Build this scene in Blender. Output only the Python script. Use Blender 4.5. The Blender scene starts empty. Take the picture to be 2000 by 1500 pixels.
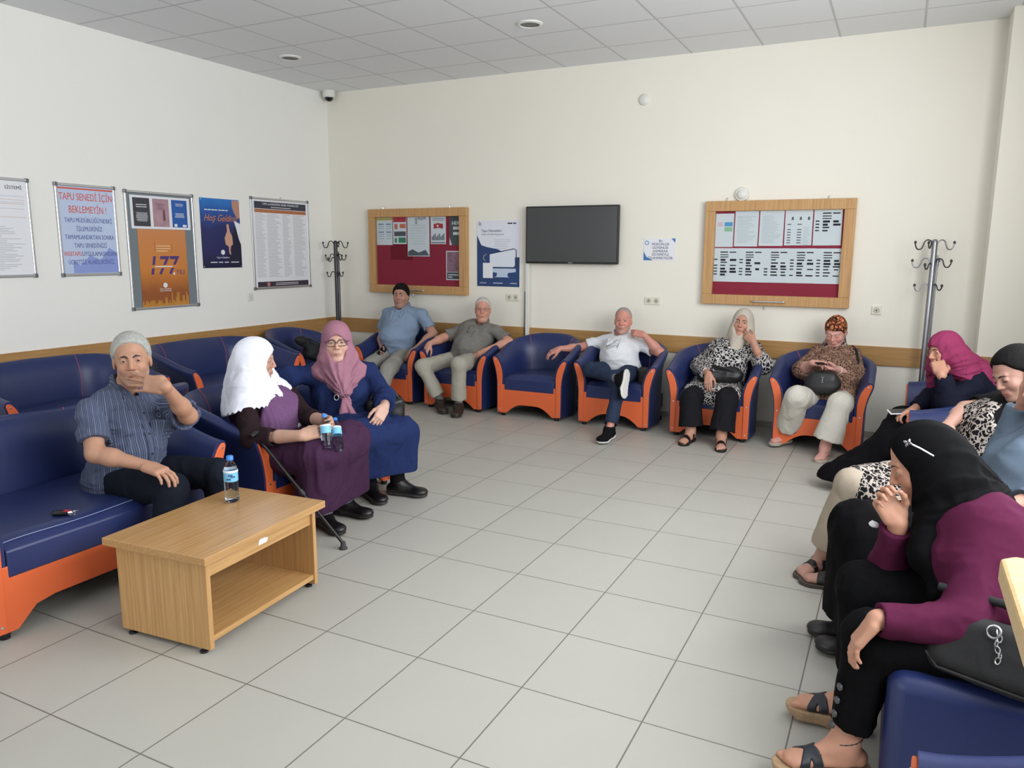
# Waiting room of a land registry office, built object by object (Blender 4.5)
import bpy, bmesh, math, random
import numpy as np
from mathutils import Vector, Matrix
random.seed(7)
C = bpy.context.scene.collection
scene = bpy.context.scene

# ------------------------------------------------------------------ camera
cam_data = bpy.data.cameras.new('camera'); cam = bpy.data.objects.new('camera', cam_data); C.objects.link(cam)
cam_data.sensor_width = 36.0; cam_data.lens = 1490.684/2000*36.0; cam_data.clip_start = 0.05
def cam_matrix(yaw, pitch, roll, loc):
    cy, sy = math.cos(yaw), math.sin(yaw)
    fw = Vector((-sy*math.cos(pitch), cy*math.cos(pitch), -math.sin(pitch)))
    rt = Vector((cy, sy, 0)); up = rt.cross(fw)
    r = math.cos(roll)*rt + math.sin(roll)*up; u = -math.sin(roll)*rt + math.cos(roll)*up
    m = Matrix((r, u, -fw)).transposed().to_4x4(); m.translation = loc
    return m
cam.matrix_world = cam_matrix(0.466628, 0.172675, 0.00552, Vector((5.87106, -7.0295, 1.55355)))
scene.camera = cam
scene.view_settings.view_transform = 'Standard'; scene.view_settings.look = 'None'
scene.view_settings.gamma = 1.0; scene.view_settings.exposure = 0.0
scene.view_settings.use_curve_mapping = False

# ------------------------------------------------------------------ daylight
world = bpy.data.worlds.new('world'); scene.world = world; world.use_nodes = True
wn = world.node_tree.nodes; wn['Background'].inputs[0].default_value = (0.80, 0.90, 1.0, 1); wn['Background'].inputs[1].default_value = 1.6
def area(name, loc, rot, sx, sy, power, col):
    d = bpy.data.lights.new(name, 'AREA'); d.shape = 'RECTANGLE'; d.size = sx; d.size_y = sy; d.energy = power; d.color = col
    o = bpy.data.objects.new(name, d); C.objects.link(o); o.location = loc; o.rotation_euler = rot
    return o
# daylight entering through the windows of the right wall and of the wall behind the camera
RX = 7.0          # right wall
FY = -10.2        # wall behind the camera
ROOM_H = 3.268
area('daylight_right_window', (RX-0.03, -4.25, 2.08), (0, math.radians(90), 0), 1.7, 4.4, 200, (0.97, 0.985, 1.0))
area('daylight_rear_window', (2.6, FY+0.03, 1.85), (math.radians(90), 0, 0), 4.6, 2.1, 55, (1.0, 0.99, 0.97))

# ------------------------------------------------------------------ materials
MATS = {}
def srgb(r, g, b):
    f = lambda c: (c/255)/12.92 if c/255 <= .04045 else (((c/255)+.055)/1.055)**2.4
    return (f(r), f(g), f(b), 1)
def newmat(name):
    m = bpy.data.materials.new(name); m.use_nodes = True; MATS[name] = m
    return m, m.node_tree.nodes, m.node_tree.links, m.node_tree.nodes['Principled BSDF']
def mat(name, col, rough=.5, metal=0, spec=.5, noise=0, nscale=20, bump=0, bscale=200, bdist=.002, **kw):
    if name in MATS: return MATS[name]
    m, N, L, B = newmat(name)
    c = col if len(col) == 4 else srgb(*col)
    B.inputs['Base Color'].default_value = c; B.inputs['Roughness'].default_value = rough
    B.inputs['Metallic'].default_value = metal; B.inputs['Specular IOR Level'].default_value = spec
    for k, v in kw.items(): B.inputs[k.replace('_', ' ')].default_value = v
    tc = N.new('ShaderNodeTexCoord')
    n = N.new('ShaderNodeTexNoise'); n.inputs['Scale'].default_value = nscale; n.inputs['Detail'].default_value = 4
    L.new(tc.outputs['Object'], n.inputs['Vector'])
    if noise:
        mx = N.new('ShaderNodeMixRGB'); mx.inputs[1].default_value = tuple(x*(1-noise) for x in c[:3])+(1,)
        mx.inputs[2].default_value = tuple(min(1, x*(1+noise)) for x in c[:3])+(1,)
        L.new(n.outputs['Fac'], mx.inputs[0]); L.new(mx.outputs[0], B.inputs['Base Color'])
    if bump:
        n2 = N.new('ShaderNodeTexNoise'); n2.inputs['Scale'].default_value = bscale; n2.inputs['Detail'].default_value = 3
        L.new(tc.outputs['Object'], n2.inputs['Vector'])
        b = N.new('ShaderNodeBump'); b.inputs['Strength'].default_value = bump; b.inputs['Distance'].default_value = bdist
        L.new(n2.outputs['Fac'], b.inputs['Height']); L.new(b.outputs[0], B.inputs['Normal'])
    return m
def math_node(N, L, op, a, b=None):
    n = N.new('ShaderNodeMath'); n.operation = op
    for i, v in enumerate((a, b)):
        if v is None: continue
        if isinstance(v, (int, float)): n.inputs[i].default_value = v
        else: L.new(v, n.inputs[i])
    return n.outputs[0]
def grid_mat(name, ox, px, oy, py, w, tile, grout, rough, var, blotch, bump=.3):
    m, N, L, B = newmat(name)
    g = N.new('ShaderNodeNewGeometry'); s = N.new('ShaderNodeSeparateXYZ'); L.new(g.outputs['Position'], s.inputs[0])
    ed = []; cells = []
    for ax, o, p in (('X', ox, px), ('Y', oy, py)):
        q = math_node(N, L, 'DIVIDE', math_node(N, L, 'SUBTRACT', s.outputs[ax], o), p)
        cells.append(math_node(N, L, 'FLOOR', q))
        fr = math_node(N, L, 'FRACT', q)
        d = math_node(N, L, 'MINIMUM', fr, math_node(N, L, 'SUBTRACT', 1.0, fr))
        ed.append(math_node(N, L, 'MULTIPLY', d, p))
    dist = math_node(N, L, 'MINIMUM', ed[0], ed[1])
    mr = N.new('ShaderNodeMapRange'); mr.inputs['From Min'].default_value = w*.55; mr.inputs['From Max'].default_value = w*.9
    L.new(dist, mr.inputs[0])
    cv = N.new('ShaderNodeCombineXYZ'); L.new(cells[0], cv.inputs[0]); L.new(cells[1], cv.inputs[1])
    wnz = N.new('ShaderNodeTexWhiteNoise'); L.new(cv.outputs[0], wnz.inputs['Vector'])
    nz = N.new('ShaderNodeTexNoise'); nz.inputs['Scale'].default_value = 3.5; nz.inputs['Detail'].default_value = 6; L.new(g.outputs['Position'], nz.inputs['Vector'])
    f = math_node(N, L, 'ADD', math_node(N, L, 'MULTIPLY', wnz.outputs['Value'], var), math_node(N, L, 'MULTIPLY', nz.outputs['Fac'], blotch))
    t = srgb(*tile)
    mx = N.new('ShaderNodeMixRGB'); mx.inputs[1].default_value = t; mx.inputs[2].default_value = tuple(x*.55 for x in t[:3])+(1,); L.new(f, mx.inputs[0])
    m2 = N.new('ShaderNodeMixRGB'); m2.inputs[1].default_value = srgb(*grout); L.new(mx.outputs[0], m2.inputs[2]); L.new(mr.outputs[0], m2.inputs[0])
    L.new(m2.outputs[0], B.inputs['Base Color'])
    b = N.new('ShaderNodeBump'); b.inputs['Strength'].default_value = bump; b.inputs['Distance'].default_value = .002
    L.new(mr.outputs[0], b.inputs['Height']); L.new(b.outputs[0], B.inputs['Normal'])
    rr = N.new('ShaderNodeMapRange'); rr.inputs['To Min'].default_value = rough-.06; rr.inputs['To Max'].default_value = rough+.08; L.new(nz.outputs['Fac'], rr.inputs[0])
    L.new(rr.outputs[0], B.inputs['Roughness'])
    return m
def wood_mat(name, c1, c2, axis='Z', rough=.42):
    m, N, L, B = newmat(name)
    tc = N.new('ShaderNodeTexCoord'); mp = N.new('ShaderNodeMapping')
    sc = {'X': (1.5, 60, 60), 'Y': (60, 1.5, 60), 'Z': (60, 60, 1.5)}[axis]
    mp.inputs['Scale'].default_value = sc; L.new(tc.outputs['Object'], mp.inputs[0])
    n = N.new('ShaderNodeTexNoise'); n.inputs['Scale'].default_value = 1.6; n.inputs['Detail'].default_value = 5; n.inputs['Roughness'].default_value = .65
    L.new(mp.outputs[0], n.inputs['Vector'])
    r = N.new('ShaderNodeValToRGB'); r.color_ramp.elements[0].position = .35; r.color_ramp.elements[0].color = srgb(*c1)
    r.color_ramp.elements[1].position = .68; r.color_ramp.elements[1].color = srgb(*c2)
    L.new(n.outputs['Fac'], r.inputs[0]); L.new(r.outputs[0], B.inputs['Base Color']); B.inputs['Roughness'].default_value = rough
    return m
def print_mat(name, z0, z1, stops, rough=.5):
    """printed colour blend running up a poster (object z from z0 to z1)"""
    m, N, L, B = newmat(name); tc = N.new('ShaderNodeTexCoord'); s = N.new('ShaderNodeSeparateXYZ'); L.new(tc.outputs['Object'], s.inputs[0])
    n = N.new('ShaderNodeTexNoise'); n.inputs['Scale'].default_value = 5; L.new(tc.outputs['Object'], n.inputs['Vector'])
    mr = N.new('ShaderNodeMapRange'); mr.inputs['From Min'].default_value = z0; mr.inputs['From Max'].default_value = z1
    L.new(math_node(N, L, 'ADD', s.outputs['Z'], math_node(N, L, 'MULTIPLY', n.outputs['Fac'], .12)), mr.inputs[0])
    r = N.new('ShaderNodeValToRGB'); e = r.color_ramp.elements; e[0].position = stops[0][0]; e[0].color = srgb(*stops[0][1]); e[1].position = stops[-1][0]; e[1].color = srgb(*stops[-1][1])
    for p_, c_ in stops[1:-1]: k = e.new(p_); k.color = srgb(*c_)
    L.new(mr.outputs[0], r.inputs[0]); L.new(r.outputs[0], B.inputs['Base Color']); B.inputs['Roughness'].default_value = rough
    return m
def attr_vec(N, L, name='loc'):
    a = N.new('ShaderNodeAttribute'); a.attribute_name = name
    return a
def cloth(name, col, rough=.85, noise=.12, nscale=60, weave=.25):
    if name in MATS: return MATS[name]
    m, N, L, B = newmat(name); c = srgb(*col)
    a = attr_vec(N, L); n = N.new('ShaderNodeTexNoise'); n.inputs['Scale'].default_value = nscale; n.inputs['Detail'].default_value = 4
    L.new(a.outputs['Vector'], n.inputs['Vector'])
    mx = N.new('ShaderNodeMixRGB'); mx.inputs[1].default_value = tuple(x*(1-noise) for x in c[:3])+(1,); mx.inputs[2].default_value = tuple(min(1, x*(1+noise)) for x in c[:3])+(1,)
    L.new(n.outputs['Fac'], mx.inputs[0]); L.new(mx.outputs[0], B.inputs['Base Color'])
    B.inputs['Roughness'].default_value = rough; B.inputs['Specular IOR Level'].default_value = .06
    n2 = N.new('ShaderNodeTexNoise'); n2.inputs['Scale'].default_value = 420; L.new(a.outputs['Vector'], n2.inputs['Vector'])
    b = N.new('ShaderNodeBump'); b.inputs['Strength'].default_value = weave; b.inputs['Distance'].default_value = .0015
    L.new(n2.outputs['Fac'], b.inputs['Height']); L.new(b.outputs[0], B.inputs['Normal'])
    return m
def stripe_cloth(name, base, line, period=.011, width=.25):
    """stripes across the x of the stored 'loc' attribute"""
    m, N, L, B = newmat(name); a = attr_vec(N, L); s = N.new('ShaderNodeSeparateXYZ'); L.new(a.outputs['Vector'], s.inputs[0])
    n = N.new('ShaderNodeTexNoise'); n.inputs['Scale'].default_value = 3; L.new(a.outputs['Vector'], n.inputs['Vector'])
    x = math_node(N, L, 'ADD', s.outputs['X'], math_node(N, L, 'MULTIPLY', n.outputs['Fac'], .012))
    fr = math_node(N, L, 'FRACT', math_node(N, L, 'DIVIDE', x, period)); lt = math_node(N, L, 'LESS_THAN', fr, width)
    fr2 = math_node(N, L, 'FRACT', math_node(N, L, 'DIVIDE', x, period*3))
    lt2 = math_node(N, L, 'MULTIPLY', lt, math_node(N, L, 'ADD', .4, math_node(N, L, 'MULTIPLY', math_node(N, L, 'LESS_THAN', fr2, .34), .6)))
    mx = N.new('ShaderNodeMixRGB'); mx.inputs[1].default_value = srgb(*base); mx.inputs[2].default_value = srgb(*line)
    L.new(lt2, mx.inputs[0]); L.new(mx.outputs[0], B.inputs['Base Color']); B.inputs['Roughness'].default_value = .8; B.inputs['Specular IOR Level'].default_value = .08
    return m
def leopard_cloth(name, ground, spot, inner=None, scale=42, thr=.36, stretch=(1, 1, .75)):
    """animal print: irregular blotches with paler net between them"""
    m, N, L, B = newmat(name); a = attr_vec(N, L)
    n = N.new('ShaderNodeTexNoise'); n.inputs['Scale'].default_value = 30; L.new(a.outputs['Vector'], n.inputs['Vector'])
    ad = N.new('ShaderNodeMixRGB'); ad.blend_type = 'ADD'; ad.inputs[0].default_value = .055
    L.new(a.outputs['Vector'], ad.inputs[1]); L.new(n.outputs['Color'], ad.inputs[2])
    mp = N.new('ShaderNodeMapping'); mp.inputs['Scale'].default_value = stretch; L.new(ad.outputs[0], mp.inputs[0])
    v = N.new('ShaderNodeTexVoronoi'); v.feature = 'DISTANCE_TO_EDGE'; v.inputs['Scale'].default_value = scale; L.new(mp.outputs[0], v.inputs['Vector'])
    r = N.new('ShaderNodeValToRGB'); e = r.color_ramp.elements
    e[0].position = thr*.28; e[0].color = srgb(*ground); e[1].position = thr*.36; e[1].color = srgb(*spot)
    if inner:
        k = r.color_ramp.elements.new(thr*.75); k.color = srgb(*spot); k = r.color_ramp.elements.new(thr*.85); k.color = srgb(*inner)
    L.new(v.outputs['Distance'], r.inputs[0]); L.new(r.outputs[0], B.inputs['Base Color']); B.inputs['Roughness'].default_value = .85; B.inputs['Specular IOR Level'].default_value = .06
    return m
def vcol_mat(name, rough=.5, sss=0., spec=.4, noise=.06):
    if name in MATS: return MATS[name]
    m, N, L, B = newmat(name); a = attr_vec(N, L, 'tint')
    n = N.new('ShaderNodeTexNoise'); n.inputs['Scale'].default_value = 45; n.inputs['Detail'].default_value = 4
    g = N.new('ShaderNodeNewGeometry'); L.new(g.outputs['Position'], n.inputs['Vector'])
    mx = N.new('ShaderNodeMixRGB'); mx.blend_type = 'MULTIPLY'; mx.inputs[0].default_value = 1
    rr = N.new('ShaderNodeMapRange'); rr.inputs['To Min'].default_value = 1-noise*2; rr.inputs['To Max'].default_value = 1+noise
    L.new(n.outputs['Fac'], rr.inputs[0]); L.new(a.outputs['Color'], mx.inputs[1]); L.new(rr.outputs[0], mx.inputs[2])
    L.new(mx.outputs[0], B.inputs['Base Color']); B.inputs['Roughness'].default_value = rough; B.inputs['Specular IOR Level'].default_value = spec
    if sss:
        B.inputs['Subsurface Weight'].default_value = sss; B.inputs['Subsurface Radius'].default_value = (.012, .004, .002); B.inputs['Subsurface Scale'].default_value = .5
    n2 = N.new('ShaderNodeTexNoise'); n2.inputs['Scale'].default_value = 260; L.new(g.outputs['Position'], n2.inputs['Vector'])
    b = N.new('ShaderNodeBump'); b.inputs['Strength'].default_value = .15; b.inputs['Distance'].default_value = .001
    L.new(n2.outputs['Fac'], b.inputs['Height']); L.new(b.outputs[0], B.inputs['Normal'])
    return m

# ------------------------------------------------------------------ object helpers
def tag(o, label=None, cat=None, group=None, kind=None):
    if label: o['label'] = label
    if cat: o['category'] = cat
    if group: o['group'] = group
    if kind: o['kind'] = kind
    return o
def thing(name, label, cat, loc=(0, 0, 0), rz=0, group=None):
    o = bpy.data.objects.new(name, None); C.objects.link(o); o.location = loc; o.rotation_euler = (0, 0, rz); o.empty_display_size = .1
    return tag(o, label, cat, group)
def link_mesh(name, me, m, parent=None, smooth=True):
    o = bpy.data.objects.new(name, me); C.objects.link(o)
    if m is not None: me.materials.append(m)
    if parent is not None: o.parent = parent
    return o
def obj(name, bm, m, parent=None, smooth=False, bevel=0, segs=2):
    bmesh.ops.recalc_face_normals(bm, faces=bm.faces)
    me = bpy.data.meshes.new(name); bm.to_mesh(me); bm.free()
    if smooth:
        me.polygons.foreach_set('use_smooth', [True]*len(me.polygons))
        try: me.set_sharp_from_angle(angle=math.radians(50))
        except Exception: pass
    o = link_mesh(name, me, m, parent)
    if bevel:
        md = o.modifiers.new('bevel', 'BEVEL'); md.width = bevel; md.segments = segs; md.limit_method = 'ANGLE'; md.angle_limit = math.radians(40)
    return o
def box(bm, x0, x1, y0, y1, z0, z1, M=None):
    vs = [bm.verts.new((x, y, z)) for x in (x0, x1) for y in (y0, y1) for z in (z0, z1)]
    for f in ((0, 1, 3, 2), (4, 6, 7, 5), (0, 4, 5, 1), (2, 3, 7, 6), (0, 2, 6, 4), (1, 5, 7, 3)): bm.faces.new([vs[i] for i in f])
    if M is not None: bmesh.ops.transform(bm, matrix=M, verts=vs)
    return vs
def BX(*a, M=None):
    bm = bmesh.new(); box(bm, *a, M=M); return bm
def smooth_path(pts, k=5):
    P = [Vector(p) for p in pts]; out = []
    for i in range(len(P)-1):
        a, b, c, d = P[max(0, i-1)], P[i], P[i+1], P[min(len(P)-1, i+2)]
        for j in range(k):
            t = j/k; out.append(.5*((2*b)+(c-a)*t+(2*a-5*b+4*c-d)*t*t+(3*b-a-3*c+d)*t**3))
    return out+[P[-1]]
def tube(bm, pts, r, n=10, closed=False, caps=True):
    pts = [Vector(p) for p in pts]; rs = r if isinstance(r, (list, tuple)) else [r]*len(pts); rings = []
    prev = None; N = len(pts)
    for i, p in enumerate(pts):
        if closed: d = pts[(i+1) % N]-pts[i-1]
        else: d = pts[min(i+1, N-1)]-pts[max(i-1, 0)]
        if d.length < 1e-9: d = Vector((0, 0, 1))
        d.normalize()
        if prev is None: a = d.orthogonal().normalized()
        else:
            a = prev-d*prev.dot(d); a = a.normalized() if a.length > 1e-6 else d.orthogonal().normalized()
        prev = a; b = d.cross(a)
        rings.append([bm.verts.new(p+(a*math.cos(t)+b*math.sin(t))*rs[i]) for t in (2*math.pi*k/n for k in range(n))])
    for i in range(N if closed else N-1):
        A, B = rings[i], rings[(i+1) % N]
        for k in range(n): bm.faces.new((A[k], A[(k+1) % n], B[(k+1) % n], B[k]))
    if caps and not closed: bm.faces.new(rings[0][::-1]); bm.faces.new(rings[-1])
def TB(pts, r, n=10, closed=False):
    bm = bmesh.new(); tube(bm, pts, r, n, closed); return bm
def lathe(bm, prof, n=32, M=None, cap=True):
    rings = []; allv = []
    for r, z in prof:
        ring = [bm.verts.new((r*math.cos(2*math.pi*k/n), r*math.sin(2*math.pi*k/n), z)) for k in range(n)]; rings.append(ring); allv += ring
    for A, B in zip(rings, rings[1:]):
        for k in range(n): bm.faces.new((A[k], A[(k+1) % n], B[(k+1) % n], B[k]))
    if cap: bm.faces.new(rings[0][::-1]); bm.faces.new(rings[-1])
    if M is not None: bmesh.ops.transform(bm, matrix=M, verts=allv)
def LT(prof, n=32, M=None, cap=True):
    bm = bmesh.new(); lathe(bm, prof, n, M, cap); return bm
def prism(bm, pts, d, ax='Y', M=None):
    """polygon pts (a,b) extruded over d=(d0,d1) along axis"""
    def V(a, b, t): return {'Y': (a, t, b), 'X': (t, a, b), 'Z': (a, b, t)}[ax]
    A = [bm.verts.new(V(a, b, d[0])) for a, b in pts]; B = [bm.verts.new(V(a, b, d[1])) for a, b in pts]; n = len(pts)
    bm.faces.new(A); bm.faces.new(B[::-1])
    for i in range(n): bm.faces.new((A[i], B[i], B[(i+1) % n], A[(i+1) % n]))
    if M is not None: bmesh.ops.transform(bm, matrix=M, verts=A+B)
def PR(pts, d, ax='Y', M=None):
    bm = bmesh.new(); prism(bm, pts, d, ax, M); return bm
def rot(ax, deg): return Matrix.Rotation(math.radians(deg), 4, ax)
def tr(x, y, z): return Matrix.Translation((x, y, z))
def text(name, s, M, size, m, parent=None, align='CENTER', ext=.0006, stretch=1.0, shear=0, bold=0):
    cu = bpy.data.curves.new(name, 'FONT'); cu.body = s; cu.size = size; cu.align_x = align; cu.align_y = 'CENTER'; cu.extrude = ext; cu.resolution_u = 3
    cu.space_line = 1.0; cu.offset = bold
    try: cu.shear = shear
    except Exception: pass
    o = bpy.data.objects.new(name+'_tmp', cu); C.objects.link(o)
    me = bpy.data.meshes.new_from_object(o.evaluated_get(bpy.context.evaluated_depsgraph_get()))
    bpy.data.objects.remove(o); bpy.data.curves.remove(cu)
    me.transform(M @ Matrix.Diagonal((stretch, 1, 1, 1)))
    me.materials.clear()
    return link_mesh(name, me, m, parent)
def copy_tree(o, parent=None):
    c = o.copy(); C.objects.link(c)
    if parent is not None: c.parent = parent
    for ch in list(o.children): copy_tree(ch, c)
    return c

# ------------------------------------------------------------------ the room
M_wall = mat('wall_paint', (238, 234, 222), .85, noise=.015, nscale=2.5, bump=.12, bscale=60)
M_walll = mat('wall_paint_left', (240, 239, 234), .85, noise=.015, nscale=2.5, bump=.12, bscale=60)
M_floor = grid_mat('floor_tiles', 2.9755, .44864, -5.1911, .4389, .0036, (180, 178, 170), (112, 108, 100), .42, .07, .16)
M_ceil = grid_mat('ceiling_tiles', 1.6776, .6, .0855, .6, .011, (232, 233, 235), (196, 196, 198), .9, .05, .05, bump=.5)
M_trim = wood_mat('trim_wood', (164, 122, 70), (188, 146, 92), 'X')
M_trimy = wood_mat('trim_wood_side', (164, 122, 70), (188, 146, 92), 'Y')
M_beech = wood_mat('beech_frame', (178, 132, 82), (204, 162, 108), 'Z')
M_table = wood_mat('table_wood', (176, 132, 82), (200, 160, 106), 'Z', .33)
M_tabletop = wood_mat('table_top_wood', (170, 128, 80), (192, 152, 102), 'Y', .25)
M_white = mat('white_plastic', (226, 226, 220), .45)
M_black = mat('black_plastic', (18, 18, 20), .4)
M_dark = mat('dark_grey', (45, 45, 48), .5)
M_alu = mat('aluminium', (205, 207, 210), .28, metal=.9)
M_chrome = mat('chrome', (215, 215, 218), .18, metal=1)
M_paper = mat('paper', (232, 233, 238), .8)
M_ink = mat('ink', (38, 38, 44), .8)
M_grey = mat('grey_board', (118, 128, 134), .8)
M_skirt = mat('skirting_tile', (165, 160, 150), .5)

def struct(name, bm, m): return tag(obj(name, bm, m), kind='structure')
struct('floor', BX(-.12, RX+.12, FY-.12, .12, -.1, 0), M_floor)
struct('ceiling', BX(-.12, RX+.12, FY-.12, .12, ROOM_H, ROOM_H+.1), M_ceil)
struct('wall_back', BX(-.12, RX+.12, 0, .12, 0, ROOM_H), M_wall)
struct('wall_left', BX(-.12, 0, FY-.12, 0, 0, ROOM_H), M_walll)
struct('trim_3', BX(6.432, RX, -.31, 0, 0, ROOM_H), M_wall)['label'] = 'plastered column projecting in the right corner'
# right wall with a window band, wall behind the camera with a wide window
bm = bmesh.new()
box(bm, RX, RX+.12, FY-.12, 0, 0, 1.2); box(bm, RX, RX+.12, FY-.12, 0, 2.95, ROOM_H)
box(bm, RX, RX+.12, -2.0, 0, 1.2, 2.95); box(bm, RX, RX+.12, FY-.12, -6.5, 1.2, 2.95)
struct('wall_right', bm, M_wall)
bm = bmesh.new()
box(bm, -.12, RX+.12, FY-.12, FY, 0, .75); box(bm, -.12, RX+.12, FY-.12, FY, 2.95, ROOM_H)
box(bm, -.12, .25, FY-.12, FY, .75, 2.95); box(bm, 4.95, RX+.12, FY-.12, FY, .75, 2.95)
struct('wall_rear', bm, M_wall)
M_glass = mat('window_glass', (235, 240, 242), .05, Transmission_Weight=1.0, IOR=1.02)
w = thing('window_1', None, None); tag(w, kind='structure')
bm = bmesh.new()
for y in (-2.02, -3.15, -4.25, -5.35, -6.48): box(bm, RX+.03, RX+.09, y-.03, y+.03, 1.2, 2.95)
box(bm, RX+.03, RX+.09, -6.50, -2.0, 1.2, 1.25); box(bm, RX+.03, RX+.09, -6.50, -2.0, 2.9, 2.95)
obj('window_frame', bm, M_white, w); obj('window_pane', BX(RX+.055, RX+.06, -6.50, -2.0, 1.2, 2.95), M_glass, w)
w = thing('window_2', None, None); tag(w, kind='structure')
bm = bmesh.new()
for x in (.28, 1.4, 2.6, 3.8, 4.92): box(bm, x-.03, x+.03, FY-.09, FY-.03, .75, 2.95)
box(bm, .25, 4.95, FY-.09, FY-.03, .75, .8); box(bm, .25, 4.95, FY-.09, FY-.03, 2.9, 2.95)
obj('window_frame', bm, M_white, w); obj('window_pane', BX(.25, 4.95, FY-.06, FY-.055, .75, 2.95), M_glass, w)
# wooden rails and tiled skirting
struct('trim_1', BX(0.02, 6.432, -.022, 0, .63, .785), M_trim)
struct('trim_2', BX(0, .022, FY, 0, .63, .785), M_trimy)
bm = bmesh.new(); box(bm, 6.41, RX, -.332, -.31, .63, .785); box(bm, 6.41, 6.432, -.31, -.022, .63, .785)
struct('trim_4', bm, M_trim)
struct('baseboard_back', BX(0, 6.432, -.012, 0, 0, .055), M_skirt)
struct('baseboard_left', BX(0, .012, FY, -.012, 0, .055), M_skirt)
struct('baseboard_right', BX(6.42, RX, -.322, -.31, 0, .055), M_skirt)

# ------------------------------------------------------------------ things on the ceiling and walls
def ceiling_speaker(x, y, label):
    t = thing('ceiling_vent', label, 'ceiling vent', (x, y, ROOM_H), 0, 'round ceiling vents')
    obj('rim', LT([(.100, 0), (.098, -.008), (.078, -.014), (.074, -.008)], 40, cap=False), M_white, t, smooth=True)
    obj('grille', LT([(.0, -.004), (.076, -.006), (.076, -.001)], 40), mat('vent_grey', (120, 120, 118), .7), t)
ceiling_speaker(.778, -1.4145, 'small round white rimmed ceiling vent nearest the left wall')
ceiling_speaker(3.178, -1.4145, 'round white rimmed ceiling vent above the wall television, middle of the ceiling')
t = thing('security_camera', 'white dome security camera with black eye in the ceiling corner', 'security camera', (.115, -.10, ROOM_H))
obj('housing', LT([(.066, 0), (.068, -.03), (.066, -.062), (.058, -.07)], 32), M_white, t, smooth=True)
obj('lens_dome', LT([(.045, -.07), (.042, -.088), (.03, -.104), (.012, -.111), (.001, -.112)], 32), mat('black_dome', (8, 8, 9), .12), t, smooth=True)
t = thing('motion_sensor', 'small plain white round sensor high on the back wall', 'sensor', (3.662, 0, 2.911))
obj('cap', LT([(.05, 0), (.05, .012), (.04, .022), (.001, .024)], 32, rot('X', 90)), M_white, t, smooth=True)
t = thing('alarm_sounder', 'white round alarm dome just above the right notice board', 'alarm', (4.576, 0, 2.05))
obj('base', LT([(.062, 0), (.062, .015), (.055, .03)], 36, rot('X', 90)), M_white, t, smooth=True)
obj('dome', LT([(.045, .03), (.038, .045), (.02, .053), (.001, .055)], 36, rot('X', 90)), M_white, t, smooth=True)

def frame_bars(y0, y1, z0, z1, w, d0, d1):
    bm = bmesh.new()
    box(bm, y0, y1, d0, d1, z1-w, z1); box(bm, y0, y1, d0, d1, z0, z0+w)
    box(bm, y0, y0+w, d0, d1, z0+w, z1-w); box(bm, y1-w, y1, d0, d1, z0+w, z1-w)
    return bm
# wall board local frame: x along the wall (to the viewer's right), y = -distance from wall, z up
LEFT = math.radians(90)
def wall_thing(name, label, cat, side, a, z, group=None):
    """side 'L': left wall, a is the world y of the local origin; 'B': back wall, a is world x"""
    if side == 'L': return thing(name, label, cat, (0, a, z), LEFT, group)
    return thing(name, label, cat, (a, 0, z), 0, group)
def TM(x, z, y): return tr(x, -y, z) @ rot('X', 90)
def snap_frame(name, label, a, w, z0, z1, backing):
    t = wall_thing(name, label, 'framed notice', 'L', a, 0)
    obj('frame', frame_bars(0, w, z0, z1, .022, -.016, -.001), M_alu, t, bevel=.006)
    for x in (0, w):
        for z in (z0, z1): obj('corner_clip', BX(x-.004 if x == 0 else x-.026, .026 if x == 0 else x+.004, -.018, -.001, z-.004 if z == z0 else z-.026, z+.026 if z == z0 else z+.004), mat('clip_grey', (120, 124, 128), .3, metal=.6), t, bevel=.004)
    obj('backing', BX(.01, w-.01, -.009, -.001, z0+.01, z1-.01), backing, t)
    return t
def lines(bm, x0, x1, z, h, n, dz, y, rnd=None, cx=None):
    for i in range(n):
        a, b = x0, x1
        if rnd:
            k = rnd.uniform(.55, 1)
            if cx is not None: a, b = cx-(x1-x0)*k/2, cx+(x1-x0)*k/2
            else: b = x0+(x1-x0)*k
        box(bm, a, b, -y-.0006, -y, z-i*dz-h, z-i*dz)
rr = random.Random(3)
M_red_t = mat('print_red', (214, 92, 72), .7); M_blue_t = mat('print_blue', (84, 96, 158), .7)
M_f1 = mat('poster_sky', (190, 204, 232), .3, noise=.12, nscale=3); M_faint = mat('print_grey', (170, 172, 180), .8)
# f0: framed notice cut off by the picture edge
t = snap_frame('framed_notice', 'silver framed white notice at the far left edge of the wall', -3.94, .515, 1.338, 2.06, M_paper)
text('heading', 'SİSTEMİ', TM(.40, 1.99, .0095), .034, M_ink, t)
bm = bmesh.new(); lines(bm, .04, .47, 1.93, .002, 3, .045, .0095); lines(bm, .06, .45, 1.71, .003, 26, .0125, .0095, rr); lines(bm, .04, .06, 1.72, .003, 1, .1, .0095)
obj('printed_lines', bm, M_faint, t)
obj('pink_rule', (lambda b: (lines(b, .04, .475, 1.905, .003, 2, .03, .0095), lines(b, .04, .475, 1.78, .003, 1, .03, .0095), b)[2])(bmesh.new()), mat('print_pink', (222, 178, 178), .8), t)
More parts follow.
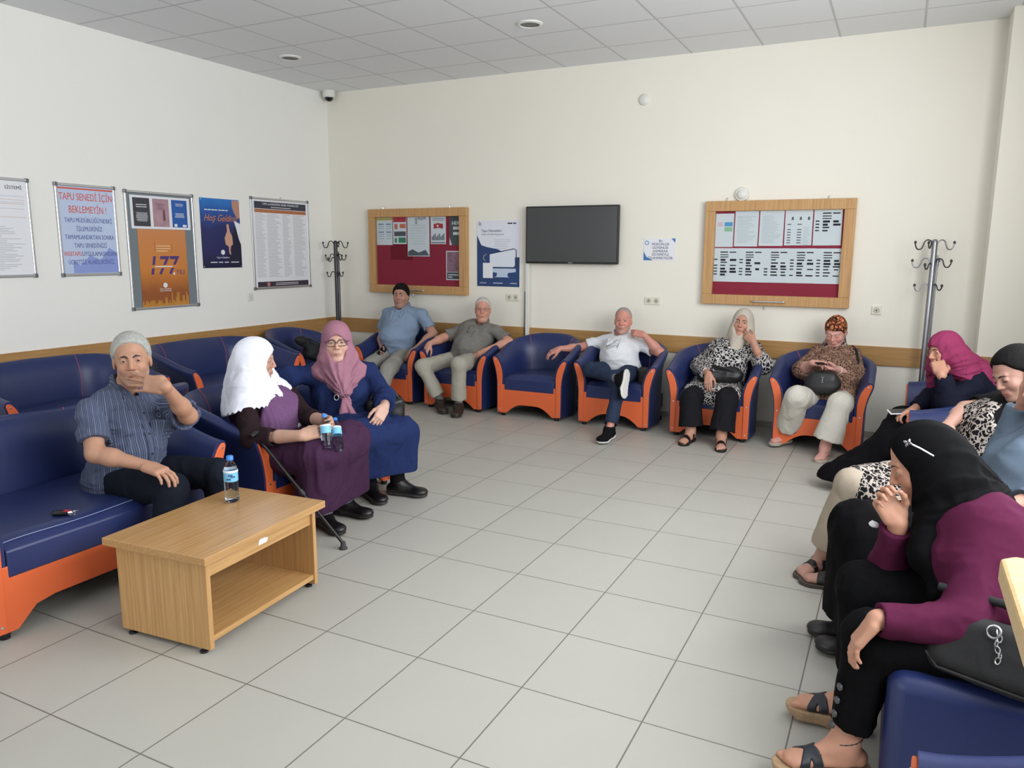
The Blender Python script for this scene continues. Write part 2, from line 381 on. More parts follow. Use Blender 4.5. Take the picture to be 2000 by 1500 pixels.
# f1
t = snap_frame('framed_notice', 'silver framed blue and white notice with large red TAPU SENEDİ İÇİN lettering', -3.23, .512, 1.335, 2.055, M_f1)
obj('red_border', BX(.022, .49, -.0102, -.0092, 2.012, 2.024), M_red_t, t)
text('heading', 'TAPU SENEDİ İÇİN', TM(.256, 1.952, .0095), .078, M_red_t, t, stretch=.66)
text('heading', 'BEKLEMEYİN !', TM(.262, 1.855, .0095), .078, M_red_t, t, stretch=.66)
for i, s in enumerate(("TAPU MÜDÜRLÜĞÜ'NDEKİ", 'İŞLEMLERİNİZ', 'TAMAMLANDIKTAN SONRA', 'TAPU SENEDİNİZİ', None, 'ÜCRETSİZ ALABİLİRSİNİZ.')):
    z = 1.772-i*.0655
    if s: text('lettering', s, TM(.262, z, .0095), .05, M_blue_t, t, stretch=.66)
    else:
        text('red_word', 'WEBTAPU', TM(.105, z, .0095), .05, M_red_t, t, stretch=.66)
        text('lettering', 'UYGULAMASINDAN', TM(.332, z, .0095), .05, M_blue_t, t, stretch=.66)
bm = bmesh.new(); prism(bm, [(.1, 1.36), (.49, 1.36), (.49, 1.52), (.42, 1.56), (.34, 1.46), (.25, 1.50), (.16, 1.42), (.1, 1.46)], (-.0094, -.0091))
obj('printed_skyline', bm, mat('print_palebl', (140, 156, 214), .5), t)
# f2: grey display board with small posters and an orange poster
t = snap_frame('framed_display_board', 'tall silver framed grey board holding an orange 177 poster under three small ones', -2.636, .706, 1.03, 2.043, M_grey)
pw = .165
obj('white_strip', BX(.05, .66, -.0115, -.0095, 1.725, 2.005), M_paper, t)
cols = [mat('poster_charcoal', (62, 62, 68), .6), mat('poster_pink', (176, 140, 150), .6, noise=.3, nscale=14), mat('poster_blue', (36, 92, 170), .6)]
for i, x in enumerate((.075, .27, .465)):
    s = obj('small_poster', BX(x, x+pw, -.0125, -.0115, 1.745, 1.985), cols[i], t)
    bm = bmesh.new()
    if i == 0: lines(bm, x+.03, x+pw-.03, 1.93, .006, 2, .018, .0126, None); lines(bm, x+.02, x+pw-.02, 1.86, .003, 9, .0085, .0126, rr, x+pw/2)
    if i == 1: lines(bm, x+.03, x+pw-.03, 1.945, .003, 6, .01, .0126, rr, x+pw/2); prism(bm, [(x+.10, 1.80), (x+.125, 1.80), (x+.122, 1.88), (x+.112, 1.9), (x+.102, 1.88)], (-.0130, -.0126))
    if i == 2: lines(bm, x+.03, x+pw-.03, 1.955, .003, 3, .01, .0126, rr, x+pw/2); lines(bm, x+.02, x+pw-.02, 1.87, .003, 5, .0085, .0126, rr, x+pw/2); box(bm, x+.02, x+.05, -.013, -.0126, 1.75, 1.775); box(bm, x+.11, x+.15, -.013, -.0126, 1.75, 1.77)
    obj('small_print', bm, M_paper if i != 1 else mat('print_plum', (110, 70, 90), .7), s)
o = obj('orange_poster', BX(.10, .595, -.0118, -.0095, 1.05, 1.722), print_mat('poster_orange', 1.05, 1.80, [(0, (150, 84, 40)), (.25, (150, 84, 42)), (.5, (206, 128, 54)), (1, (206, 136, 84))]), t)
bm = bmesh.new()
for q in range(3): box(bm, .275, .275+(.145, .15, .12)[q], -.0124, -.0118, 1.575-q*.022, 1.583-q*.022)
obj('small_print', bm, mat('print_cream', (232, 196, 150), .7), o); obj('thin_frame', TB([(.262, -.012, 1.535), (.262, -.012, 1.61)], .0015, 4), mat('print_brown2', (150, 84, 50), .6), o); obj('thin_frame', TB([(.438, -.012, 1.52), (.438, -.012, 1.595)], .0015, 4), MATS['print_brown2'], o)
M_purple = mat('print_purple', (74, 54, 122), .6)
text('big_number', '177', TM(.325, 1.402, .0122), .225, M_purple, o, bold=.003, shear=.22, stretch=.92)
obj('dividing_band', BX(.19, .50, -.0142, -.0134, 1.386, 1.414), mat('poster_orange_flat', (206, 134, 66), .5), o)
obj('small_print', BX(.25, .43, -.0148, -.0142, 1.396, 1.405), M_paper, o)
text('lettering', '.YILI', TM(.505, 1.347, .0122), .06, M_purple, o, shear=.15); obj('white_dot', LT([(.011, 0), (.011, .0008)], 20, TM(.445, 1.335, .0134)), M_paper, o)
obj('round_emblem', LT([(.022, 0), (.022, .0008)], 24, TM(.345, 1.235, .0118)), M_paper, o)
text('small_print', 'Tapu ve Kadastro\nGenel Müdürlüğü', TM(.345, 1.195, .012), .017, M_paper, o)
bm = bmesh.new()
for i in range(34):
    x = .105+i*.0143; h = rr.choice((.02, .03, .045, .07, .05)) * (1.6 if i > 20 else 1)
    prism(bm, [(x, 1.052), (x+.008, 1.052), (x+.007, 1.052+h), (x+.0035, 1.06+h), (x+.001, 1.052+h)], (-.0122, -.0116))
obj('printed_skyline', bm, mat('print_gold', (222, 164, 62), .6), o)
# f3: dark blue poster taped to the wall
t = wall_thing('wall_poster', 'unframed dark blue poster with orange Hoş Geldiniz lettering and a clasped hands picture', 'poster', 'L', -1.852, 0)
t3 = obj('sheet', BX(0, .48, -.004, -.001, 1.377, 2.028), print_mat('poster_navy', 1.377, 2.08, [(0, (18, 18, 38)), (.3, (34, 36, 92)), (.62, (34, 40, 96)), (.85, (28, 84, 164)), (1, (34, 118, 196))], .35), t)
text('script_lettering', 'Hoş Geldiniz', TM(.235, 1.845, .0062), .088, mat('print_orange', (206, 134, 84), .6), t3, shear=.5, stretch=.86)
obj('small_print', (lambda b: ([box(b, .05+i*.042, .05+i*.042+w_, -.0050, -.0043, 1.917, 1.926) for i, w_ in enumerate((.036, .034, .038, .03, .036, .034, .03))], b)[1])(bmesh.new()), M_paper, t3)
obj('pictured_sleeve', PR([(.33, 1.38), (.479, 1.38), (.479, 1.78), (.43, 1.80), (.36, 1.66), (.30, 1.5)], (-.0048, -.0041)), mat('print_navy', (18, 20, 52), .5), t3)
obj('pictured_cuff', PR([(.40, 1.83), (.479, 1.80), (.479, 1.60), (.455, 1.65), (.425, 1.76)], (-.0052, -.0046)), M_paper, t3)
obj('pictured_face', PR([(.385, 2.02), (.479, 2.02), (.479, 1.86), (.45, 1.85), (.41, 1.9), (.39, 1.95)], (-.0052, -.0046)), mat('print_skin', (188, 138, 118), .6), t3)
obj('pictured_hands', PR([(.275, 1.66), (.31, 1.73), (.305, 1.79), (.33, 1.795), (.345, 1.72), (.37, 1.68), (.375, 1.6), (.35, 1.585), (.34, 1.55), (.345, 1.5), (.325, 1.51), (.32, 1.58), (.285, 1.6)], (-.0056, -.005)), mat('print_skin2', (206, 160, 136), .6), t3)
obj('round_emblem', LT([(.024, 0), (.024, .0008)], 24, TM(.245, 1.525, .0052)), M_paper, t3)
text('small_print', 'Tapu ve Kadastro', TM(.245, 1.475, .0045), .022, M_paper, t3)
obj('small_print', (lambda b: ([box(b, x, x+w_, -.0050, -.0043, 1.426, 1.434) for x, w_ in ((.09, .08), (.19, .05), (.26, .05), (.34, .1))], b)[1])(bmesh.new()), M_paper, t3)
for x, z in ((.012, 1.39), (.468, 1.39), (.012, 2.015), (.468, 2.015)): obj('pin', LT([(.006, 0), (.006, .003)], 12, TM(x, z, .004)), M_alu, t3)
# f4: framed table of names
t = snap_frame('framed_price_list', 'silver framed white price table with dark header nearest the corner coat stand', -1.228, .842, 1.148, 2.075, M_paper)
obj('header_band', BX(.05, .80, -.0105, -.0092, 1.965, 2.035), mat('print_charcoal', (56, 58, 74), .6), t)
text('heading', 'TAPU ve KADASTRO GENEL MÜDÜRLÜĞÜ', TM(.425, 2.012, .0108), .028, M_paper, t)
obj('small_print', BX(.28, .57, -.0112, -.0106, 1.979, 1.985), M_paper, t)
obj('brown_band', BX(.05, .80, -.0105, -.0092, 1.925, 1.96), mat('print_brown', (178, 112, 74), .6), t)
bm = bmesh.new()
for c0, c1 in ((.055, .20), (.215, .42), (.44, .56), (.60, .79)):
    lines(bm, c0, c1, 1.915, .006, 44, .0148, .0095, rr)
obj('printed_table', bm, mat('print_soft', (192, 194, 198), .8), t)
obj('footer_band', BX(.05, .80, -.0105, -.0092, 1.172, 1.225), mat('print_charcoal2', (58, 46, 62), .6), t)
obj('small_print', (lambda b: (lines(b, .3, .64, 1.209, .005, 2, .016, .0105), b)[1])(bmesh.new()), M_paper, t)
obj('round_emblem', LT([(.022, 0), (.022, .0008)], 24, TM(.2, 1.198, .0106)), mat('print_rose', (196, 120, 110), .6), t)
obj('hanger', LT([(.008, 0), (.008, .01)], 12, TM(.43, 2.085, .0)), M_alu, t)
t = wall_thing('light_switch', 'small white switch on the left wall under the framed price list', 'switch', 'L', -1.30, 1.08)
obj('plate', BX(-.02, .05, -.010, 0, -.04, .04), M_white, t, bevel=.003); obj('rocker', BX(-.008, .038, -.014, -.010, -.025, .025), mat('switch_white', (214, 214, 206), .4), t, bevel=.002)

# notice cabinets on the back wall
M_felt = mat('red_felt', (158, 44, 66), .9, noise=.1, nscale=40)
M_cabglass = mat('cabinet_glass', (240, 245, 245), .03, Transmission_Weight=1.0, IOR=1.04)
def notice_cabinet(label, x0, x1, z0, z1, b):
    t = wall_thing('notice_board', label, 'notice board', 'B', x0, z0, 'wooden notice cabinets on the back wall')
    w, h = x1-x0, z1-z0
    obj('frame', frame_bars(0, w, 0, h, b, -.06, -.001), M_beech, t, bevel=.004)
    obj('felt_panel', BX(b*.6, w-b*.6, -.018, -.001, b*.6, h-b*.6), M_felt, t)
    if x0 < 1: obj('unfaded_patch', BX(.27, .56, -.0188, -.018, .36, .56), mat('red_felt_dark', (128, 22, 42), .9), t)
    obj('glass_pane', BX(b-.004, w-b+.004, -.044, -.041, b-.004, h-b+.004), M_cabglass, t)
    for x in (w*.14, w*.82):
        obj('hook', TB([(x, -.012, h-.01), (x, -.012, h+.022), (x+.012, -.014, h+.03)], .003, 6), M_alu, t)
    obj('hook', TB([(w*.44, -.012, .01), (w*.44, -.012, -.03), (w*.44+.012, -.014, -.034)], .003, 6), M_alu, t)
    k = obj('handle', TB(smooth_path([(w*.36, -.062, b*.42), (w*.365, -.082, b*.42), (w*.40, -.088, b*.42), (w*.55, -.088, b*.42), (w*.585, -.082, b*.42), (w*.59, -.062, b*.42)], 3), .007, 8), M_chrome, t, smooth=True)
    return t
def sheet(t, name, x0, x1, z0, z1, m, y=.019, tilt=0):
    cx, cz = (x0+x1)/2, (z0+z1)/2
    M = tr(cx, 0, cz) @ rot('Y', tilt) @ tr(-cx, 0, -cz)
    o = obj(name, BX(x0, x1, -y-.0012, -y, z0, z1, M=M), m, None)
    tag(o, None, None); o.location = t.location; return o
PAPERS = 'papers pinned inside the notice cabinets'
def pinned(t, label, x0, x1, z0, z1, m, y=.019, tilt=0):
    o = sheet(t, 'pinned_paper', x0, x1, z0, z1, m, y, tilt); tag(o, label, 'paper', PAPERS); return o
# left cabinet
t = notice_cabinet('wooden framed red notice board with few papers behind the seated men', .565, 1.818, 1.09, 1.995, .088)
r5 = random.Random(5)
M_pgreen = mat('print_green', (70, 140, 110), .7); M_pred = mat('print_red2', (196, 58, 70), .7); M_pyel = mat('print_yellow', (206, 190, 110), .7)
o = pinned(t, 'pale sheet with a yellow header and blue tables, leftmost paper in the left notice board', .09, .30, .52, .815, M_paper)
obj('yellow_header', BX(.09, .30, -.0208, -.0203, .785, .812), M_pyel, o)
bm = bmesh.new()
for x in (.115, .215):
    for z in (.75, .665): box(bm, x, x+.07, -.0208, -.0203, z-.012, z)
    for z in (.72, .70, .635, .615, .59): box(bm, x, x+.07, -.0208, -.0203, z-.004, z)
obj('printed_table', bm, mat('print_steel', (110, 140, 180), .8), o)
o = pinned(t, 'sheet with a red banner and green boxes in the left notice board', .31, .485, .53, .83, M_paper, .0202)
obj('red_banner', BX(.315, .48, -.0222, -.0216, .765, .825), M_pred, o)
bm = bmesh.new(); box(bm, .33, .37, -.0222, -.0216, .69, .745); box(bm, .40, .475, -.0222, -.0216, .70, .745); obj('red_box', bm, mat('print_coral', (220, 120, 90), .7), o)
bm = bmesh.new(); box(bm, .325, .475, -.0222, -.0216, .615, .665); obj('grey_box', bm, mat('print_dgrey', (90, 92, 96), .7), o)
bm = bmesh.new(); box(bm, .33, .36, -.0222, -.0216, .545, .595); box(bm, .38, .475, -.0222, -.0216, .545, .6); obj('green_box', bm, M_pgreen, o)
o = pinned(t, 'longest white sheet, picture strip at its foot, in the left notice board', .50, .78, .40, .835, M_paper, .0225)
bm = bmesh.new(); lines(bm, .53, .75, .73, .003, 8, .028, .0237, r5, .64); obj('small_print', bm, M_faint, o)
obj('heading', (lambda b: ([box(b, x, x+.028, -.0244, -.0237, z_, z_+.03) for x, z_ in ((.60, .775), (.635, .785), (.67, .78), (.705, .79), (.60, .74))], b)[1])(bmesh.new()), M_faint, o)
obj('printed_picture', PR([(.505, .405), (.775, .41), (.73, .47), (.64, .44), (.56, .475), (.505, .45)], (-.0244, -.0238)), mat('print_slate', (96, 100, 108), .7), o)
o = pinned(t, 'white sheet with a red flag patch above grey figures in the left notice board', .795, .985, .53, .83, M_paper, .0202)
obj('flag_patch', PR([(.835, .69), (.89, .70), (.95, .69), (.95, .74), (.89, .75), (.835, .74)], (-.0222, -.0216)), M_pred, o)
obj('flag_crescent', LT([(.012, 0), (.012, .0008)], 20, TM(.885, .72, .0224)), M_paper, o)
bm = bmesh.new(); lines(bm, .82, .965, .80, .004, 3, .012, .0216, None)
for i in range(9): box(bm, .81+i*.018, .822+i*.018, -.0222, -.0216, .57, .61+.015*(i % 3))
box(bm, .80, .98, -.0222, -.0216, .54, .55); obj('printed_figures', bm, mat('print_dgrey2', (90, 96, 110), .7), o)
o = pinned(t, 'dark grey poster with white HER lettering, right edge of the left notice board', 1.03, 1.165, .52, .83, mat('poster_dgrey', (84, 86, 90), .6), .0202)
text('heading', 'HER', TM(1.105, .745, .022), .05, M_paper, o, bold=.0006)
obj('heading_blocks', (lambda b: ([box(b, x, x+.022, -.0222, -.0216, z_, z_+.03) for z_ in (.68, .625) for x in (1.075, 1.10, 1.125)], b)[1])(bmesh.new()), M_paper, o)
obj('folded_corner', PR([(1.03, .83), (1.03, .6), (1.06, .52), (1.03, .52)], (-.0222, -.0216)), M_paper, o)
o = pinned(t, 'small picture poster with a grey foot band, lower right of the left notice board', .985, 1.165, .155, .46, M_paper, .0202)
obj('printed_picture', BX(.995, 1.155, -.0222, -.0216, .24, .45), mat('print_people', (150, 110, 126), .7, noise=.6, nscale=28), o)
obj('grey_band', BX(.995, 1.155, -.0222, -.0216, .165, .235), mat('print_dgrey3', (80, 80, 84), .7), o)
obj('small_print', (lambda b: (box(b, 1.01, 1.14, -.0228, -.0222, .205, .215), box(b, 1.01, 1.06, -.0228, -.0222, .18, .192), b)[2])(bmesh.new()), M_paper, o)
# right cabinet
t = notice_cabinet('wooden framed red notice board covered in white papers, right of the television', 4.275, 5.502, 1.093, 1.995, .088)
rp = random.Random(11)
def redacted(o, x0, x1, z0, z1, y, seed, top=.0):
    q = random.Random(seed); bm = bmesh.new(); w = x1-x0; z = z1-.03-top
    box(bm, x0+w*.30, x0+w*.60, -y-.0006, -y, z-.010, z); box(bm, x0+w*.66, x0+w*.92, -y-.0006, -y, z-.010, z); z -= .024
    for k in range(2): box(bm, x0+w*.30, x0+w*.62, -y-.0006, -y, z-.008, z); z -= .02
    while z > z0+.07:
        if q.random() < .85: box(bm, x0+w*.06, x0+w*.2, -y-.0006, -y, z-.010, z)
        h = q.choice((.010, .012, .018)); box(bm, x0+w*.32, x0+w*q.uniform(.5, .6), -y-.0006, -y, z-h, z)
        if q.random() < .75: box(bm, x0+w*q.uniform(.66, .72), x0+w*q.uniform(.85, .95), -y-.0006, -y, z-h, z)
        z -= .026
    obj('blacked_out_text', bm, M_ink, o)
descr = [('pale sheet with a blue and a green patch, top left of the right notice board', .085, .245, .505, .795),
 ('sheet of faint grey print, second in the top row of the right notice board', .255, .455, .51, .815),
 ('sheet of faint grey print, middle of the top row of the right notice board', .465, .665, .515, .815),
 ('sheet with three small pictures, fourth in the top row of the right notice board', .675, .895, .52, .815),
 ('sheet with blacked out text at the top right of the right notice board', .905, 1.125, .52, .82)]
for i, (lb, x0, x1, z0, z1) in enumerate(descr):
    o = pinned(t, lb, x0, x1, z0, z1, M_paper, .0195+.001*(i % 2), rp.uniform(-.6, .6)); y = .0214+.001*(i % 2)
    if i == 0:
        obj('blue_patch', BX(.165, .235, -y-.0008, -y, .685, .72), mat('print_skyblue', (90, 160, 215), .6), o)
        obj('green_patch', BX(.165, .235, -y-.0008, -y, .64, .678), mat('print_mint', (160, 205, 165), .6), o)
        obj('pink_patch', BX(.105, .15, -y-.0008, -y, .685, .72), mat('print_pinkpale', (232, 200, 210), .6), o)
    elif i < 3:
        bm = bmesh.new(); lines(bm, x0+.02, x1-.02, z1-.045, .0022, 20, .0118, y, rp); obj('small_print', bm, M_faint, o)
    elif i == 3:
        bm = bmesh.new()
        for k in range(3): prism(bm, [(x0+.05+k*.065, .73), (x0+.07+k*.065, .735), (x0+.065+k*.065, .76), (x0+.052+k*.065, .757)], (-y-.0008, -y))
        for r in range(8):
            z = .70-r*.022
            if r == 1: continue
            box(bm, x0+.02, x0+.05, -y-.0006, -y, z-.008, z); box(bm, x0+.10, x0+.135, -y-.0006, -y, z-.008, z)
        obj('printed_pictures', bm, mat('print_mid', (96, 98, 108), .7), o)
        bm = bmesh.new(); lines(bm, x0+.15, x0+.205, .672, .0022, 12, .013, y, rp); obj('small_print', bm, M_faint, o)
    else: redacted(o, x0, x1, z0+.05, z1, y, 44)
pos = ['leftmost in', 'second in', 'middle of', 'fourth in', 'rightmost in']
for i in range(5):
    x0 = .085+i*.2125-(.01 if i == 0 else 0); x1 = x0+(.222 if i == 0 else .215)
    o = pinned(t, 'white sheet of blacked out text, %s the bottom row of the right notice board' % pos[i], x0, x1, .20, .495, M_paper, .0195+.0012*(i % 2), rp.uniform(-.7, .7))
    redacted(o, x0, x1, .20, .495, .0214+.0012*(i % 2), 60+i)

# television
t = thing('television', 'black flat screen television switched off, mounted on the back wall', 'television', (2.997, 0, 1.708))
obj('bracket', BX(-.16, .16, -.045, -.001, -.12, .14), M_dark, t)
obj('body', BX(-.482, .482, -.085, -.045, -.276, .276), M_black, t, bevel=.006)
obj('screen', BX(-.468, .468, -.0865, -.0845, -.255, .262), mat('screen_glass', (34, 36, 40), .16, spec=.8), t)
obj('maker_badge', BX(-.022, .022, -.0868, -.085, -.269, -.263), M_faint, t)
obj('power_light', BX(.34, .345, -.0868, -.085, -.268, -.264), mat('led_red', (150, 20, 20), .4), t)
t = thing('cable_duct', 'white vertical cable duct running from the television down the wall', 'cable duct', (2.517, 0, 0))
obj('duct', BX(-.020, .020, -.045, -.023, .06, 1.44), M_white, t, bevel=.003)
t2 = thing('wall_cable', 'thin black cable hanging beside the white cable duct', 'cable', (2.485, 0, 0))
obj('cable', TB([(0, -.027, 1.15), (.002, -.03, .9), (-.002, -.03, .8), (.0, -.03, .3)], .004, 6), M_black, t2)

# poster between cabinet and television
t = thing('wall_poster', 'white and navy poster with a computer drawing, left of the television', 'poster', (1.918, 0, 1.19))
p = obj('sheet', BX(0, .492, -.004, -.001, 0, .67), mat('poster_white', (226, 228, 238), .45), t)
obj('navy_shape', PR([(0, 0), (.492, 0), (.492, .30), (.42, .30), (.24, .38), (.12, .40), (.05, .42), (.0, .52)], (-.0048, -.0041)), mat('poster_navy2', (30, 62, 112), .45, noise=.3, nscale=4), p)
text('heading', 'Tapu Hizmetleri', TM(.05, .565, .0045), .036, mat('print_navy3', (50, 56, 90), .6), p, align='LEFT')
text('lettering', 'Artık e-Devlet Kapısında', TM(.05, .53, .0045), .026, mat('print_navy4', (130, 136, 156), .6), p, align='LEFT')
obj('lettering', (lambda b: ([box(b, x, x+.016, -.0050, -.0043, .632, .645) for x in (.355, .373, .391, .417, .435)], b)[1])(bmesh.new()), M_ink, p)
obj('emblem', TB([(.03, -.005, .62), (.02, -.005, .635), (.03, -.005, .655), (.045, -.005, .64), (.04, -.005, .618)], .003, 6), mat('print_navy5', (40, 60, 110), .6), p)
bm = bmesh.new(); lines(bm, .20, .43, .478, .003, 6, .018, .0045, rr); obj('small_print', bm, M_faint, p)
m = obj('pictured_monitor', PR([(.15, .20), (.42, .20), (.44, .215), (.44, .36), (.42, .375), (.15, .33)], (-.006, -.005)), mat('print_white', (224, 230, 240), .5), p)
obj('pictured_monitor_edge', PR([(.14, .185), (.45, .185), (.45, .15), (.36, .14), (.355, .105), (.38, .095), (.2, .095), (.23, .105), (.235, .14), (.14, .15)], (-.0056, -.0049)), mat('print_paleblue', (190, 206, 226), .5), p)
obj('pictured_frame', TB([(.145, -.006, .33), (.43, -.006, .385), (.455, -.006, .37), (.455, -.006, .2)], .004, 6), mat('print_dkblue', (18, 30, 70), .5), p)
obj('pictured_phone', BX(.07, .185, -.0066, -.006, .085, .24), M_paper, p)
obj('pictured_arrow', TB([(.11, -.006, .33), (.08, -.006, .31), (.075, -.006, .28), (.10, -.006, .26)], .003, 6), mat('print_tan', (200, 180, 150), .6), p)
for x in (.025, .38): text('small_print', 'e-Devlet', TM(x+.045, .035, .005), .022, M_paper, p)
obj('small_print', BX(.19, .30, -.0056, -.0049, .032, .038), M_paper, p)
# camera notice
t = thing('wall_sign', 'small white sign with blue lettering about cameras, right of the television', 'sign', (3.853, 0, 1.574))
p = obj('sheet', BX(-.148, .148, -.004, -.001, -.1, .1), M_paper, t)
obj('blue_corner', PR([(-.148, -.1), (-.148, -.02), (-.12, -.07), (-.06, -.1)], (-.0048, -.004)), mat('print_blue5', (60, 120, 190), .6), p)
obj('blue_corner', PR([(.148, .1), (.148, .06), (.11, .1)], (-.0048, -.004)), MATS['print_blue5'], p)
obj('blue_ring', TB([(-.12+.017*math.cos(a), -.005, .06+.017*math.sin(a)) for a in np.linspace(0, 6.28, 17)[:-1]], .003, 5, True), MATS['print_blue5'], p)
M_navyt = mat('print_navytext', (36, 44, 96), .6)
for i, s in enumerate(('Bu', 'MÜDÜRLÜK', 'GÜVENLİK', 'KAMERASI', 'SİSTEMİYLE', 'İZLENMEKTEDİR')):
    text('lettering', s, TM(.01, .078-i*.0315, .0045), .031, M_navyt, p)
# sockets
def socket(x, z, n, label):
    t = thing('wall_socket', label, 'wall socket', (x, 0, z), 0, 'white wall sockets')
    obj('plate', BX(-.037*n, .037*n, -.012, 0, -.036, .036), mat('socket_cream', (226, 224, 206), .4), t, bevel=.004)
    for i in range(n):
        cx = (i-(n-1)/2)*.072
        obj('recess', LT([(.024, 0), (.022, .003), (.018, .0035)], 24, TM(cx, 0, .012)), mat('socket_inner', (190, 188, 172), .5), t)
        obj('pin_hole', LT([(.006, 0), (.006, .001)], 10, TM(cx, 0, .0156)), M_dark, t)
socket(2.336, 1.086, 2, 'cream double wall socket under the navy computer poster')
socket(3.808, 1.099, 2, 'cream double wall socket under the small camera sign')
socket(5.714, 1.085, 1, 'single cream wall socket below and right of the right notice board')

# coat stands
def coat_stand(x, y, h, metal, dark, label):
    t = thing('coat_stand', label, 'coat stand', (x, y, 0))
    obj('pole', LT([(.021, .03), (.021, h-.03), (.018, h-.01), (.010, h)], 20), metal, t, smooth=True)
    obj('pole_rod', TB([(.03, .012, .5), (.03, .012, h-.12)], .007, 8), metal, t, smooth=True)
    obj('base', LT([(.17, 0), (.17, .012), (.06, .03), (.022, .05)], 32), dark, t, smooth=True)
    for k, (z, a, s) in enumerate([(h-.03, 200, 1), (h-.03, 20, 1), (h-.03, 110, .8), (h-.17, 180, 1), (h-.17, 340, .9), (h-.17, 70, .9), (h-.20, 230, .6), (h-.36, 190, .8), (h-.36, 330, .6), (h-.36, 90, .8)]):
        a = math.radians(a); ca, sa = math.cos(a), math.sin(a)
        pr = [(.015, -.02), (.03, .015), (.055, .025), (.075, .01), (.085, -.02), (.10, -.045), (.125, -.045), (.14, -.02), (.143, .0)]
        hk = obj('hook', TB(smooth_path([(r*s*ca, r*s*sa, z+q*s) for r, q in pr], 4), .0050, 8), metal if k % 2 else dark, t, smooth=True)
        obj('hook_tip', LT([(.001, -.01), (.009, -.006), (.010, .004), (.006, .012), (.001, .014)], 10, tr(.143*s*ca, .143*s*sa, z+.004)), dark, hk, smooth=True)
M_gun = mat('gunmetal', (62, 62, 68), .35, metal=.7)
coat_stand(.235, -.22, 1.655, M_gun, mat('gun_dark', (40, 38, 42), .4, metal=.5), 'dark metal coat stand in the left corner beside the notice board')
coat_stand(6.085, -.20, 1.66, mat('steel_pole', (150, 152, 158), .28, metal=.9), mat('steel_dark', (70, 68, 70), .35, metal=.8), 'silver metal coat stand with curled hooks near the right column')

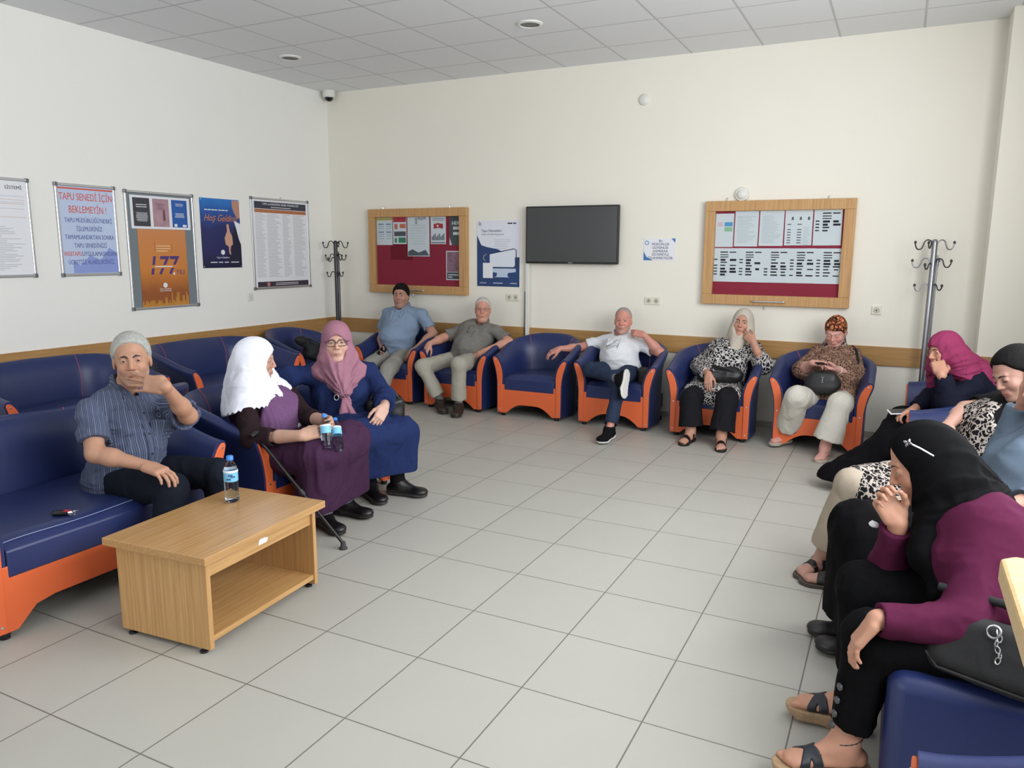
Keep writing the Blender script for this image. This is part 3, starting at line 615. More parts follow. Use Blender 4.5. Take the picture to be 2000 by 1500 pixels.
# ------------------------------------------------------------------ tub armchairs and sofas
M_blue = mat('navy_leatherette', (33, 45, 92), .40, spec=.5, noise=.06, nscale=5, bump=.25, bscale=320, bdist=.0008)
M_bluedk = mat('navy_leatherette_dark', (22, 28, 62), .5, bump=.2, bscale=320, bdist=.0008)
M_orange = mat('orange_leatherette', (222, 104, 58), .45, noise=.04, nscale=6, bump=.2, bscale=320, bdist=.0008)
M_seam = mat('pink_seam', (196, 92, 104), .6); M_stitch = mat('pale_stitch', (150, 160, 200), .6)
SEAT_TOP = .405
def smooth01(t): t = max(0, min(1, t)); return t*t*(3-2*t)
def seat_parts(t, W, D):
    """local frame: sitter faces -y, W outer width at the floor, D depth"""
    hw = W/2-.038; yf = -D/2; yb = D/2-.05; r = min(.24, hw*.8)
    path = []
    for i in range(11): path.append((-hw, yf+(yb-r-yf)*i/10))
    for i in range(1, 10): a = math.pi-math.pi/2*i/10; path.append((-hw+r+r*math.cos(a), yb-r+r*math.sin(a)))
    nb = 9 if W < .8 else 15
    for i in range(nb+1): path.append((-hw+r+(2*hw-2*r)*i/nb, yb))
    for i in range(1, 10): a = math.pi/2-math.pi/2*i/10; path.append((hw-r+r*math.cos(a), yb-r+r*math.sin(a)))
    for i in range(11): path.append((hw, yb-r+(yf-yb+r)*i/10))
    n = len(path)
    def section(k):
        x, y = path[k]; u = (y-yf)/(yb-yf)
        back = smooth01((u-.55)/.45)
        crown = .012*(1-abs(x)/hw) if W > .8 else .03*(1-(abs(x)/hw)**2)
        h = .578+.145*smooth01(u*1.02)**.8+crown*back
        T = .0375+.03*back
        s = [(-T, .26), (-T, .40), (-T+.005, h-.14), (-T+.024, h-.085), (-T+.050, h-.035), (.036, h-.004), (.060, h), (.082, h-.010), (.089, h-.032), (.080, h-.065), (.060, h-.12), (.044, h-.19), (.038, .3), (.038, .03)]
        if back > 0: s = [(o-.6*back*max(0, o-.0), z) if o > -.03 else (o, z) for o, z in s]
        return s
    def place(k, o, z):
        x, y = path[k]; a = path[max(0, k-1)]; b = path[min(n-1, k+1)]
        d = Vector((b[0]-a[0], b[1]-a[1])).normalized(); nn = Vector((-d.y, d.x))
        return Vector((x+nn.x*o, y+nn.y*o, z))
    bm = bmesh.new(); rings = [[bm.verts.new(place(k, o, z)) for o, z in section(k)] for k in range(n)]
    m = len(rings[0])
    for A, B in zip(rings, rings[1:]):
        for i in range(m-1): bm.faces.new((A[i], A[i+1], B[i+1], B[i]))
        bm.faces.new((A[m-1], A[0], B[0], B[m-1]))
    bm.faces.new(rings[0]); bm.faces.new(rings[-1][::-1])
    obj('backrest_shell', bm, M_blue, t, smooth=True)
    # orange facing strips on the arm ends
    for side, k in ((-1, 0), (1, n-1)):
        s = section(k); inner = [(o, z) for o, z in s if True]
        pts = []
        def inset(o, z): return (o, z)
        li = [(-.016, .035), (-.018, .26), (-.021, .40), (-.014, .445), (.0, .492), (.022, .532), (.042, .555), (.058, .563)]
        lo = [(.074, .560), (.078, .545), (.068, .51), (.050, .455), (.037, .39), (.030, .33), (.029, .035)]
        pts = [(side*(hw+o), z) for o, z in li+lo]
        f = obj('arm_facing', PR(pts, (yf-.010, yf+.002)), M_orange, t, bevel=.004)
        for (o, z) in ((.052, .538), (.006, .30), (.006, .065)):
            obj('button', LT([(.007, 0), (.006, .003), (.001, .004)], 12, tr(side*(hw+o), yf-.010, z) @ rot('X', 90)), M_alu, f, smooth=True)
    # orange front panel with arched foot
    iw = hw-.0375; pts = []
    pts += [(-hw+.0, .03), (-hw, .305), (-iw+.015, .305), (-iw+.03, .262), (iw-.03, .262), (iw-.015, .305), (hw, .305), (hw, .03), (hw-.06, .03)]
    ar = .30 if W < .8 else .2
    for i in range(1, 12):
        a = i/12; x = (hw-.06)*(1-2*a); e = abs(x)/(hw-.06); pts.append((x, .03+.088*(1-max(0, (e-(.35 if W < .8 else .75))/(1-(.35 if W < .8 else .75)))**1.7)))
    pts += [(-hw+.06, .03)]
    obj('front_panel', PR(pts, (yf-.002, yf+.03)), M_orange, t, bevel=.003)
    # seat cushion
    bm = bmesh.new(); cw = iw-.004; prof = []
    y0, y1 = yf-.004, yb-.085
    nx = 15; ny = 12
    def top(x, y):
        e = (1-abs(x/cw)**6); g = smooth01((y-y0)/.05)
        return .365+.040*g*(.72+.28*e)+.006*math.sin(x*9)*g
    T = [[bm.verts.new((-cw+2*cw*i/nx, y0+(y1-y0)*(j/ny)**1.3, top(-cw+2*cw*i/nx, y0+(y1-y0)*(j/ny)**1.3))) for j in range(ny+1)] for i in range(nx+1)]
    Bt = [[bm.verts.new((-cw+2*cw*i/nx, y0+(y1-y0)*(j/ny)**1.3, .255)) for j in range(ny+1)] for i in range(nx+1)]
    for i in range(nx):
        for j in range(ny):
            bm.faces.new((T[i][j], T[i+1][j], T[i+1][j+1], T[i][j+1])); bm.faces.new((Bt[i][j], Bt[i][j+1], Bt[i+1][j+1], Bt[i+1][j]))
    for i in range(nx):
        bm.faces.new((T[i][0], Bt[i][0], Bt[i+1][0], T[i+1][0])); bm.faces.new((T[i][ny], T[i+1][ny], Bt[i+1][ny], Bt[i][ny]))
    for j in range(ny):
        bm.faces.new((T[0][j], T[0][j+1], Bt[0][j+1], Bt[0][j])); bm.faces.new((T[nx][j], Bt[nx][j], Bt[nx][j+1], T[nx][j+1]))
    cu = obj('seat_cushion', bm, M_blue, t, smooth=True, bevel=.006)
    yq = y0+.035
    if W > .8: obj('cushion_piping', TB([(-cw+2*cw*i/20, yq, top(-cw+2*cw*i/20, yq)+.001) for i in range(21)], .0016, 5), M_stitch, cu)
    # base, feet
    obj('base_board', BX(-hw+.0, hw, yf+.035, yb-.02, .12, .25), M_bluedk, t)
    for x in (-hw+.02, hw-.02):
        for y in (yf+.03, yb-.03): obj('foot', LT([(.020, 0), (.022, .032)], 14, tr(x, y, 0)), M_black, t)
    # coloured seams on the inside of the backrest
    sx = .215 if W < .8 else hw-.2
    for side in (-1, 1):
        k = min(range(n), key=lambda q: abs(path[q][0]-side*sx)+(0 if path[q][1] > 0 else 9))
        s = section(k); obj('seam', TB([place(k, o-.001, z+.0012) for o, z in s[0:8]], .0018, 5), M_seam, t)
def armchair(label, x, y, rz, group):
    t = thing('armchair', label, 'armchair', (x, y, 0), rz, group); seat_parts(t, .67, .62); return t
def sofa(label, x, y, rz, group, W=1.165):
    t = thing('sofa', label, 'sofa', (x, y, 0), rz, group); seat_parts(t, W, .77); return t
GA = 'blue and orange tub armchairs along the back wall'
proto = armchair('blue and orange armchair holding the man in the pale blue polo shirt', 1.215, -.37, 0, GA)
def armcopy(label, x, y, rz, group):
    c = copy_tree(proto); c.location = (x, y, 0); c.rotation_euler = (0, 0, rz); c['label'] = label; c['group'] = group; return c
armcopy('blue and orange armchair holding the man in the grey polo shirt', 2.02, -.375, 0, GA)
armcopy('empty blue and orange armchair under the television', 2.85, -.375, 0, GA)
armcopy('blue and orange armchair holding the man in the white polo shirt', 3.68, -.375, 0, GA)
armcopy('blue and orange armchair holding the woman in the black and white tunic', 4.528, -.385, 0, GA)
armcopy('blue and orange armchair holding the woman in the orange headscarf', 5.375, -.38, 0, GA)
armcopy('blue and orange armchair in the left corner with a black bag on it', .40, -1.03, math.radians(90), 'blue seats along the left wall')
GS = 'blue seats along the left wall'; GM = 'blue and orange sofas in the middle rows'; GR = 'blue and orange sofas in the right row'
sproto = sofa('blue sofa against the left wall directly behind the grey haired man', .425, -3.585, math.radians(90), GS)
def sofacopy(label, x, y, rz, group):
    c = copy_tree(sproto); c.location = (x, y, 0); c.rotation_euler = (0, 0, math.radians(rz)); c['label'] = label; c['group'] = group; return c
sofacopy('blue sofa against the left wall behind the woman in the white headscarf', .425, -2.115, 90, GS)
sofacopy('blue and orange sofa under the striped shirt man, behind the wooden table', 2.405, -4.87, 90, GM)
sofacopy('blue and orange sofa shared by the two women in white and mauve headscarves', 2.515, -3.51, 90, GM)
sofacopy('blue sofa facing the left wall, its top edge showing behind the white scarf', 1.63, -4.23, -90, GM)
sofacopy('blue sofa back to back with the striped shirt man, only its top edge showing', 1.63, -5.52, -90, GM)
sofacopy('blue and orange sofa in the right corner holding the woman in the magenta headscarf', 6.375, -1.085, -90, GR)
sofacopy('blue sofa in the right row holding the dark haired young woman', 6.375, -2.37, -90, GR)
sofacopy('blue sofa in the right row behind the woman in the purple top', 6.375, -3.64, -90, GR)
armcopy('blue armchair nearest the camera, its arm cut off by the lower right corner', 6.29, -5.80, math.radians(-90), GR)
t = thing('bench_seat', 'plain blue upholstered seat without arms under the woman in the purple top', 'seat', (6.30, -4.56, 0), math.radians(-90))
bm = bmesh.new(); box(bm, -.30, .30, -.37, .30, .04, .425); o = obj('seat_block', bm, M_blue, t, smooth=True, bevel=.045, segs=5)
bm = bmesh.new(); box(bm, -.30, .30, .23, .37, .05, .73); obj('seat_back', bm, M_blue, t, smooth=True, bevel=.05, segs=5)
for x in (-.25, .25):
    for y in (-.31, .31): obj('foot', LT([(.020, 0), (.022, .045)], 14, tr(x, y, 0)), M_black, t)

# ------------------------------------------------------------------ low wooden table
t = thing('coffee_table', 'low beech wooden table with open shelf in front of the striped shirt man', 'table', (3.345, -4.79, 0), math.radians(4))
TH = .415
obj('table_top', BX(-.268, .268, -.37, .37, TH-.032, TH), M_tabletop, t, bevel=.003)
for y in (-.325, .325): obj('side_panel', BX(-.235, .235, y-.011, y+.011, .02, TH-.032), M_table, t, bevel=.0015)
M_tabley = wood_mat('table_wood_long', (176, 132, 82), (200, 160, 106), 'Y', .33)
obj('drawer_front', BX(.205, .222, -.314, .314, TH-.105, TH-.032), M_tabley, t, bevel=.002)
obj('apron', BX(-.222, -.205, -.314, .314, TH-.105, TH-.032), M_tabley, t)
obj('top_rail', BX(.19, .226, -.314, .314, TH-.05, TH-.034), M_tabley, t, bevel=.002)
obj('shelf', BX(-.225, .228, -.314, .314, .045, .068), M_tabley, t, bevel=.001)
for x in (-.19, .19):
    for y in (-.325, .325): obj('foot', LT([(.016, 0), (.016, .008), (.006, .012), (.006, .022)], 14, tr(x, y, 0)), M_gun, t, smooth=True)
obj('torn_sticker', PR([(-.03, .335), (.02, .335), (.03, .352), (.005, .36), (-.008, .372), (-.022, .362)], (.2222, .2229), 'X'), M_paper, t)

# high wooden counter whose corner shows at the right edge
t = thing('wooden_counter', 'pale wooden table corner jutting in at the right edge of the picture', 'counter', (6.04, -5.70, 0))
M_pale = wood_mat('pale_top_wood', (204, 172, 118), (222, 192, 140), 'X', .35)
obj('counter_top', PR([(.0, -.02), (.02, .0), (.75, .0), (.75, -.62), (.055, -.62), (.0, -.30)], (1.062, 1.10), 'Z'), M_pale, t, bevel=.006)
obj('panel', BX(.68, .72, -.60, -.03, 0, 1.062), M_pale, t); obj('panel', BX(.12, .72, -.60, -.565, 0, 1.062), M_pale, t)

# ------------------------------------------------------------------ bottles, keys
M_water = mat('clear_bottle', (236, 244, 250), .04, Transmission_Weight=1.0, IOR=1.25)
M_cap = mat('bottle_cap_blue', (60, 130, 215), .4)
def bottle(label, M, s=1.0, name='water_bottle'):
    t = bpy.data.objects.new(name, None); C.objects.link(t); t.matrix_world = M; tag(t, label, 'bottle', 'small water bottles')
    pr = [(.001, .002), (.026, .002), (.031, .008), (.031, .02)]
    for i in range(5): z = .022+i*.014; pr += [(.0295, z), (.0315, z+.007)]
    pr += [(.031, .095), (.031, .150), (.0285, .165), (.020, .180), (.0125, .190), (.0125, .202)]
    o = obj('bottle_body', LT([(r*s, z*s) for r, z in pr], 32), M_water, t, smooth=True)
    wl = obj('water', LT([(r*s*.94, z*s) for r, z in pr if .002 < z < .148]+[(.001, .148*s)], 32), mat('water', (235, 244, 250), .02, Transmission_Weight=1.0, IOR=1.15), t, smooth=True)
    obj('cap', LT([(.0155*s, .196*s), (.0155*s, .213*s), (.012*s, .216*s), (.001, .216*s)], 24), M_cap, t, smooth=True)
    lb = obj('label', LT([(.0318*s, .100*s), (.0318*s, .142*s)], 32, cap=False), mat('label_cyan', (120, 190, 226), .5), t, smooth=True)
    obj('label_band', LT([(.0322*s, .142*s), (.0322*s, .152*s)], 32, cap=False), M_paper, lb, smooth=True)
    bm = bmesh.new()
    for k, (a, z, w) in enumerate([(-60, .13, .5), (-40, .122, .35), (-75, .112, .4)]):
        for q in range(4):
            an = math.radians(a+q*9); box(bm, -.0015, .0015, -.0003, .0003, -.005*w*2, .005, tr(.0325*s*math.cos(an), .0325*s*math.sin(an), z*s) @ Matrix.Rotation(an+math.pi/2, 4, 'Z') @ rot('Y', 25*(-1)**q))
    obj('label_lettering', bm, mat('label_navy', (30, 50, 110), .5), lb)
    return t
bottle('clear water bottle with blue cap standing on the wooden table', tr(3.222, -4.612, .4165))
t = thing('key_bunch', 'bunch of keys with a black fob lying on the sofa beside the striped shirt man', 'keys', (2.69, -5.05, .405), math.radians(20))
obj('key_fob', LT([(.001, 0), (.028, .001), (.032, .006), (.026, .012), (.001, .014)], 20, tr(-.03, 0, 0) @ Matrix.Diagonal((1.3, .75, 1, 1))), M_black, t, smooth=True)
obj('red_tag', BX(-.012, .012, -.006, .014, .012, .016, M=rot('Z', 20)), mat('red_tag', (170, 30, 50), .5), t)
for k, (x, y, a) in enumerate([(.025, .0, 10), (.035, -.012, -25), (.02, .014, 50)]):
    obj('key_ring' if k == 0 else 'key', TB([(x+.014*math.cos(q), y+.014*math.sin(q), .006+.003*math.sin(q+k)) for q in np.linspace(0, 6.283, 17)[:-1]], .0016, 6, True) if k == 0 else PR([(-.02, -.004), (.02, -.003), (.02, .003), (.0, .004), (-.006, .010), (-.022, .010), (-.028, 0), (-.022, -.009)], (.004+k*.003, .006+k*.003), 'Z', M=tr(x, y, 0) @ rot('Z', a)), M_chrome, t)

# joint positions in metres: P pelvis, N neck base, H head centre, S shoulder, E elbow, W wrist, K knee, A ankle, T toe; R and L are the person's own sides
JOINTS = {
'blue_polo': dict(P=(1.143, -0.330, 0.477), N=(1.144, -0.240, 0.931), H=(1.142, -0.280, 1.070), SR=(0.957, -0.270, 0.871), SL=(1.404, -0.270, 0.879), ER=(0.878, -0.300, 0.642), WR=(1.048, -0.500, 0.534), EL=(1.555, -0.300, 0.695), WL=(1.482, -0.520, 0.553), KR=(1.057, -0.720, 0.389), KL=(1.333, -0.800, 0.367), AR=(1.120, -0.950, 0.090), AL=(1.360, -1.000, 0.090)),
'grey_polo': dict(P=(1.996, -0.360, 0.462), N=(2.102, -0.250, 0.818), H=(2.148, -0.300, 0.964), SR=(1.909, -0.280, 0.754), SL=(2.295, -0.280, 0.753), ER=(1.742, -0.400, 0.672), WR=(1.697, -0.600, 0.627), EL=(2.460, -0.330, 0.664), WL=(2.298, -0.500, 0.592), KR=(1.752, -0.800, 0.429), KL=(2.202, -0.860, 0.489), AR=(1.925, -0.762, 0.100), AL=(2.163, -0.808, 0.090), TR=(2.092, -0.957, 0.030), TL=(2.290, -1.133, 0.030)),
'white_polo': dict(P=(3.643, -0.360, 0.461), N=(3.577, -0.240, 0.768), H=(3.623, -0.300, 0.918), SR=(3.424, -0.260, 0.718), SL=(3.762, -0.270, 0.729), ER=(3.194, -0.300, 0.645), WR=(3.044, -0.420, 0.644), EL=(3.987, -0.340, 0.661), WL=(3.858, -0.420, 0.819), KR=(3.485, -0.740, 0.520), KL=(3.798, -0.820, 0.492), AR=(3.798, -0.900, 0.485), AL=(3.805, -1.107, 0.100), TR=(3.939, -0.990, 0.389), TL=(3.803, -1.209, 0.030)),
'leopard_tunic': dict(P=(4.517, -0.360, 0.350), N=(4.649, -0.260, 0.789), H=(4.695, -0.320, 0.952), SR=(4.494, -0.280, 0.741), SL=(4.794, -0.280, 0.733), ER=(4.359, -0.360, 0.570), WR=(4.507, -0.680, 0.549), EL=(4.899, -0.420, 0.621), WL=(4.812, -0.440, 0.812), KR=(4.396, -0.800, 0.355), KL=(4.700, -0.840, 0.373), AR=(4.422, -0.855, 0.090), AL=(4.685, -0.915, 0.090), TR=(4.405, -0.967, 0.030), TL=(4.708, -1.031, 0.030)),
'orange_scarf': dict(P=(5.439, -0.360, 0.359), N=(5.432, -0.240, 0.768), H=(5.433, -0.300, 0.914), SR=(5.318, -0.260, 0.729), SL=(5.569, -0.280, 0.731), ER=(5.211, -0.380, 0.600), WR=(5.302, -0.560, 0.685), EL=(5.615, -0.360, 0.573), WL=(5.479, -0.560, 0.644), KR=(5.225, -0.820, 0.443), KL=(5.537, -0.840, 0.419), AR=(5.140, -0.587, 0.110), AL=(5.462, -0.873, 0.090), TR=(5.074, -0.706, 0.030), TL=(5.451, -0.949, 0.030)),
'striped_shirt': dict(P=(2.500, -4.621, 0.437), N=(2.539, -4.613, 0.875), H=(2.623, -4.621, 1.023), SR=(2.585, -4.830, 0.808), SL=(2.596, -4.467, 0.775), ER=(2.696, -4.897, 0.643), WR=(2.917, -4.817, 0.598), EL=(2.827, -4.491, 0.753), WL=(2.900, -4.669, 0.934), KR=(2.960, -4.722, 0.467), KL=(2.970, -4.463, 0.474), AR=(2.930, -4.780, 0.090), AL=(2.950, -4.420, 0.090)),
'white_scarf': dict(P=(2.640, -3.799, 0.399), N=(2.581, -3.814, 0.780), H=(2.632, -3.838, 0.930), SR=(2.692, -4.002, 0.695), SL=(2.661, -3.641, 0.704), ER=(2.831, -4.096, 0.557), WR=(3.134, -4.049, 0.593), EL=(2.861, -3.708, 0.598), WL=(3.150, -3.873, 0.640), KR=(3.170, -3.930, 0.478), KL=(3.170, -3.731, 0.496), AR=(3.072, -3.828, 0.090), AL=(3.036, -3.604, 0.090), TR=(3.221, -3.879, 0.030), TL=(3.191, -3.594, 0.030)),
'mauve_scarf': dict(P=(2.660, -3.112, 0.451), N=(2.725, -3.244, 0.826), H=(2.772, -3.303, 0.983), SR=(2.590, -3.350, 0.775), SL=(2.870, -3.120, 0.775), ER=(2.528, -3.467, 0.777), WR=(2.427, -3.522, 0.754), EL=(3.038, -3.178, 0.645), WL=(3.170, -3.366, 0.626), KR=(3.080, -3.479, 0.461), KL=(3.120, -3.171, 0.421), AR=(2.966, -3.265, 0.090), AL=(3.089, -3.138, 0.090), TR=(3.260, -3.425, 0.030), TL=(3.248, -3.108, 0.030)),
'magenta_scarf': dict(P=(6.400, -1.380, 0.450), N=(6.305, -1.298, 0.796), H=(6.163, -1.413, 0.925), SR=(6.290, -1.158, 0.741), SL=(6.340, -1.477, 0.725), ER=(6.129, -1.265, 0.605), WR=(6.016, -1.471, 0.544), EL=(6.209, -1.605, 0.637), WL=(6.146, -1.603, 0.810), KR=(5.961, -1.410, 0.415), KL=(5.918, -1.619, 0.330), AR=(5.800, -1.580, 0.090), AL=(5.714, -1.625, 0.090), TR=(5.718, -1.342, 0.030), TL=(5.635, -1.386, 0.030)),
'dark_haired': dict(P=(6.280, -2.860, 0.470), N=(6.420, -2.774, 0.861), H=(6.382, -2.846, 0.996), SR=(6.365, -2.627, 0.822), SL=(6.425, -2.938, 0.819), ER=(6.209, -2.711, 0.791), WR=(6.126, -2.944, 0.747), EL=(6.437, -3.103, 0.703), WL=(6.331, -3.286, 0.620), KR=(5.743, -3.266, 0.495), KL=(5.874, -3.388, 0.405), AR=(5.651, -3.150, 0.090), AL=(5.752, -3.344, 0.090), TR=(5.532, -3.318, 0.030), TL=(5.672, -3.343, 0.030)),
'grey_top': dict(P=(6.330, -3.700, 0.470), N=(6.470, -3.600, 0.900), H=(6.420, -3.620, 1.050), SR=(6.470, -3.440, 0.840), SL=(6.480, -3.780, 0.840), ER=(6.317, -3.490, 0.774), WR=(6.340, -3.520, 0.974), EL=(6.430, -3.787, 0.710), WL=(6.248, -3.947, 0.653), KR=(5.811, -3.861, 0.471), KL=(5.885, -3.957, 0.373), AR=(5.839, -3.841, 0.090), AL=(5.882, -3.981, 0.090), TR=(5.753, -3.853, 0.030), TL=(5.814, -3.981, 0.030)),
'purple_top': dict(P=(6.360, -4.600, 0.460), N=(6.088, -4.387, 0.789), H=(5.985, -4.405, 0.906), SR=(6.078, -4.203, 0.651), SL=(6.152, -4.548, 0.732), ER=(5.917, -4.406, 0.549), WR=(5.926, -4.480, 0.733), EL=(6.100, -4.746, 0.550), WL=(5.889, -4.828, 0.560), KR=(5.849, -4.453, 0.487), KL=(5.885, -4.736, 0.454), AR=(5.847, -4.475, 0.120), AL=(5.839, -4.779, 0.140), TR=(5.748, -4.479, 0.060), TL=(5.715, -4.833, 0.050)),
}

# ------------------------------------------------------------------ implicit surfaces (for bodies and cloth)
f32 = np.float32
def A3(v): return np.array(v, float)
def nrm(v): v = A3(v); return v/max(1e-9, np.linalg.norm(v))
def cap(a, b, ra, rb=None):
    a, b = A3(a), A3(b); rb = ra if rb is None else rb; d = b-a; L2 = max(1e-9, float(d@d)); m = max(ra, rb)
    def fn(X, Y, Z):
        x = X-a[0]; y = Y-a[1]; z = Z-a[2]
        t = np.clip((x*d[0]+y*d[1]+z*d[2])/L2, 0, 1)
        return np.sqrt((x-t*d[0])**2+(y-t*d[1])**2+(z-t*d[2])**2)-(ra+(rb-ra)*t)
    return fn, np.minimum(a, b)-m, np.maximum(a, b)+m
def capf(a, b, ra, rb, n, f):
    """capsule flattened by factor f along n"""
    a, b, n = A3(a), A3(b), nrm(n); d = b-a; g = 1/f-1; ds = d+n*(d@n)*g; L2 = max(1e-9, float(ds@ds)); m = max(ra, rb)
    def fn(X, Y, Z):
        x = X-a[0]; y = Y-a[1]; z = Z-a[2]
        q = (x*n[0]+y*n[1]+z*n[2])*g
        x = x+q*n[0]; y = y+q*n[1]; z = z+q*n[2]
        t = np.clip((x*ds[0]+y*ds[1]+z*ds[2])/L2, 0, 1)
        return (np.sqrt((x-t*ds[0])**2+(y-t*ds[1])**2+(z-t*ds[2])**2)-(ra+(rb-ra)*t))*(.35+.65*f)
    return fn, np.minimum(a, b)-m, np.maximum(a, b)+m
def capcut(a, b, ra, rb, c, n, inner=0, depth=.014):
    """capsule cut flat at point c across n, with a shallow hollow in the cut"""
    f0, lo, hi = cap(a, b, ra, rb); c, n = A3(c), nrm(n); fi = cap(c-n*max(0, depth-inner*.0), c+n*.2, inner)[0] if inner else None
    def fn(X, Y, Z):
        d = np.maximum(f0(X, Y, Z), (X-c[0])*n[0]+(Y-c[1])*n[1]+(Z-c[2])*n[2])
        if fi is not None:
            s = (X-c[0])*n[0]+(Y-c[1])*n[1]+(Z-c[2])*n[2]; d = np.maximum(d, -np.maximum(fi(X, Y, Z), -depth-s))
        return d
    return fn, lo, hi
def ell(c, R, r):
    """R rows are the unit axes, r the three radii"""
    c, R, r = A3(c), np.asarray(R, float), A3(r); ext = np.sqrt(((R*r[:, None])**2).sum(0))
    def fn(X, Y, Z):
        x = X-c[0]; y = Y-c[1]; z = Z-c[2]; k0 = 0; k1 = 0
        for i in range(3):
            q = (x*R[i, 0]+y*R[i, 1]+z*R[i, 2])/r[i]; k0 = k0+q*q; k1 = k1+(q/r[i])**2
        k0 = np.sqrt(k0); k1 = np.sqrt(k1)+1e-6
        return k0*(k0-1)/k1
    return fn, c-ext, c+ext
def rbox(c, R, h, rd):
    c, R, h = A3(c), np.asarray(R, float), A3(h); hh = h-rd; ext = (np.abs(R)*h[:, None]).sum(0)
    def fn(X, Y, Z):
        x = X-c[0]; y = Y-c[1]; z = Z-c[2]; s = 0; mx = -9
        for i in range(3):
            q = np.abs(x*R[i, 0]+y*R[i, 1]+z*R[i, 2])-hh[i]; s = s+np.maximum(q, 0)**2; mx = np.maximum(mx, q)
        return np.sqrt(s)+np.minimum(mx, 0)-rd
    return fn, c-ext, c+ext
def half(p, n, c=None, r=None):
    """half space: inside where (q-p).n < 0"""
    p, n = A3(p), nrm(n); c = p if c is None else A3(c); r = .5 if r is None else r
    return (lambda X, Y, Z: (X-p[0])*n[0]+(Y-p[1])*n[1]+(Z-p[2])*n[2]), c-r, c+r
_rng = np.random.RandomState(5); _NT = _rng.rand(32, 32, 32).astype(f32)
def vnoise(P, freq, seed=0):
    Q = P*np.asarray(freq, float)+seed*7.31; I = np.floor(Q).astype(int); F = Q-I; F = F*F*(3-2*F); o = 0
    for a in (0, 1):
        for b in (0, 1):
            for c in (0, 1):
                w = (F[:, 0] if a else 1-F[:, 0])*(F[:, 1] if b else 1-F[:, 1])*(F[:, 2] if c else 1-F[:, 2])
                o = o+w*_NT[(I[:, 0]+a) & 31, (I[:, 1]+b) & 31, (I[:, 2]+c) & 31]
    return o*2-1
def smin(a, b, k):
    h = np.clip(.5+.5*(b-a)/k, 0, 1); return b+(a-b)*h-k*h*(1-h)
class Vol:
    def __init__(s, ops, h):
        adds = [o[1] for o in ops if o[0] == '+']
        lo = np.min([o[1] for o in adds], 0)-4*h; hi = np.max([o[2] for o in adds], 0)+4*h
        n = np.ceil((hi-lo)/h).astype(int)+1; s.h = h; s.lo = lo; s.F = np.full(n, .5, f32)
        s.ax = [(lo[i]+h*np.arange(n[i])) for i in range(3)]
        for op, pr, k in ops: s.apply(op, pr, k)
    def sl(s, lo, hi):
        r = []
        for i in range(3):
            a = max(0, int((lo[i]-s.lo[i])/s.h)); b = min(s.F.shape[i], int((hi[i]-s.lo[i])/s.h)+2)
            if b <= a: return None
            r.append(slice(a, b))
        return tuple(r)
    def apply(s, op, pr, k):
        fn, lo, hi = pr; m = (k+3*s.h) if op in '+-' else 0; q = s.sl(lo-m, hi+m)
        if q is None: return
        X = s.ax[0][q[0]][:, None, None].astype(f32); Y = s.ax[1][q[1]][None, :, None].astype(f32); Z = s.ax[2][q[2]][None, None, :].astype(f32)
        d = fn(X, Y, Z).astype(f32); A = s.F[q]; k = max(k, 1e-4)
        if op == '+': s.F[q] = smin(A, d, k)
        elif op == '-': s.F[q] = -smin(-A, d, k)
        elif op == '&': s.F[q] = np.maximum(A, d) if k < 1e-3 else -smin(-A, -d, k)
    def disp(s, fn, band=None):
        band = band or 4*s.h
        I = np.nonzero(np.abs(s.F) < band); P = np.stack([s.ax[i][I[i]] for i in range(3)], 1)
        s.F[I] += fn(P).astype(f32)
    def mesh(s):
        F = s.F; S = F < 0; c = np.zeros([x-1 for x in F.shape], np.uint8)
        for a in (0, 1):
            for b in (0, 1):
                for d in (0, 1): c += S[a:F.shape[0]-1+a, b:F.shape[1]-1+b, d:F.shape[2]-1+d]
        act = (c > 0) & (c < 8); I = np.argwhere(act); idx = np.full(act.shape, -1, np.int32); idx[act] = np.arange(len(I))
        acc = np.zeros((len(I), 3)); cnt = np.zeros(len(I))
        cor = [(a, b, d) for a in (0, 1) for b in (0, 1) for d in (0, 1)]
        for u in cor:
            for ax in range(3):
                if u[ax]: continue
                v = list(u); v[ax] = 1
                fa = F[I[:, 0]+u[0], I[:, 1]+u[1], I[:, 2]+u[2]]; fb = F[I[:, 0]+v[0], I[:, 1]+v[1], I[:, 2]+v[2]]
                m = (fa < 0) != (fb < 0); t = np.clip(fa[m]/(fa[m]-fb[m]), 0, 1); p = np.tile(np.array(u, float), (m.sum(), 1)); p[:, ax] += t
                acc[m] += p; cnt[m] += 1
        V = s.lo+(I+acc/cnt[:, None])*s.h; Q = []
        for ax in range(3):
            o = [x for x in range(3) if x != ax]; sa = [slice(None)]*3; sb = [slice(None)]*3
            sa[ax] = slice(0, -1); sb[ax] = slice(1, None)
            ch = S[tuple(sa)] != S[tuple(sb)]; E = np.argwhere(ch)
            E = E[(E[:, o[0]] > 0) & (E[:, o[1]] > 0) & (E[:, o[0]] < F.shape[o[0]]-1) & (E[:, o[1]] < F.shape[o[1]]-1)]
            ins = S[E[:, 0], E[:, 1], E[:, 2]]
            def at(da, db):
                K = E.copy(); K[:, o[0]] += da; K[:, o[1]] += db; return idx[K[:, 0], K[:, 1], K[:, 2]]
            q = np.stack([at(-1, -1), at(0, -1), at(0, 0), at(-1, 0)], 1)
            flip = ins if ax != 1 else ~ins
            q[~flip] = q[~flip][:, ::-1]; Q.append(q)
        Q = np.concatenate(Q); Q = Q[(Q >= 0).all(1)]
        return V, Q
def field(ops, P):
    F = np.full(len(P), 9.)
    for op, pr, k in ops:
        d = pr[0](P[:, 0], P[:, 1], P[:, 2]); k = max(k, 1e-4)
        if op == '+': F = smin(F, d, k)
    return F
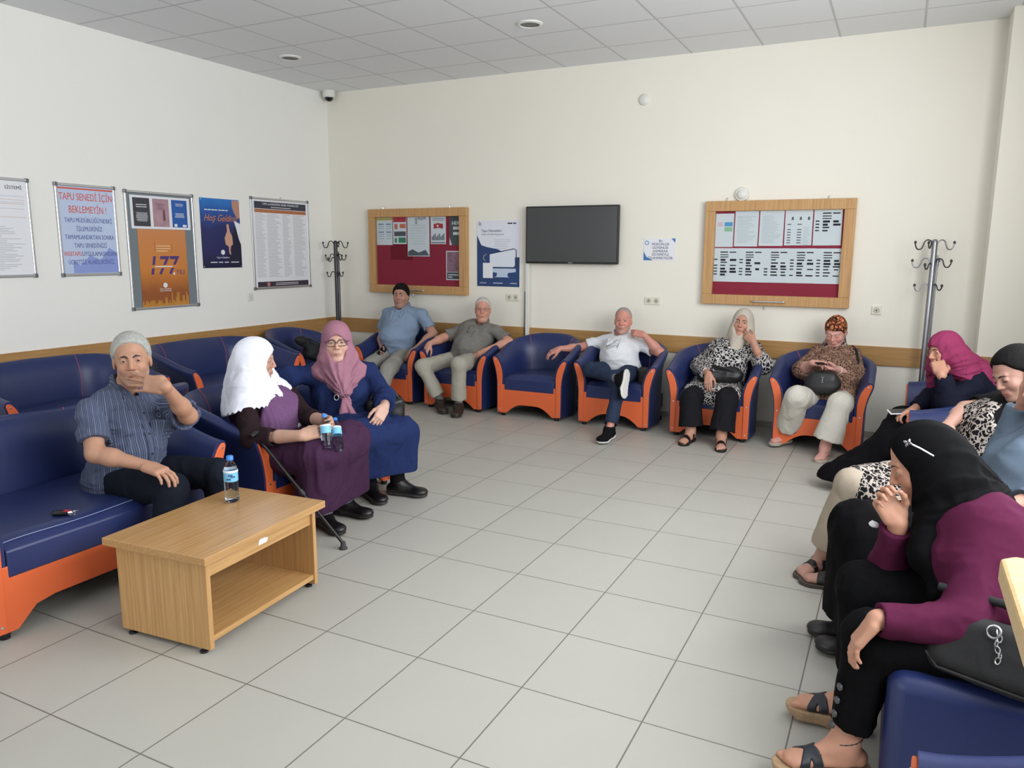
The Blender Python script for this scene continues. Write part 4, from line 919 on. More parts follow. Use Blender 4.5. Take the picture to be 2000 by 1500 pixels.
def surf(ops, p, d, reach=.45):
    """where a ray coming from outside against direction d meets the skin of the shape"""
    d = nrm(d); t = np.linspace(reach, -.05, 250); P = A3(p)+t[:, None]*d; F = field(ops, P); i = np.argmax(F < 0)
    return P[i] if F[i] < 0 else A3(p)
def relax(V, Q, n=1, w=.5):
    for _ in range(n):
        acc = np.zeros_like(V); cnt = np.zeros(len(V))
        for i in range(4):
            for j in ((i+1) % 4, (i-1) % 4):
                np.add.at(acc, Q[:, i], V[Q[:, j]]); np.add.at(cnt, Q[:, i], 1)
        V = V*(1-w)+w*acc/np.maximum(cnt, 1)[:, None]
    return V
def mesh_object(name, parts, root, material, frame=None, tint=None, origin=None):
    """parts: list of (V,Q) in world space joined into one mesh, stored relative to root"""
    Vs, Qs, off = [], [], 0
    for V, Q in parts: Vs.append(V); Qs.append(Q+off); off += len(V)
    V = np.concatenate(Vs); Q = np.concatenate(Qs)
    base = np.array(root.location) if root is not None else np.zeros(3)
    me = bpy.data.meshes.new(name); me.vertices.add(len(V)); me.vertices.foreach_set('co', (V-base).astype(f32).ravel())
    me.loops.add(len(Q)*4); me.loops.foreach_set('vertex_index', Q.astype(np.int32).ravel())
    me.polygons.add(len(Q)); me.polygons.foreach_set('loop_start', np.arange(0, len(Q)*4, 4, dtype=np.int32))
    try: me.polygons.foreach_set('loop_total', np.full(len(Q), 4, dtype=np.int32))
    except Exception: pass
    me.update(calc_edges=True); me.polygons.foreach_set('use_smooth', np.ones(len(Q), bool))
    if frame is not None:
        o, R = frame; L = (V-o)@np.asarray(R).T; a = me.attributes.new('loc', 'FLOAT_VECTOR', 'POINT'); a.data.foreach_set('vector', L.astype(f32).ravel())
    if tint is not None:
        c = me.attributes.new('tint', 'FLOAT_COLOR', 'POINT'); c.data.foreach_set('color', np.concatenate([tint(V), np.ones((len(V), 1))], 1).astype(f32).ravel())
    return link_mesh(name, me, material, root)

# ------------------------------------------------------------------ people
UP = A3((0, 0, 1))
def lin(c): return np.array(srgb(*c)[:3])
def lerp(a, b, t): return A3(a)+(A3(b)-A3(a))*t
class Head:
    def __init__(s, c, f, tilt=(0, 0, 1), k=1.0):
        s.c = A3(c); s.f = nrm(f); r = nrm(np.cross(s.f, A3(tilt))); s.r = r; s.u = np.cross(r, s.f); s.R = np.array([s.r, s.f, s.u]); s.k = k
    def p(s, x, y, z): return s.c+(x*s.r+y*s.f+z*s.u)*s.k
    def e(s, c, r): return ell(s.p(*c), s.R, A3(r)*s.k)
    def cp(s, a, b, ra, rb=None): return cap(s.p(*a), s.p(*b), ra*s.k, (rb if rb is not None else ra)*s.k)
    def loc(s, V): return (V-s.c)@s.R.T/s.k
def face_ops(H, N, fat=1.0, eyes='open', female=False, mouth=0., nose=1.0):
    f = fat; o = []
    o += [('+', H.e((0, -.012, .040), (.075, .093, .088)), .02), ('+', H.e((0, .018, -.030), (.060*f, .066, .080)), .03)]
    for s in (-1, 1):
        o += [('+', H.cp((s*.041*f, .0, -.055), (s*.018, .055, -.094), .021, .018), .03), ('+', H.e((s*.034, .054, -.024), (.026*f, .025, .026)), .02)]
    o += [('+', H.e((0, .066, -.097), (.022*f, .018, .018)), .02)]
    if fat > 1.05: o += [('+', H.e((0, .035, -.105), (.046, .04, .024)), .03)]
    br = .0095 if not female else .006
    for s in (-1, 1): o += [('+', H.cp((s*.010, .084, .030), (s*.036, .072, .032), br), .018)]
    for s in (-1, 1): o += [('-', H.e((s*.031, .100, .012), (.017, .017, .011)), .012), ('+', H.e((s*.031, .0725, .010), (.0142, .0142, .0135)), .004)]
    if eyes != 'closed':
        q = .0042 if eyes == 'open' else .0030
        for s in (-1, 1): o += [('-', H.e((s*.031, .086, .0085), (.0118, .012, q)), .0015)]
    o += [('+', H.cp((0, .082, .022), (0, .103*nose, -.022), .0078, .0108), .012)]
    for s in (-1, 1): o += [('+', H.e((s*.0115, .092, -.027), (.0082, .010, .0072)), .006)]
    o += [('+', H.e((0, .0745, -.060), (.029, .0175, .022)), .012)]
    for s in (-1, 1):
        o += [('+', H.cp((s*.021, .083, -.0605), (s*.004, .0925, -.0570), .0032, .0040), .003), ('+', H.cp((s*.018, .082, -.066), (0, .0915, -.0680), .0034, .0046), .003)]
        o += [('-', H.cp((s*.024, .088, -.0628), (0, .0985, -.0620), .0018+mouth), .0015)]
        o += [('-', H.cp((s*.024, .091, -.030), (s*.035, .078, -.062), .0022), .008)]
        o += [('+', H.e((s*.077, -.008, -.002), (.009, .019, .031)), .008), ('-', H.e((s*.086, -.003, .002), (.006, .010, .018)), .004)]
    nd = nrm(A3(N)-H.p(0, -.025, -.05))
    o += [('+', cap(H.p(0, -.022, -.045), A3(N), .052*H.k*f, .056*H.k*f), .03)]
    return o
def skin_tint(H, tone, beard=0, lip=None, lipc=(168, 106, 94), flush=.25, brow=None, stub=(96, 92, 90)):
    base = lin(tone); lipc = lin(lipc); fl = base*np.array([1.12, .78, .74]); sb = lin(stub)
    def fn(V):
        L = H.loc(V); x, y, z = L[:, 0], L[:, 1], L[:, 2]; Cc = np.tile(base, (len(V), 1))
        near = (np.abs(x) < .12) & (np.abs(y) < .14) & (z > -.14) & (z < .16)
        m = np.exp(-((np.abs(x)-.036)**2/.0004+(z+.022)**2/.0005)-(y < .03)*9)+np.exp(-(x**2/.0002+(z+.024)**2/.0002)-(y < .085)*9)
        m = (m*flush*near)[:, None]; Cc = Cc*(1-m)+fl*m
        if beard:
            b = np.clip((-.03-z)/.02, 0, 1)*np.clip((y+.02)/.03, 0, 1)*near*np.clip((z+.125)/.02, 0, 1)
            b = b*(1-np.exp(-((x/.02)**2+((z+.062)/.007)**2))); n = vnoise(V, (600, 600, 600), 3)*.2
            b = (np.clip(b*beard*(1+n), 0, 1))[:, None]; Cc = Cc*(1-b)+sb*b
        lp = np.exp(-((x/.021)**4+((z+.0625)/.0088)**4))*(y > .076)*near
        lp = np.clip(lp*1.2, 0, .62)[:, None]; Cc = Cc*(1-lp)+lipc*lp
        ln = np.exp(-((x/.018)**4+((z+.0622)/.0013)**2))*(y > .076)*near; Cc = Cc*(1-.55*ln[:, None])
        return Cc
    return fn
def hand_ops(W, d, n, side, s=1.0, curl=.35, spread=.18, thumb=.5, curls=None, tl=.5, fl=1.06):
    """W wrist, d pointing to the fingers, n out of the palm, side +1 right hand"""
    W = A3(W); d = nrm(d); n = A3(n); n = nrm(n-d*(n@d)); lat = np.cross(d, n)*side; o = []
    R = np.array([lat, d, n])
    o += [('+', capf(W-d*.004*s, W+d*.028*s, .0215*s, .029*s, n, .62), .018)]
    o += [('+', rbox(W+d*.052*s, R, A3((.037, .044, .0135))*s, .012*s), .014)]
    o += [('+', ell(W+d*.030*s+lat*.026*s+n*.008*s, R, A3((.016, .028, .014))*s), .012)]
    L = np.array((.070, .077, .072, .056))*fl; off = (.027, .0095, -.009, -.026); rad = (.0088, .0090, .0086, .0076)
    for i in range(4):
        c = curl if curls is None else curls[i]
        b = W+d*(.088-.004*abs(i-1)-(.004 if i == 3 else 0))*s+lat*off[i]*s
        fd = nrm(d+lat*(1.3-i)*spread*.35); p = b; ang = c*.75
        o += [('+', cap(b-fd*.03*s, b, .0095*s, rad[i]*1.05*s), .006)]
        for j, (fr, bend) in enumerate(((.46, 1.25), (.30, 1.5), (.24, .9))):
            v = fd*math.cos(ang)+n*math.sin(ang); q = p+v*L[i]*fr*s
            o += [('+', cap(p, q, rad[i]*(1-.10*j)*s, rad[i]*(.92-.11*j)*s), .0025)]; p = q; ang += bend*c
    tb = W+d*.022*s+lat*.030*s+n*.004*s; v = nrm(d*.85+lat*tl+n*(.25+.5*thumb)); p = tb
    for j, ln in enumerate((.036, .031, .026)):
        q = p+v*ln*s; o += [('+', cap(p, q, (.0125-.0018*j)*s, (.0110-.0018*j)*s), .006)]; p = q
        v = nrm(v+d*.28-lat*.34*(1+thumb)*.6+n*.12*thumb)
    return o
def arm_ops(S, E, W, r=1.0):
    S, E, W = A3(S), A3(E), A3(W)
    return [('+', cap(S, E, .048*r, .039*r), .01), ('+', cap(E, lerp(E, W, .35), .038*r, .039*r), .02), ('+', capf(lerp(E, W, .3), W, .038*r, .0245*r, (0, 0, 1) if abs(nrm(W-E)[2]) < .8 else (0, 1, 0), .92), .02)]
def torso_ops(J, fw, g=1.0, belly=.0, chest=.115, bust=0, i=0., low=.13):
    P, N, SR, SL = (A3(J[k]) for k in ('P', 'N', 'SR', 'SL')); up = nrm(N-P); T = np.linalg.norm(N-P); rt = nrm(SR-SL); fw = nrm(fw-up*(fw@up)); R = np.array([nrm(np.cross(fw, up)), fw, up]); sw = np.linalg.norm(SR-SL)
    o = [('+', ell(lerp(P, N, .70)+fw*.005, R, (sw*.44+.02+i, chest*g+i, min(.19, .30*T+.030+i))), .06),
         ('+', ell(lerp(P, N, .36)+fw*(.01+belly*.6), R, (.158*g+i, .115*g+belly*.7+i, .17)), .08),
         ('+', ell(P+fw*.01, R, (.172*g+i, .135*g+i, low)), .08)]
    for S in (SR, SL):
        o += [('+', cap(lerp(N, S, .15)-up*.05, S, .060+i, .050+i), .05), ('+', cap(N-up*.006, lerp(N, S, .85), .040+i, .042+i), .05)]
    if bust:
        for s in (-1, 1): o += [('+', ell(lerp(P, N, .60)+fw*chest*g*.80+R[0]*s*.075, R, (.075*bust, .07*bust, .08*bust)), .05)]
    return o
def foot_frame(A, T, up=UP):
    A, T = A3(A), A3(T); up = nrm(up); f = T-A; f = nrm(f-up*(f@up)); return f, up, np.cross(f, up)
def foot_ops(A, f, up, s=1.0, infl=0, h=.078):
    b = A3(A)-up*h*s; lat = np.cross(f, up)
    return [('+', cap(b-f*.040*s+up*.030*s, b+f*.02*s+up*.045*s, (.030+infl)*s, (.032+infl)*s), .02), ('+', cap(A3(A)+up*.02, b+f*.01*s+up*.05*s, .036*s+infl, .036*s+infl), .03),
            ('+', cap(A3(A)+f*.01-up*.01, b+f*.115*s+up*.026*s, (.030+infl)*s, (.024+infl)*s), .03), ('+', capf(b+f*.02*s+up*.024*s, b+f*.145*s+up*.018*s, (.033+infl)*s, (.041+infl)*s, up, .52), .02)]
def toe_ops(A, f, up, side, s=1.0, h=.078):
    b = A3(A)-up*h*s; lat = np.cross(f, up)*(-side)   # big toe on the inner side
    o = []
    for i, (x, y, r) in enumerate(((.026, .188, .0115), (.009, .186, .0085), (-.006, .180, .008), (-.019, .172, .0075), (-.031, .162, .0072))):
        o += [('+', cap(b+f*.14*s+lat*x*s*.9+up*.016*s, b+f*y*s+lat*x*s+up*.011*s, r*s*1.05, r*s), .004)]
    return o
class Person:
    def __init__(s, key, label, face, fw=None, hk=1.0, skin=(196, 148, 122), q=1.0, tilt=(0, 0, 1)):
        s.J = {k: A3(v) for k, v in JOINTS[key].items()}; J = s.J; s.q = q; s.skin = skin
        s.root = thing('person', label, 'person', (float(J['P'][0]), float(J['P'][1]), 0))
        s.H = Head(J['H'], face, tilt, hk)
        rt = J['SR']-J['SL']; rt[2] = 0; rt = nrm(rt); s.fw = nrm(np.cross(UP, rt)) if fw is None else nrm(fw)
        [J.setdefault('T'+q, J['A'+q]+s.fw*.14-UP*.06) for q in 'RL']
        s.rt = nrm(np.cross(s.fw, UP)); s.frame = (J['P'], np.array([s.rt, s.fw, UP])); s.up = nrm(J['N']-J['P'])
        s.body_ops = []; s.parts = []
    def L(s, x, y, z): return s.J['P']+s.rt*x+s.fw*y+UP*z
    def vol(s, ops, h, disp=None, rel=1):
        li = max(i for i, o in enumerate(ops) if o[0] == '+')+1
        v = Vol(ops[:li], h*s.q)
        if disp: v.disp(disp)
        for op, pr, k in ops[li:]: v.apply(op, pr, k)
        V, Q = v.mesh()
        if rel: V = relax(V, Q, rel, .5)
        return V, Q
    def folds(s, amp=.004, freq=(16, 16, 5), seed=1, amp2=.0015):
        o, R = s.frame
        def fn(P):
            L = (P-o)@np.asarray(R).T; w = vnoise(L, (7, 7, 7), seed+9)[:, None]*.05
            a = vnoise(L+w, freq, seed); b = vnoise(L+w*1.5, np.array(freq)*2.1, seed+3)
            return amp*(1.5*np.abs(a)-.45)+amp2*1.6*(1.5*np.abs(b)-.45)+amp*.4*vnoise(L, (5, 5, 5), seed+5)
        return fn
    def cloth(s, name, ops, material, h=.0065, disp='d', rel=1, parent=None, label=None):
        if disp == 'd': disp = s.folds()
        o = mesh_object(name, [s.vol(ops, h, disp, rel)], s.root, material, s.frame)
        if label: o['label'] = label
        return o
    def body(s, sides='RL', hands=None, armr=1.0, hs=1.0, bare='', feet='', face=None, tint=None, eyec=(60, 40, 28), gaze=None, eyes='open', g=1.0, coarse=True, legr=1.0, whole=True):
        J = s.J; parts = []; face = face or {}
        parts.append(s.vol(face_ops(s.H, J['N'], eyes=eyes, **face), .0026, rel=1))
        for sd in sides:
            sg = 1 if sd == 'R' else -1; W, E, S = J['W'+sd], J['E'+sd], J['S'+sd]; hd = (hands or {}).get(sd, {})
            d = hd.get('d', W-E); n = hd.get('n', -UP)
            ops = (arm_ops(S, E, W, armr) if sd in bare else [('+', cap(lerp(E, W, .55), W, .034*armr, .026*armr), .01)])+hand_ops(W, d, n, sg, hs, **{k: v for k, v in hd.items() if k not in 'dn'})
            parts.append(s.vol(ops, .0031, rel=1))
        if coarse:
            ops = torso_ops(J, s.fw, g*.82, 0, .09, i=-.02)
            for sd in 'RL':
                hip = J['P']+s.rt*(.085 if sd == 'R' else -.085)
                ops += [('+', cap(hip, J['K'+sd], .068, .05), .03), ('+', cap(J['K'+sd], J['A'+sd], .046*legr, .034*legr), .02)]
                if sd not in bare: ops += [('+', cap(J['S'+sd], J['E'+sd], .038, .034), .02), ('+', cap(J['E'+sd], lerp(J['E'+sd], J['W'+sd], .7), .033, .028), .02)]
            parts.append(s.vol(ops, .013, rel=1))
        for sd in feet:
            f, up, lat = foot_frame(J['A'+sd], J['T'+sd]); ops = [('+', cap(lerp(J['K'+sd], J['A'+sd], .45), J['A'+sd], .046*legr, .036*legr), .02)]+foot_ops(J['A'+sd], f, up, .95)+toe_ops(J['A'+sd], f, up, 1 if sd == 'R' else -1, .95)
            parts.append(s.vol(ops, .0036, rel=1))
        bd = mesh_object('body', parts, s.root, vcol_mat('skin', .52, .12), s.frame, tint or skin_tint(s.H, s.skin))
        s.bodyobj = bd
        if eyes != 'closed':
            gz = nrm(gaze if gaze is not None else s.H.f); k = s.H.k
            for sx in (-1, 1):
                c = s.H.p(sx*.031, .0735, .0095); bm = bmesh.new(); bmesh.ops.create_uvsphere(bm, u_segments=20, v_segments=20, radius=.0122*k)
                R = Vector(gz).to_track_quat('Z', 'Y').to_matrix().to_4x4(); bmesh.ops.transform(bm, matrix=R, verts=bm.verts)
                me = bpy.data.meshes.new('eye'); bm.to_mesh(me); bm.free(); V = np.array([v.co[:] for v in me.vertices]); cs = (V@gz)/np.linalg.norm(V, axis=1)
                col = np.where((cs > .965)[:, None], lin((14, 10, 8)), np.where((cs > .86)[:, None], lin(eyec), lin((176, 164, 156))))
                at = me.attributes.new('tint', 'FLOAT_COLOR', 'POINT'); at.data.foreach_set('color', np.concatenate([col, np.ones((len(V), 1))], 1).astype(f32).ravel())
                me.transform(Matrix.Translation(Vector(c)-s.root.location)); me.polygons.foreach_set('use_smooth', [True]*len(me.polygons))
                link_mesh('eye', me, vcol_mat('eyeball', .15, noise=0), bd)
        return bd
    def tubes(s, name, lst, r, m, parent=None, n=8):
        bm = bmesh.new()
        for pts in lst: tube(bm, [Vector(A3(p))-s.root.location for p in pts], r, n)
        return obj(name, bm, m, parent or s.root, smooth=True)
    def brows(s, col, thick=.0036, z=.0285, arch=.0035):
        thick = thick*1.12
        H = s.H; ops = []
        for sx in (-1, 1):
            pts = [H.p(sx*.012, .0905, z-.002), H.p(sx*.024, .088, z+arch), H.p(sx*.037, .080, z+arch*.5), H.p(sx*.043, .0755, z-.002)]
            for a, b, ra, rb in zip(pts, pts[1:], (thick*1.05, thick, thick*.75), (thick, thick*.75, thick*.45)): ops.append(('+', cap(a, b, ra, rb), .002))
        o = mesh_object('eyebrows', [s.vol(ops, .0018, lambda P: .0006*vnoise(P, (500, 500, 500)), 0)], s.root, mat('hair_%d_%d_%d' % col, col, .8), None)
        if s.q > 3: pass
        return o
    def moustache(s, col):
        H = s.H; ops = []
        for sx in (-1, 1): ops += [('+', H.cp((0, .0985, -.048), (sx*.017, .090, -.052), .0052, .0048), .002), ('+', H.cp((sx*.017, .090, -.052), (sx*.026, .082, -.060), .0045, .003), .002)]
        return mesh_object('moustache', [s.vol(ops, .002, lambda P: .0009*vnoise(P, (420, 420, 420)), 0)], s.root, mat('hair_%d_%d_%d' % col, col, .85), None)
    def glasses(s, col=(40, 26, 26), metal=0., w=.0285, h=.019, r=.0016, y=.103, z=.006):
        H = s.H; m = mat('spectacle_%d' % (col[0]*3+int(metal)), col, .3, metal=metal); lst = []
        bm = bmesh.new(); rl = Vector(s.root.location)
        for sx in (-1, 1):
            pts = []
            for t in np.linspace(0, 2*math.pi, 25)[:-1]:
                c, n_ = math.cos(t), math.sin(t); e = 3.2
                x = abs(c)**(2/e)*math.copysign(w*.93, c); zz = abs(n_)**(2/e)*math.copysign(h, n_)
                pts.append(Vector(H.p(sx*.0335+x, y-.004-abs(sx*.0335+x)*.10, z+zz))-rl)
            tube(bm, pts, r, 6, True)
            tube(bm, [Vector(H.p(sx*(.0335+w*.9), y-.012, z+.006))-rl, Vector(H.p(sx*.074, .06, z+.008))-rl, Vector(H.p(sx*.081, -.01, z+.008))-rl, Vector(H.p(sx*.078, -.03, z-.012))-rl], r, 6)
        tube(bm, [Vector(H.p(-.008, y-.004, z+.003))-rl, Vector(H.p(0, y, z+.006))-rl, Vector(H.p(.008, y-.004, z+.003))-rl], r, 6)
        return obj('spectacles', bm, m, s.root, smooth=True)
    def hair(s, col, t=.010, line=None, noise=.0013, fr=(260, 90, 90), extra=None, col2=None):
        """short hair: shell over the skull cut along a hairline given as (y, z) pairs of the head frame"""
        H = s.H; line = line or [(-.12, -.075), (-.06, -.065), (-.03, -.03), (.0, .012), (.03, .030), (.052, .062), (.075, .082), (.12, .09)]
        ys, zs = np.array(line).T
        ops = [('+', H.e((0, -.014, .042), (.076+t*.9, .094+t, .089+t)), .02), ('+', H.e((0, -.05, -.02), (.060+t*.6, .05+t, .055)), .03)]+(extra or [])
        def cut(X, Y, Z):
            x = X-H.c[0]; y = Y-H.c[1]; z = Z-H.c[2]; ly = (x*H.f[0]+y*H.f[1]+z*H.f[2])/H.k; lz = (x*H.u[0]+y*H.u[1]+z*H.u[2])/H.k; lx = (x*H.r[0]+y*H.r[1]+z*H.r[2])/H.k
            side = np.clip((np.abs(lx)-.045)/.03, 0, 1)*np.clip((ly-.02)/.03, 0, 1)
            return (np.interp(ly, ys, zs)-.012*side-lz)*.75*H.k
        ops += [('&', (cut, H.c-.3, H.c+.3), .014)]
        o, R = H.c, H.R
        def dn(P): L = (P-o)@R.T; return noise*vnoise(L, fr, 2)+noise*.6*vnoise(L, np.array(fr)*2.3, 5)
        return mesh_object('hair', [s.vol(ops, .003, dn, 0)], s.root, mat('hair_%d_%d_%d' % col, col, .8, spec=.15, noise=.35, nscale=90, bump=.55, bscale=240, bdist=.003), (H.c, H.R))
    def scarf(s, material, extra=(), pleat=None, hem=None, big=1.0, opening=(.057, .092, -.016), neck=.088, h=.005, amp=.004, freq=(26, 26, 9), seed=2, name='headscarf', open_y=.145, top=(0, 0), minus=(), collar=True):
        H = s.H; J = s.J; b = big
        ops = [('+', H.e((0, -.014, .037), (.0875*b, .108*b, .102*b)), .02), ('+', H.e((0, -.030, -.035), (.086*b, .085*b, .10)), .05), ('+', H.e((0, .012, -.088), (.072, .066, .048)), .04)]
        if collar: ops += [('+', cap(H.p(0, -.02, -.075), A3(J['N'])+s.up*.02, neck, neck+.012), .05)]
        ops += list(extra)
        ops += [('-', H.e((0, open_y, opening[2]), (opening[0], .150, opening[1])), .010)]
        ops += list(minus)
        o, R = H.c, H.R
        def dn(P):
            L = (P-o)@R.T; w = vnoise(L, (9, 9, 9), seed+4)[:, None]*.04; m = np.clip((.09-L[:, 2])/.14, .15, 1)
            v = m*(amp*(1.4*np.abs(vnoise(L+w, freq, seed))-.4)+amp*.4*vnoise(L+w, np.array(freq)*2.3, seed+1))
            if pleat is not None:
                c, n_, pa = pleat[:3]; D = P-A3(c); th = np.arctan2(D@H.r, D@H.u); rr_ = np.linalg.norm(D, axis=1)
                q = np.stack([th*n_/3.0+w[:, 0]*6, rr_*6, D@H.f*5], 1); q2 = q.copy(); q2[:, 0] = q2[:, 0]*2.2+5
                f_ = np.clip(rr_/.05, 0, 1)*np.clip(1.25-rr_/.40, 0, 1)
                v = v+pa*f_*((1.6*np.abs(vnoise(q, (1, 1, 1), seed+11))-.5)+.45*(1.6*np.abs(vnoise(q2, (1, 1, 1), seed+12))-.5))
            return v
        if hem is not None: ops += [('&', (hem, H.c-.7, H.c+.7), 0)]
        return mesh_object(name, [s.vol(ops, h, dn, 1)], s.root, material, (H.c, H.R))
    def sleeve(s, sd, r0=.062, r1=.056, r2=.042, upto=1.0, short=None, k=.02, inner=.040):
        r0 = min(r0, .058)
        """short: fraction of the upper arm; else long sleeve to fraction upto of the forearm"""
        S, E, W = s.J['S'+sd], s.J['E'+sd], s.J['W'+sd]
        if short is not None:
            c = lerp(S, E, short); d = nrm(E-S)
            return [('+', capcut(S, lerp(S, E, short+.10), r0, r1, c, d, max(inner+.006, r1*.8)), .03)], []
        c = lerp(E, W, upto); d = nrm(W-E)
        return [('+', cap(S, E, r0, r1), .04), ('+', capcut(E, c+d*.04, r1*.96, r2, c, d, r2*.84), .02)], []
    def trousers(s, m, r=(.090, .072, .064, .056), hem=(.93, .93), wide=0, g=1.0, h=.0065, freq=(13, 13, 6), amp=.005, hipw=.088, name='trousers', low=.12, seed=4):
        J = s.J; fw = s.fw; ops = [('+', ell(J['P']+UP*.0, np.array([s.rt, fw, UP]), (.172*g, .135*g, low)), .06)]; cuts = []
        for i, sd in enumerate('RL'):
            hip = J['P']+s.rt*(hipw if sd == 'R' else -hipw); K, A = J['K'+sd], J['A'+sd]; d = nrm(A-K); c = lerp(K, A, hem[i])
            ops += [('+', cap(hip, K, r[0]*g, r[1]), .05), ('+', capcut(K, c+d*.06, r[2], r[3]+wide, c, d, (r[3]+wide)*.82), .02)]
        return s.cloth(name, ops+cuts, m, h, s.folds(amp, freq, seed, amp*.35))
    def skirt(s, m, hem_z, r=(.10, .085, .07), spread=(-.1, 1.1), n=6, flare=.02, name='skirt', h=.0075, amp=.008, freq=(15, 15, 2.2), g=1.0, extra=(), seed=6, fwd=0., hem_cut=True, minus=()):
        J = s.J; ops = [('+', ell(J['P'], np.array([s.rt, s.fw, UP]), (.185*g, .145*g, .13)), .06)]
        for i in range(n):
            t = spread[0]+(spread[1]-spread[0])*i/(n-1); K = lerp(J['KR'], J['KL'], t); A = lerp(J['AR'], J['AL'], t)+s.fw*fwd; hip = J['P']+s.rt*.09*(1-2*t)
            A = K+(A-K)*max(.1, (K[2]-hem_z+.03)/max(.05, K[2]-A[2])); A2 = A+nrm(lerp(J['AR'], J['AL'], t)-lerp(J['AR'], J['AL'], .5))*flare
            ops += [('+', cap(hip, K, r[0], r[1]), .04), ('+', cap(K, A2, r[1]*.95, r[2]+flare), .03)]
        c = lerp(J['AR'], J['AL'], .5); c[2] = hem_z
        ops += list(extra)
        if hem_cut:
            ops += [('&', half(c, -UP, c+UP*-.15+0, .6), 0)]
            ops[-1] = ('&', ((lambda X, Y, Z: hem_z-Z+0*X+0*Y), c-A3((.7, .7, .3)), c+A3((.7, .7, .05))), 0)
        ops += list(minus)
        return s.cloth(name, ops, m, h, s.folds(amp, freq, seed, amp*.3))
    def collar(s, m, r=.066, hgt=.030, gap=38, tilt=.35, name='collar', drop=0., at=None):
        """turned down collar: a band round the neck open at the front, with two points"""
        N = s.J['N']+s.up*(.030-drop) if at is None else at; ax = nrm(s.H.p(0, -.02, -.05)-s.J['N']); f = nrm(s.fw-ax*(s.fw@ax)); r_ = np.cross(f, ax); ops = []
        pts = []
        for a in range(gap, 361-gap, 12):
            t = math.radians(a); fr = math.cos(t); pts.append(N+r*(f*fr*.92+r_*math.sin(t))-ax*tilt*r*.55*(fr+1)+ax*.014)
        for a, b in zip(pts, pts[1:]): ops.append(('+', capf(a, b, hgt*.62, hgt*.62, f if abs(nrm(b-a)@f) < .7 else r_, .33), .006))
        for e, sg in ((pts[0], 1), (pts[-1], -1)):
            q = e-ax*.034+f*.012+r_*sg*.006; ops.append(('+', capf(e, q, hgt*.5, .007, f, .35), .008))
        return s.cloth(name, ops, m, .0042, None)
    def lapels(s, ops, m, r0=.058, up0=.030, qv=.93, qt=.84, xt=.056):
        J = s.J; out = []; ctr = lambda q, x: surf(ops, lerp(J['P'], J['N'], q)+s.rt*x, s.fw)+s.fw*.004
        for sg in (-1, 1):
            side = J['N']+s.rt*sg*r0+s.up*up0-s.fw*.012; fr = J['N']+s.rt*sg*r0*.72+s.up*up0*.55+s.fw*.038; v = ctr(qv, sg*.016); t = ctr(qt, sg*xt); mid = ctr(.95, sg*.060)+s.up*.006
            for a, b in ((side, fr), (fr, v), (fr, t), (fr, lerp(v, t, .5)), (side, mid), (mid, t), (fr, lerp(v, t, .25))): out.append(('+', capf(a, b, .0125, .0085, s.fw, .42), .010))
        return s.cloth('collar', out, m, .0042, None)
    def polo_front(s, ops, m, q0=.90, q1=.66, n=3, bc=(210, 210, 206)):
        s.lapels(ops, MATS['grey_collar'] if bc[0] == 70 else m)
        tp = [surf(ops, lerp(s.J['P'], s.J['N'], q), s.fw)+s.fw*.001 for q in np.linspace(q0, q1, 5)]
        for a in tp[1:1+n]: s.tubes('button', [[a-s.fw*.003, a+s.fw*.006]], .005, mat('polo_button_%d' % bc[0], bc, .4))
    def shoe(s, sd, m, sole_m, up=UP, f=None, k=1.0, name='shoe', h=.0045, sole_t=.016, heel=0, trim=None, hA=.078):
        A, T = s.J['A'+sd], s.J['T'+sd]; ff, up, lat = foot_frame(A, T, up); f = ff if f is None else nrm(f); lat = np.cross(f, up); b = A-up*hA*k
        ops = foot_ops(A, f, up, k, .006, hA)+[('+', ell(b+f*.158*k+up*.024, np.array([f, lat, up]), (.05*k, .043*k, .026)), .02)]
        ops += [('&', half(b+up*.010, -up, b, .35), 0), ('&', half(A+up*.018, up, A, .12), 0), ('-', cap(A+up*.005, A+up*.08, .036), .002)]
        o = s.cloth(name, ops, m, h, None)
        so = [('+', capf(b-f*.038*k+up*.004, b+f*.01*k+up*.004, .037*k, .036*k, up, .9), .01), ('+', capf(b+f*.0*k+up*.004, b+f*.145*k+up*.004, .034*k, .047*k, up, .9), .02), ('+', capf(b+f*.145*k+up*.004, b+f*.172*k+up*.004, .046*k, .032*k, up, .9), .02)]
        so += [('&', half(b-up*.002, -up, b, .4), 0), ('&', half(b+up*sole_t, up, b+up*.1, .4), 0)]
        v = mesh_object('sole', [s.vol(so, .0042, None, 0)], None, sole_m, s.frame); v.parent = o; v.location = -Vector(s.root.location)
        return o
    def sandal(s, sd, m, sole_m, straps=((.02, .014), (.10, .016)), k=.95, sole_t=.022, heel=0., thick=.0045, label=None, hA=.078, ankle=False, f=None, buckles=False, vee=False):
        A, T = s.J['A'+sd], s.J['T'+sd]; ff, up, lat = foot_frame(A, T); f = ff if f is None else nrm(f); b = A-up*hA*k
        so = [('+', capf(b-f*.038*k, b+f*.01*k, .038*k, .037*k, up, .98), .01), ('+', capf(b, b+f*.150*k, .034*k, .047*k, up, .98), .02), ('+', capf(b+f*.150*k, b+f*.178*k, .045*k, .032*k, up, .98), .02)]
        so += [('&', half(b+up*.004, up, b+up*.15, .35), 0), ('&', half(b-up*sole_t, -up, b-up*.2, .35), 0)]
        o = mesh_object('sandal', [s.vol(so, .004, None, 0)], s.root, sole_m, s.frame)
        if label: o['label'] = label
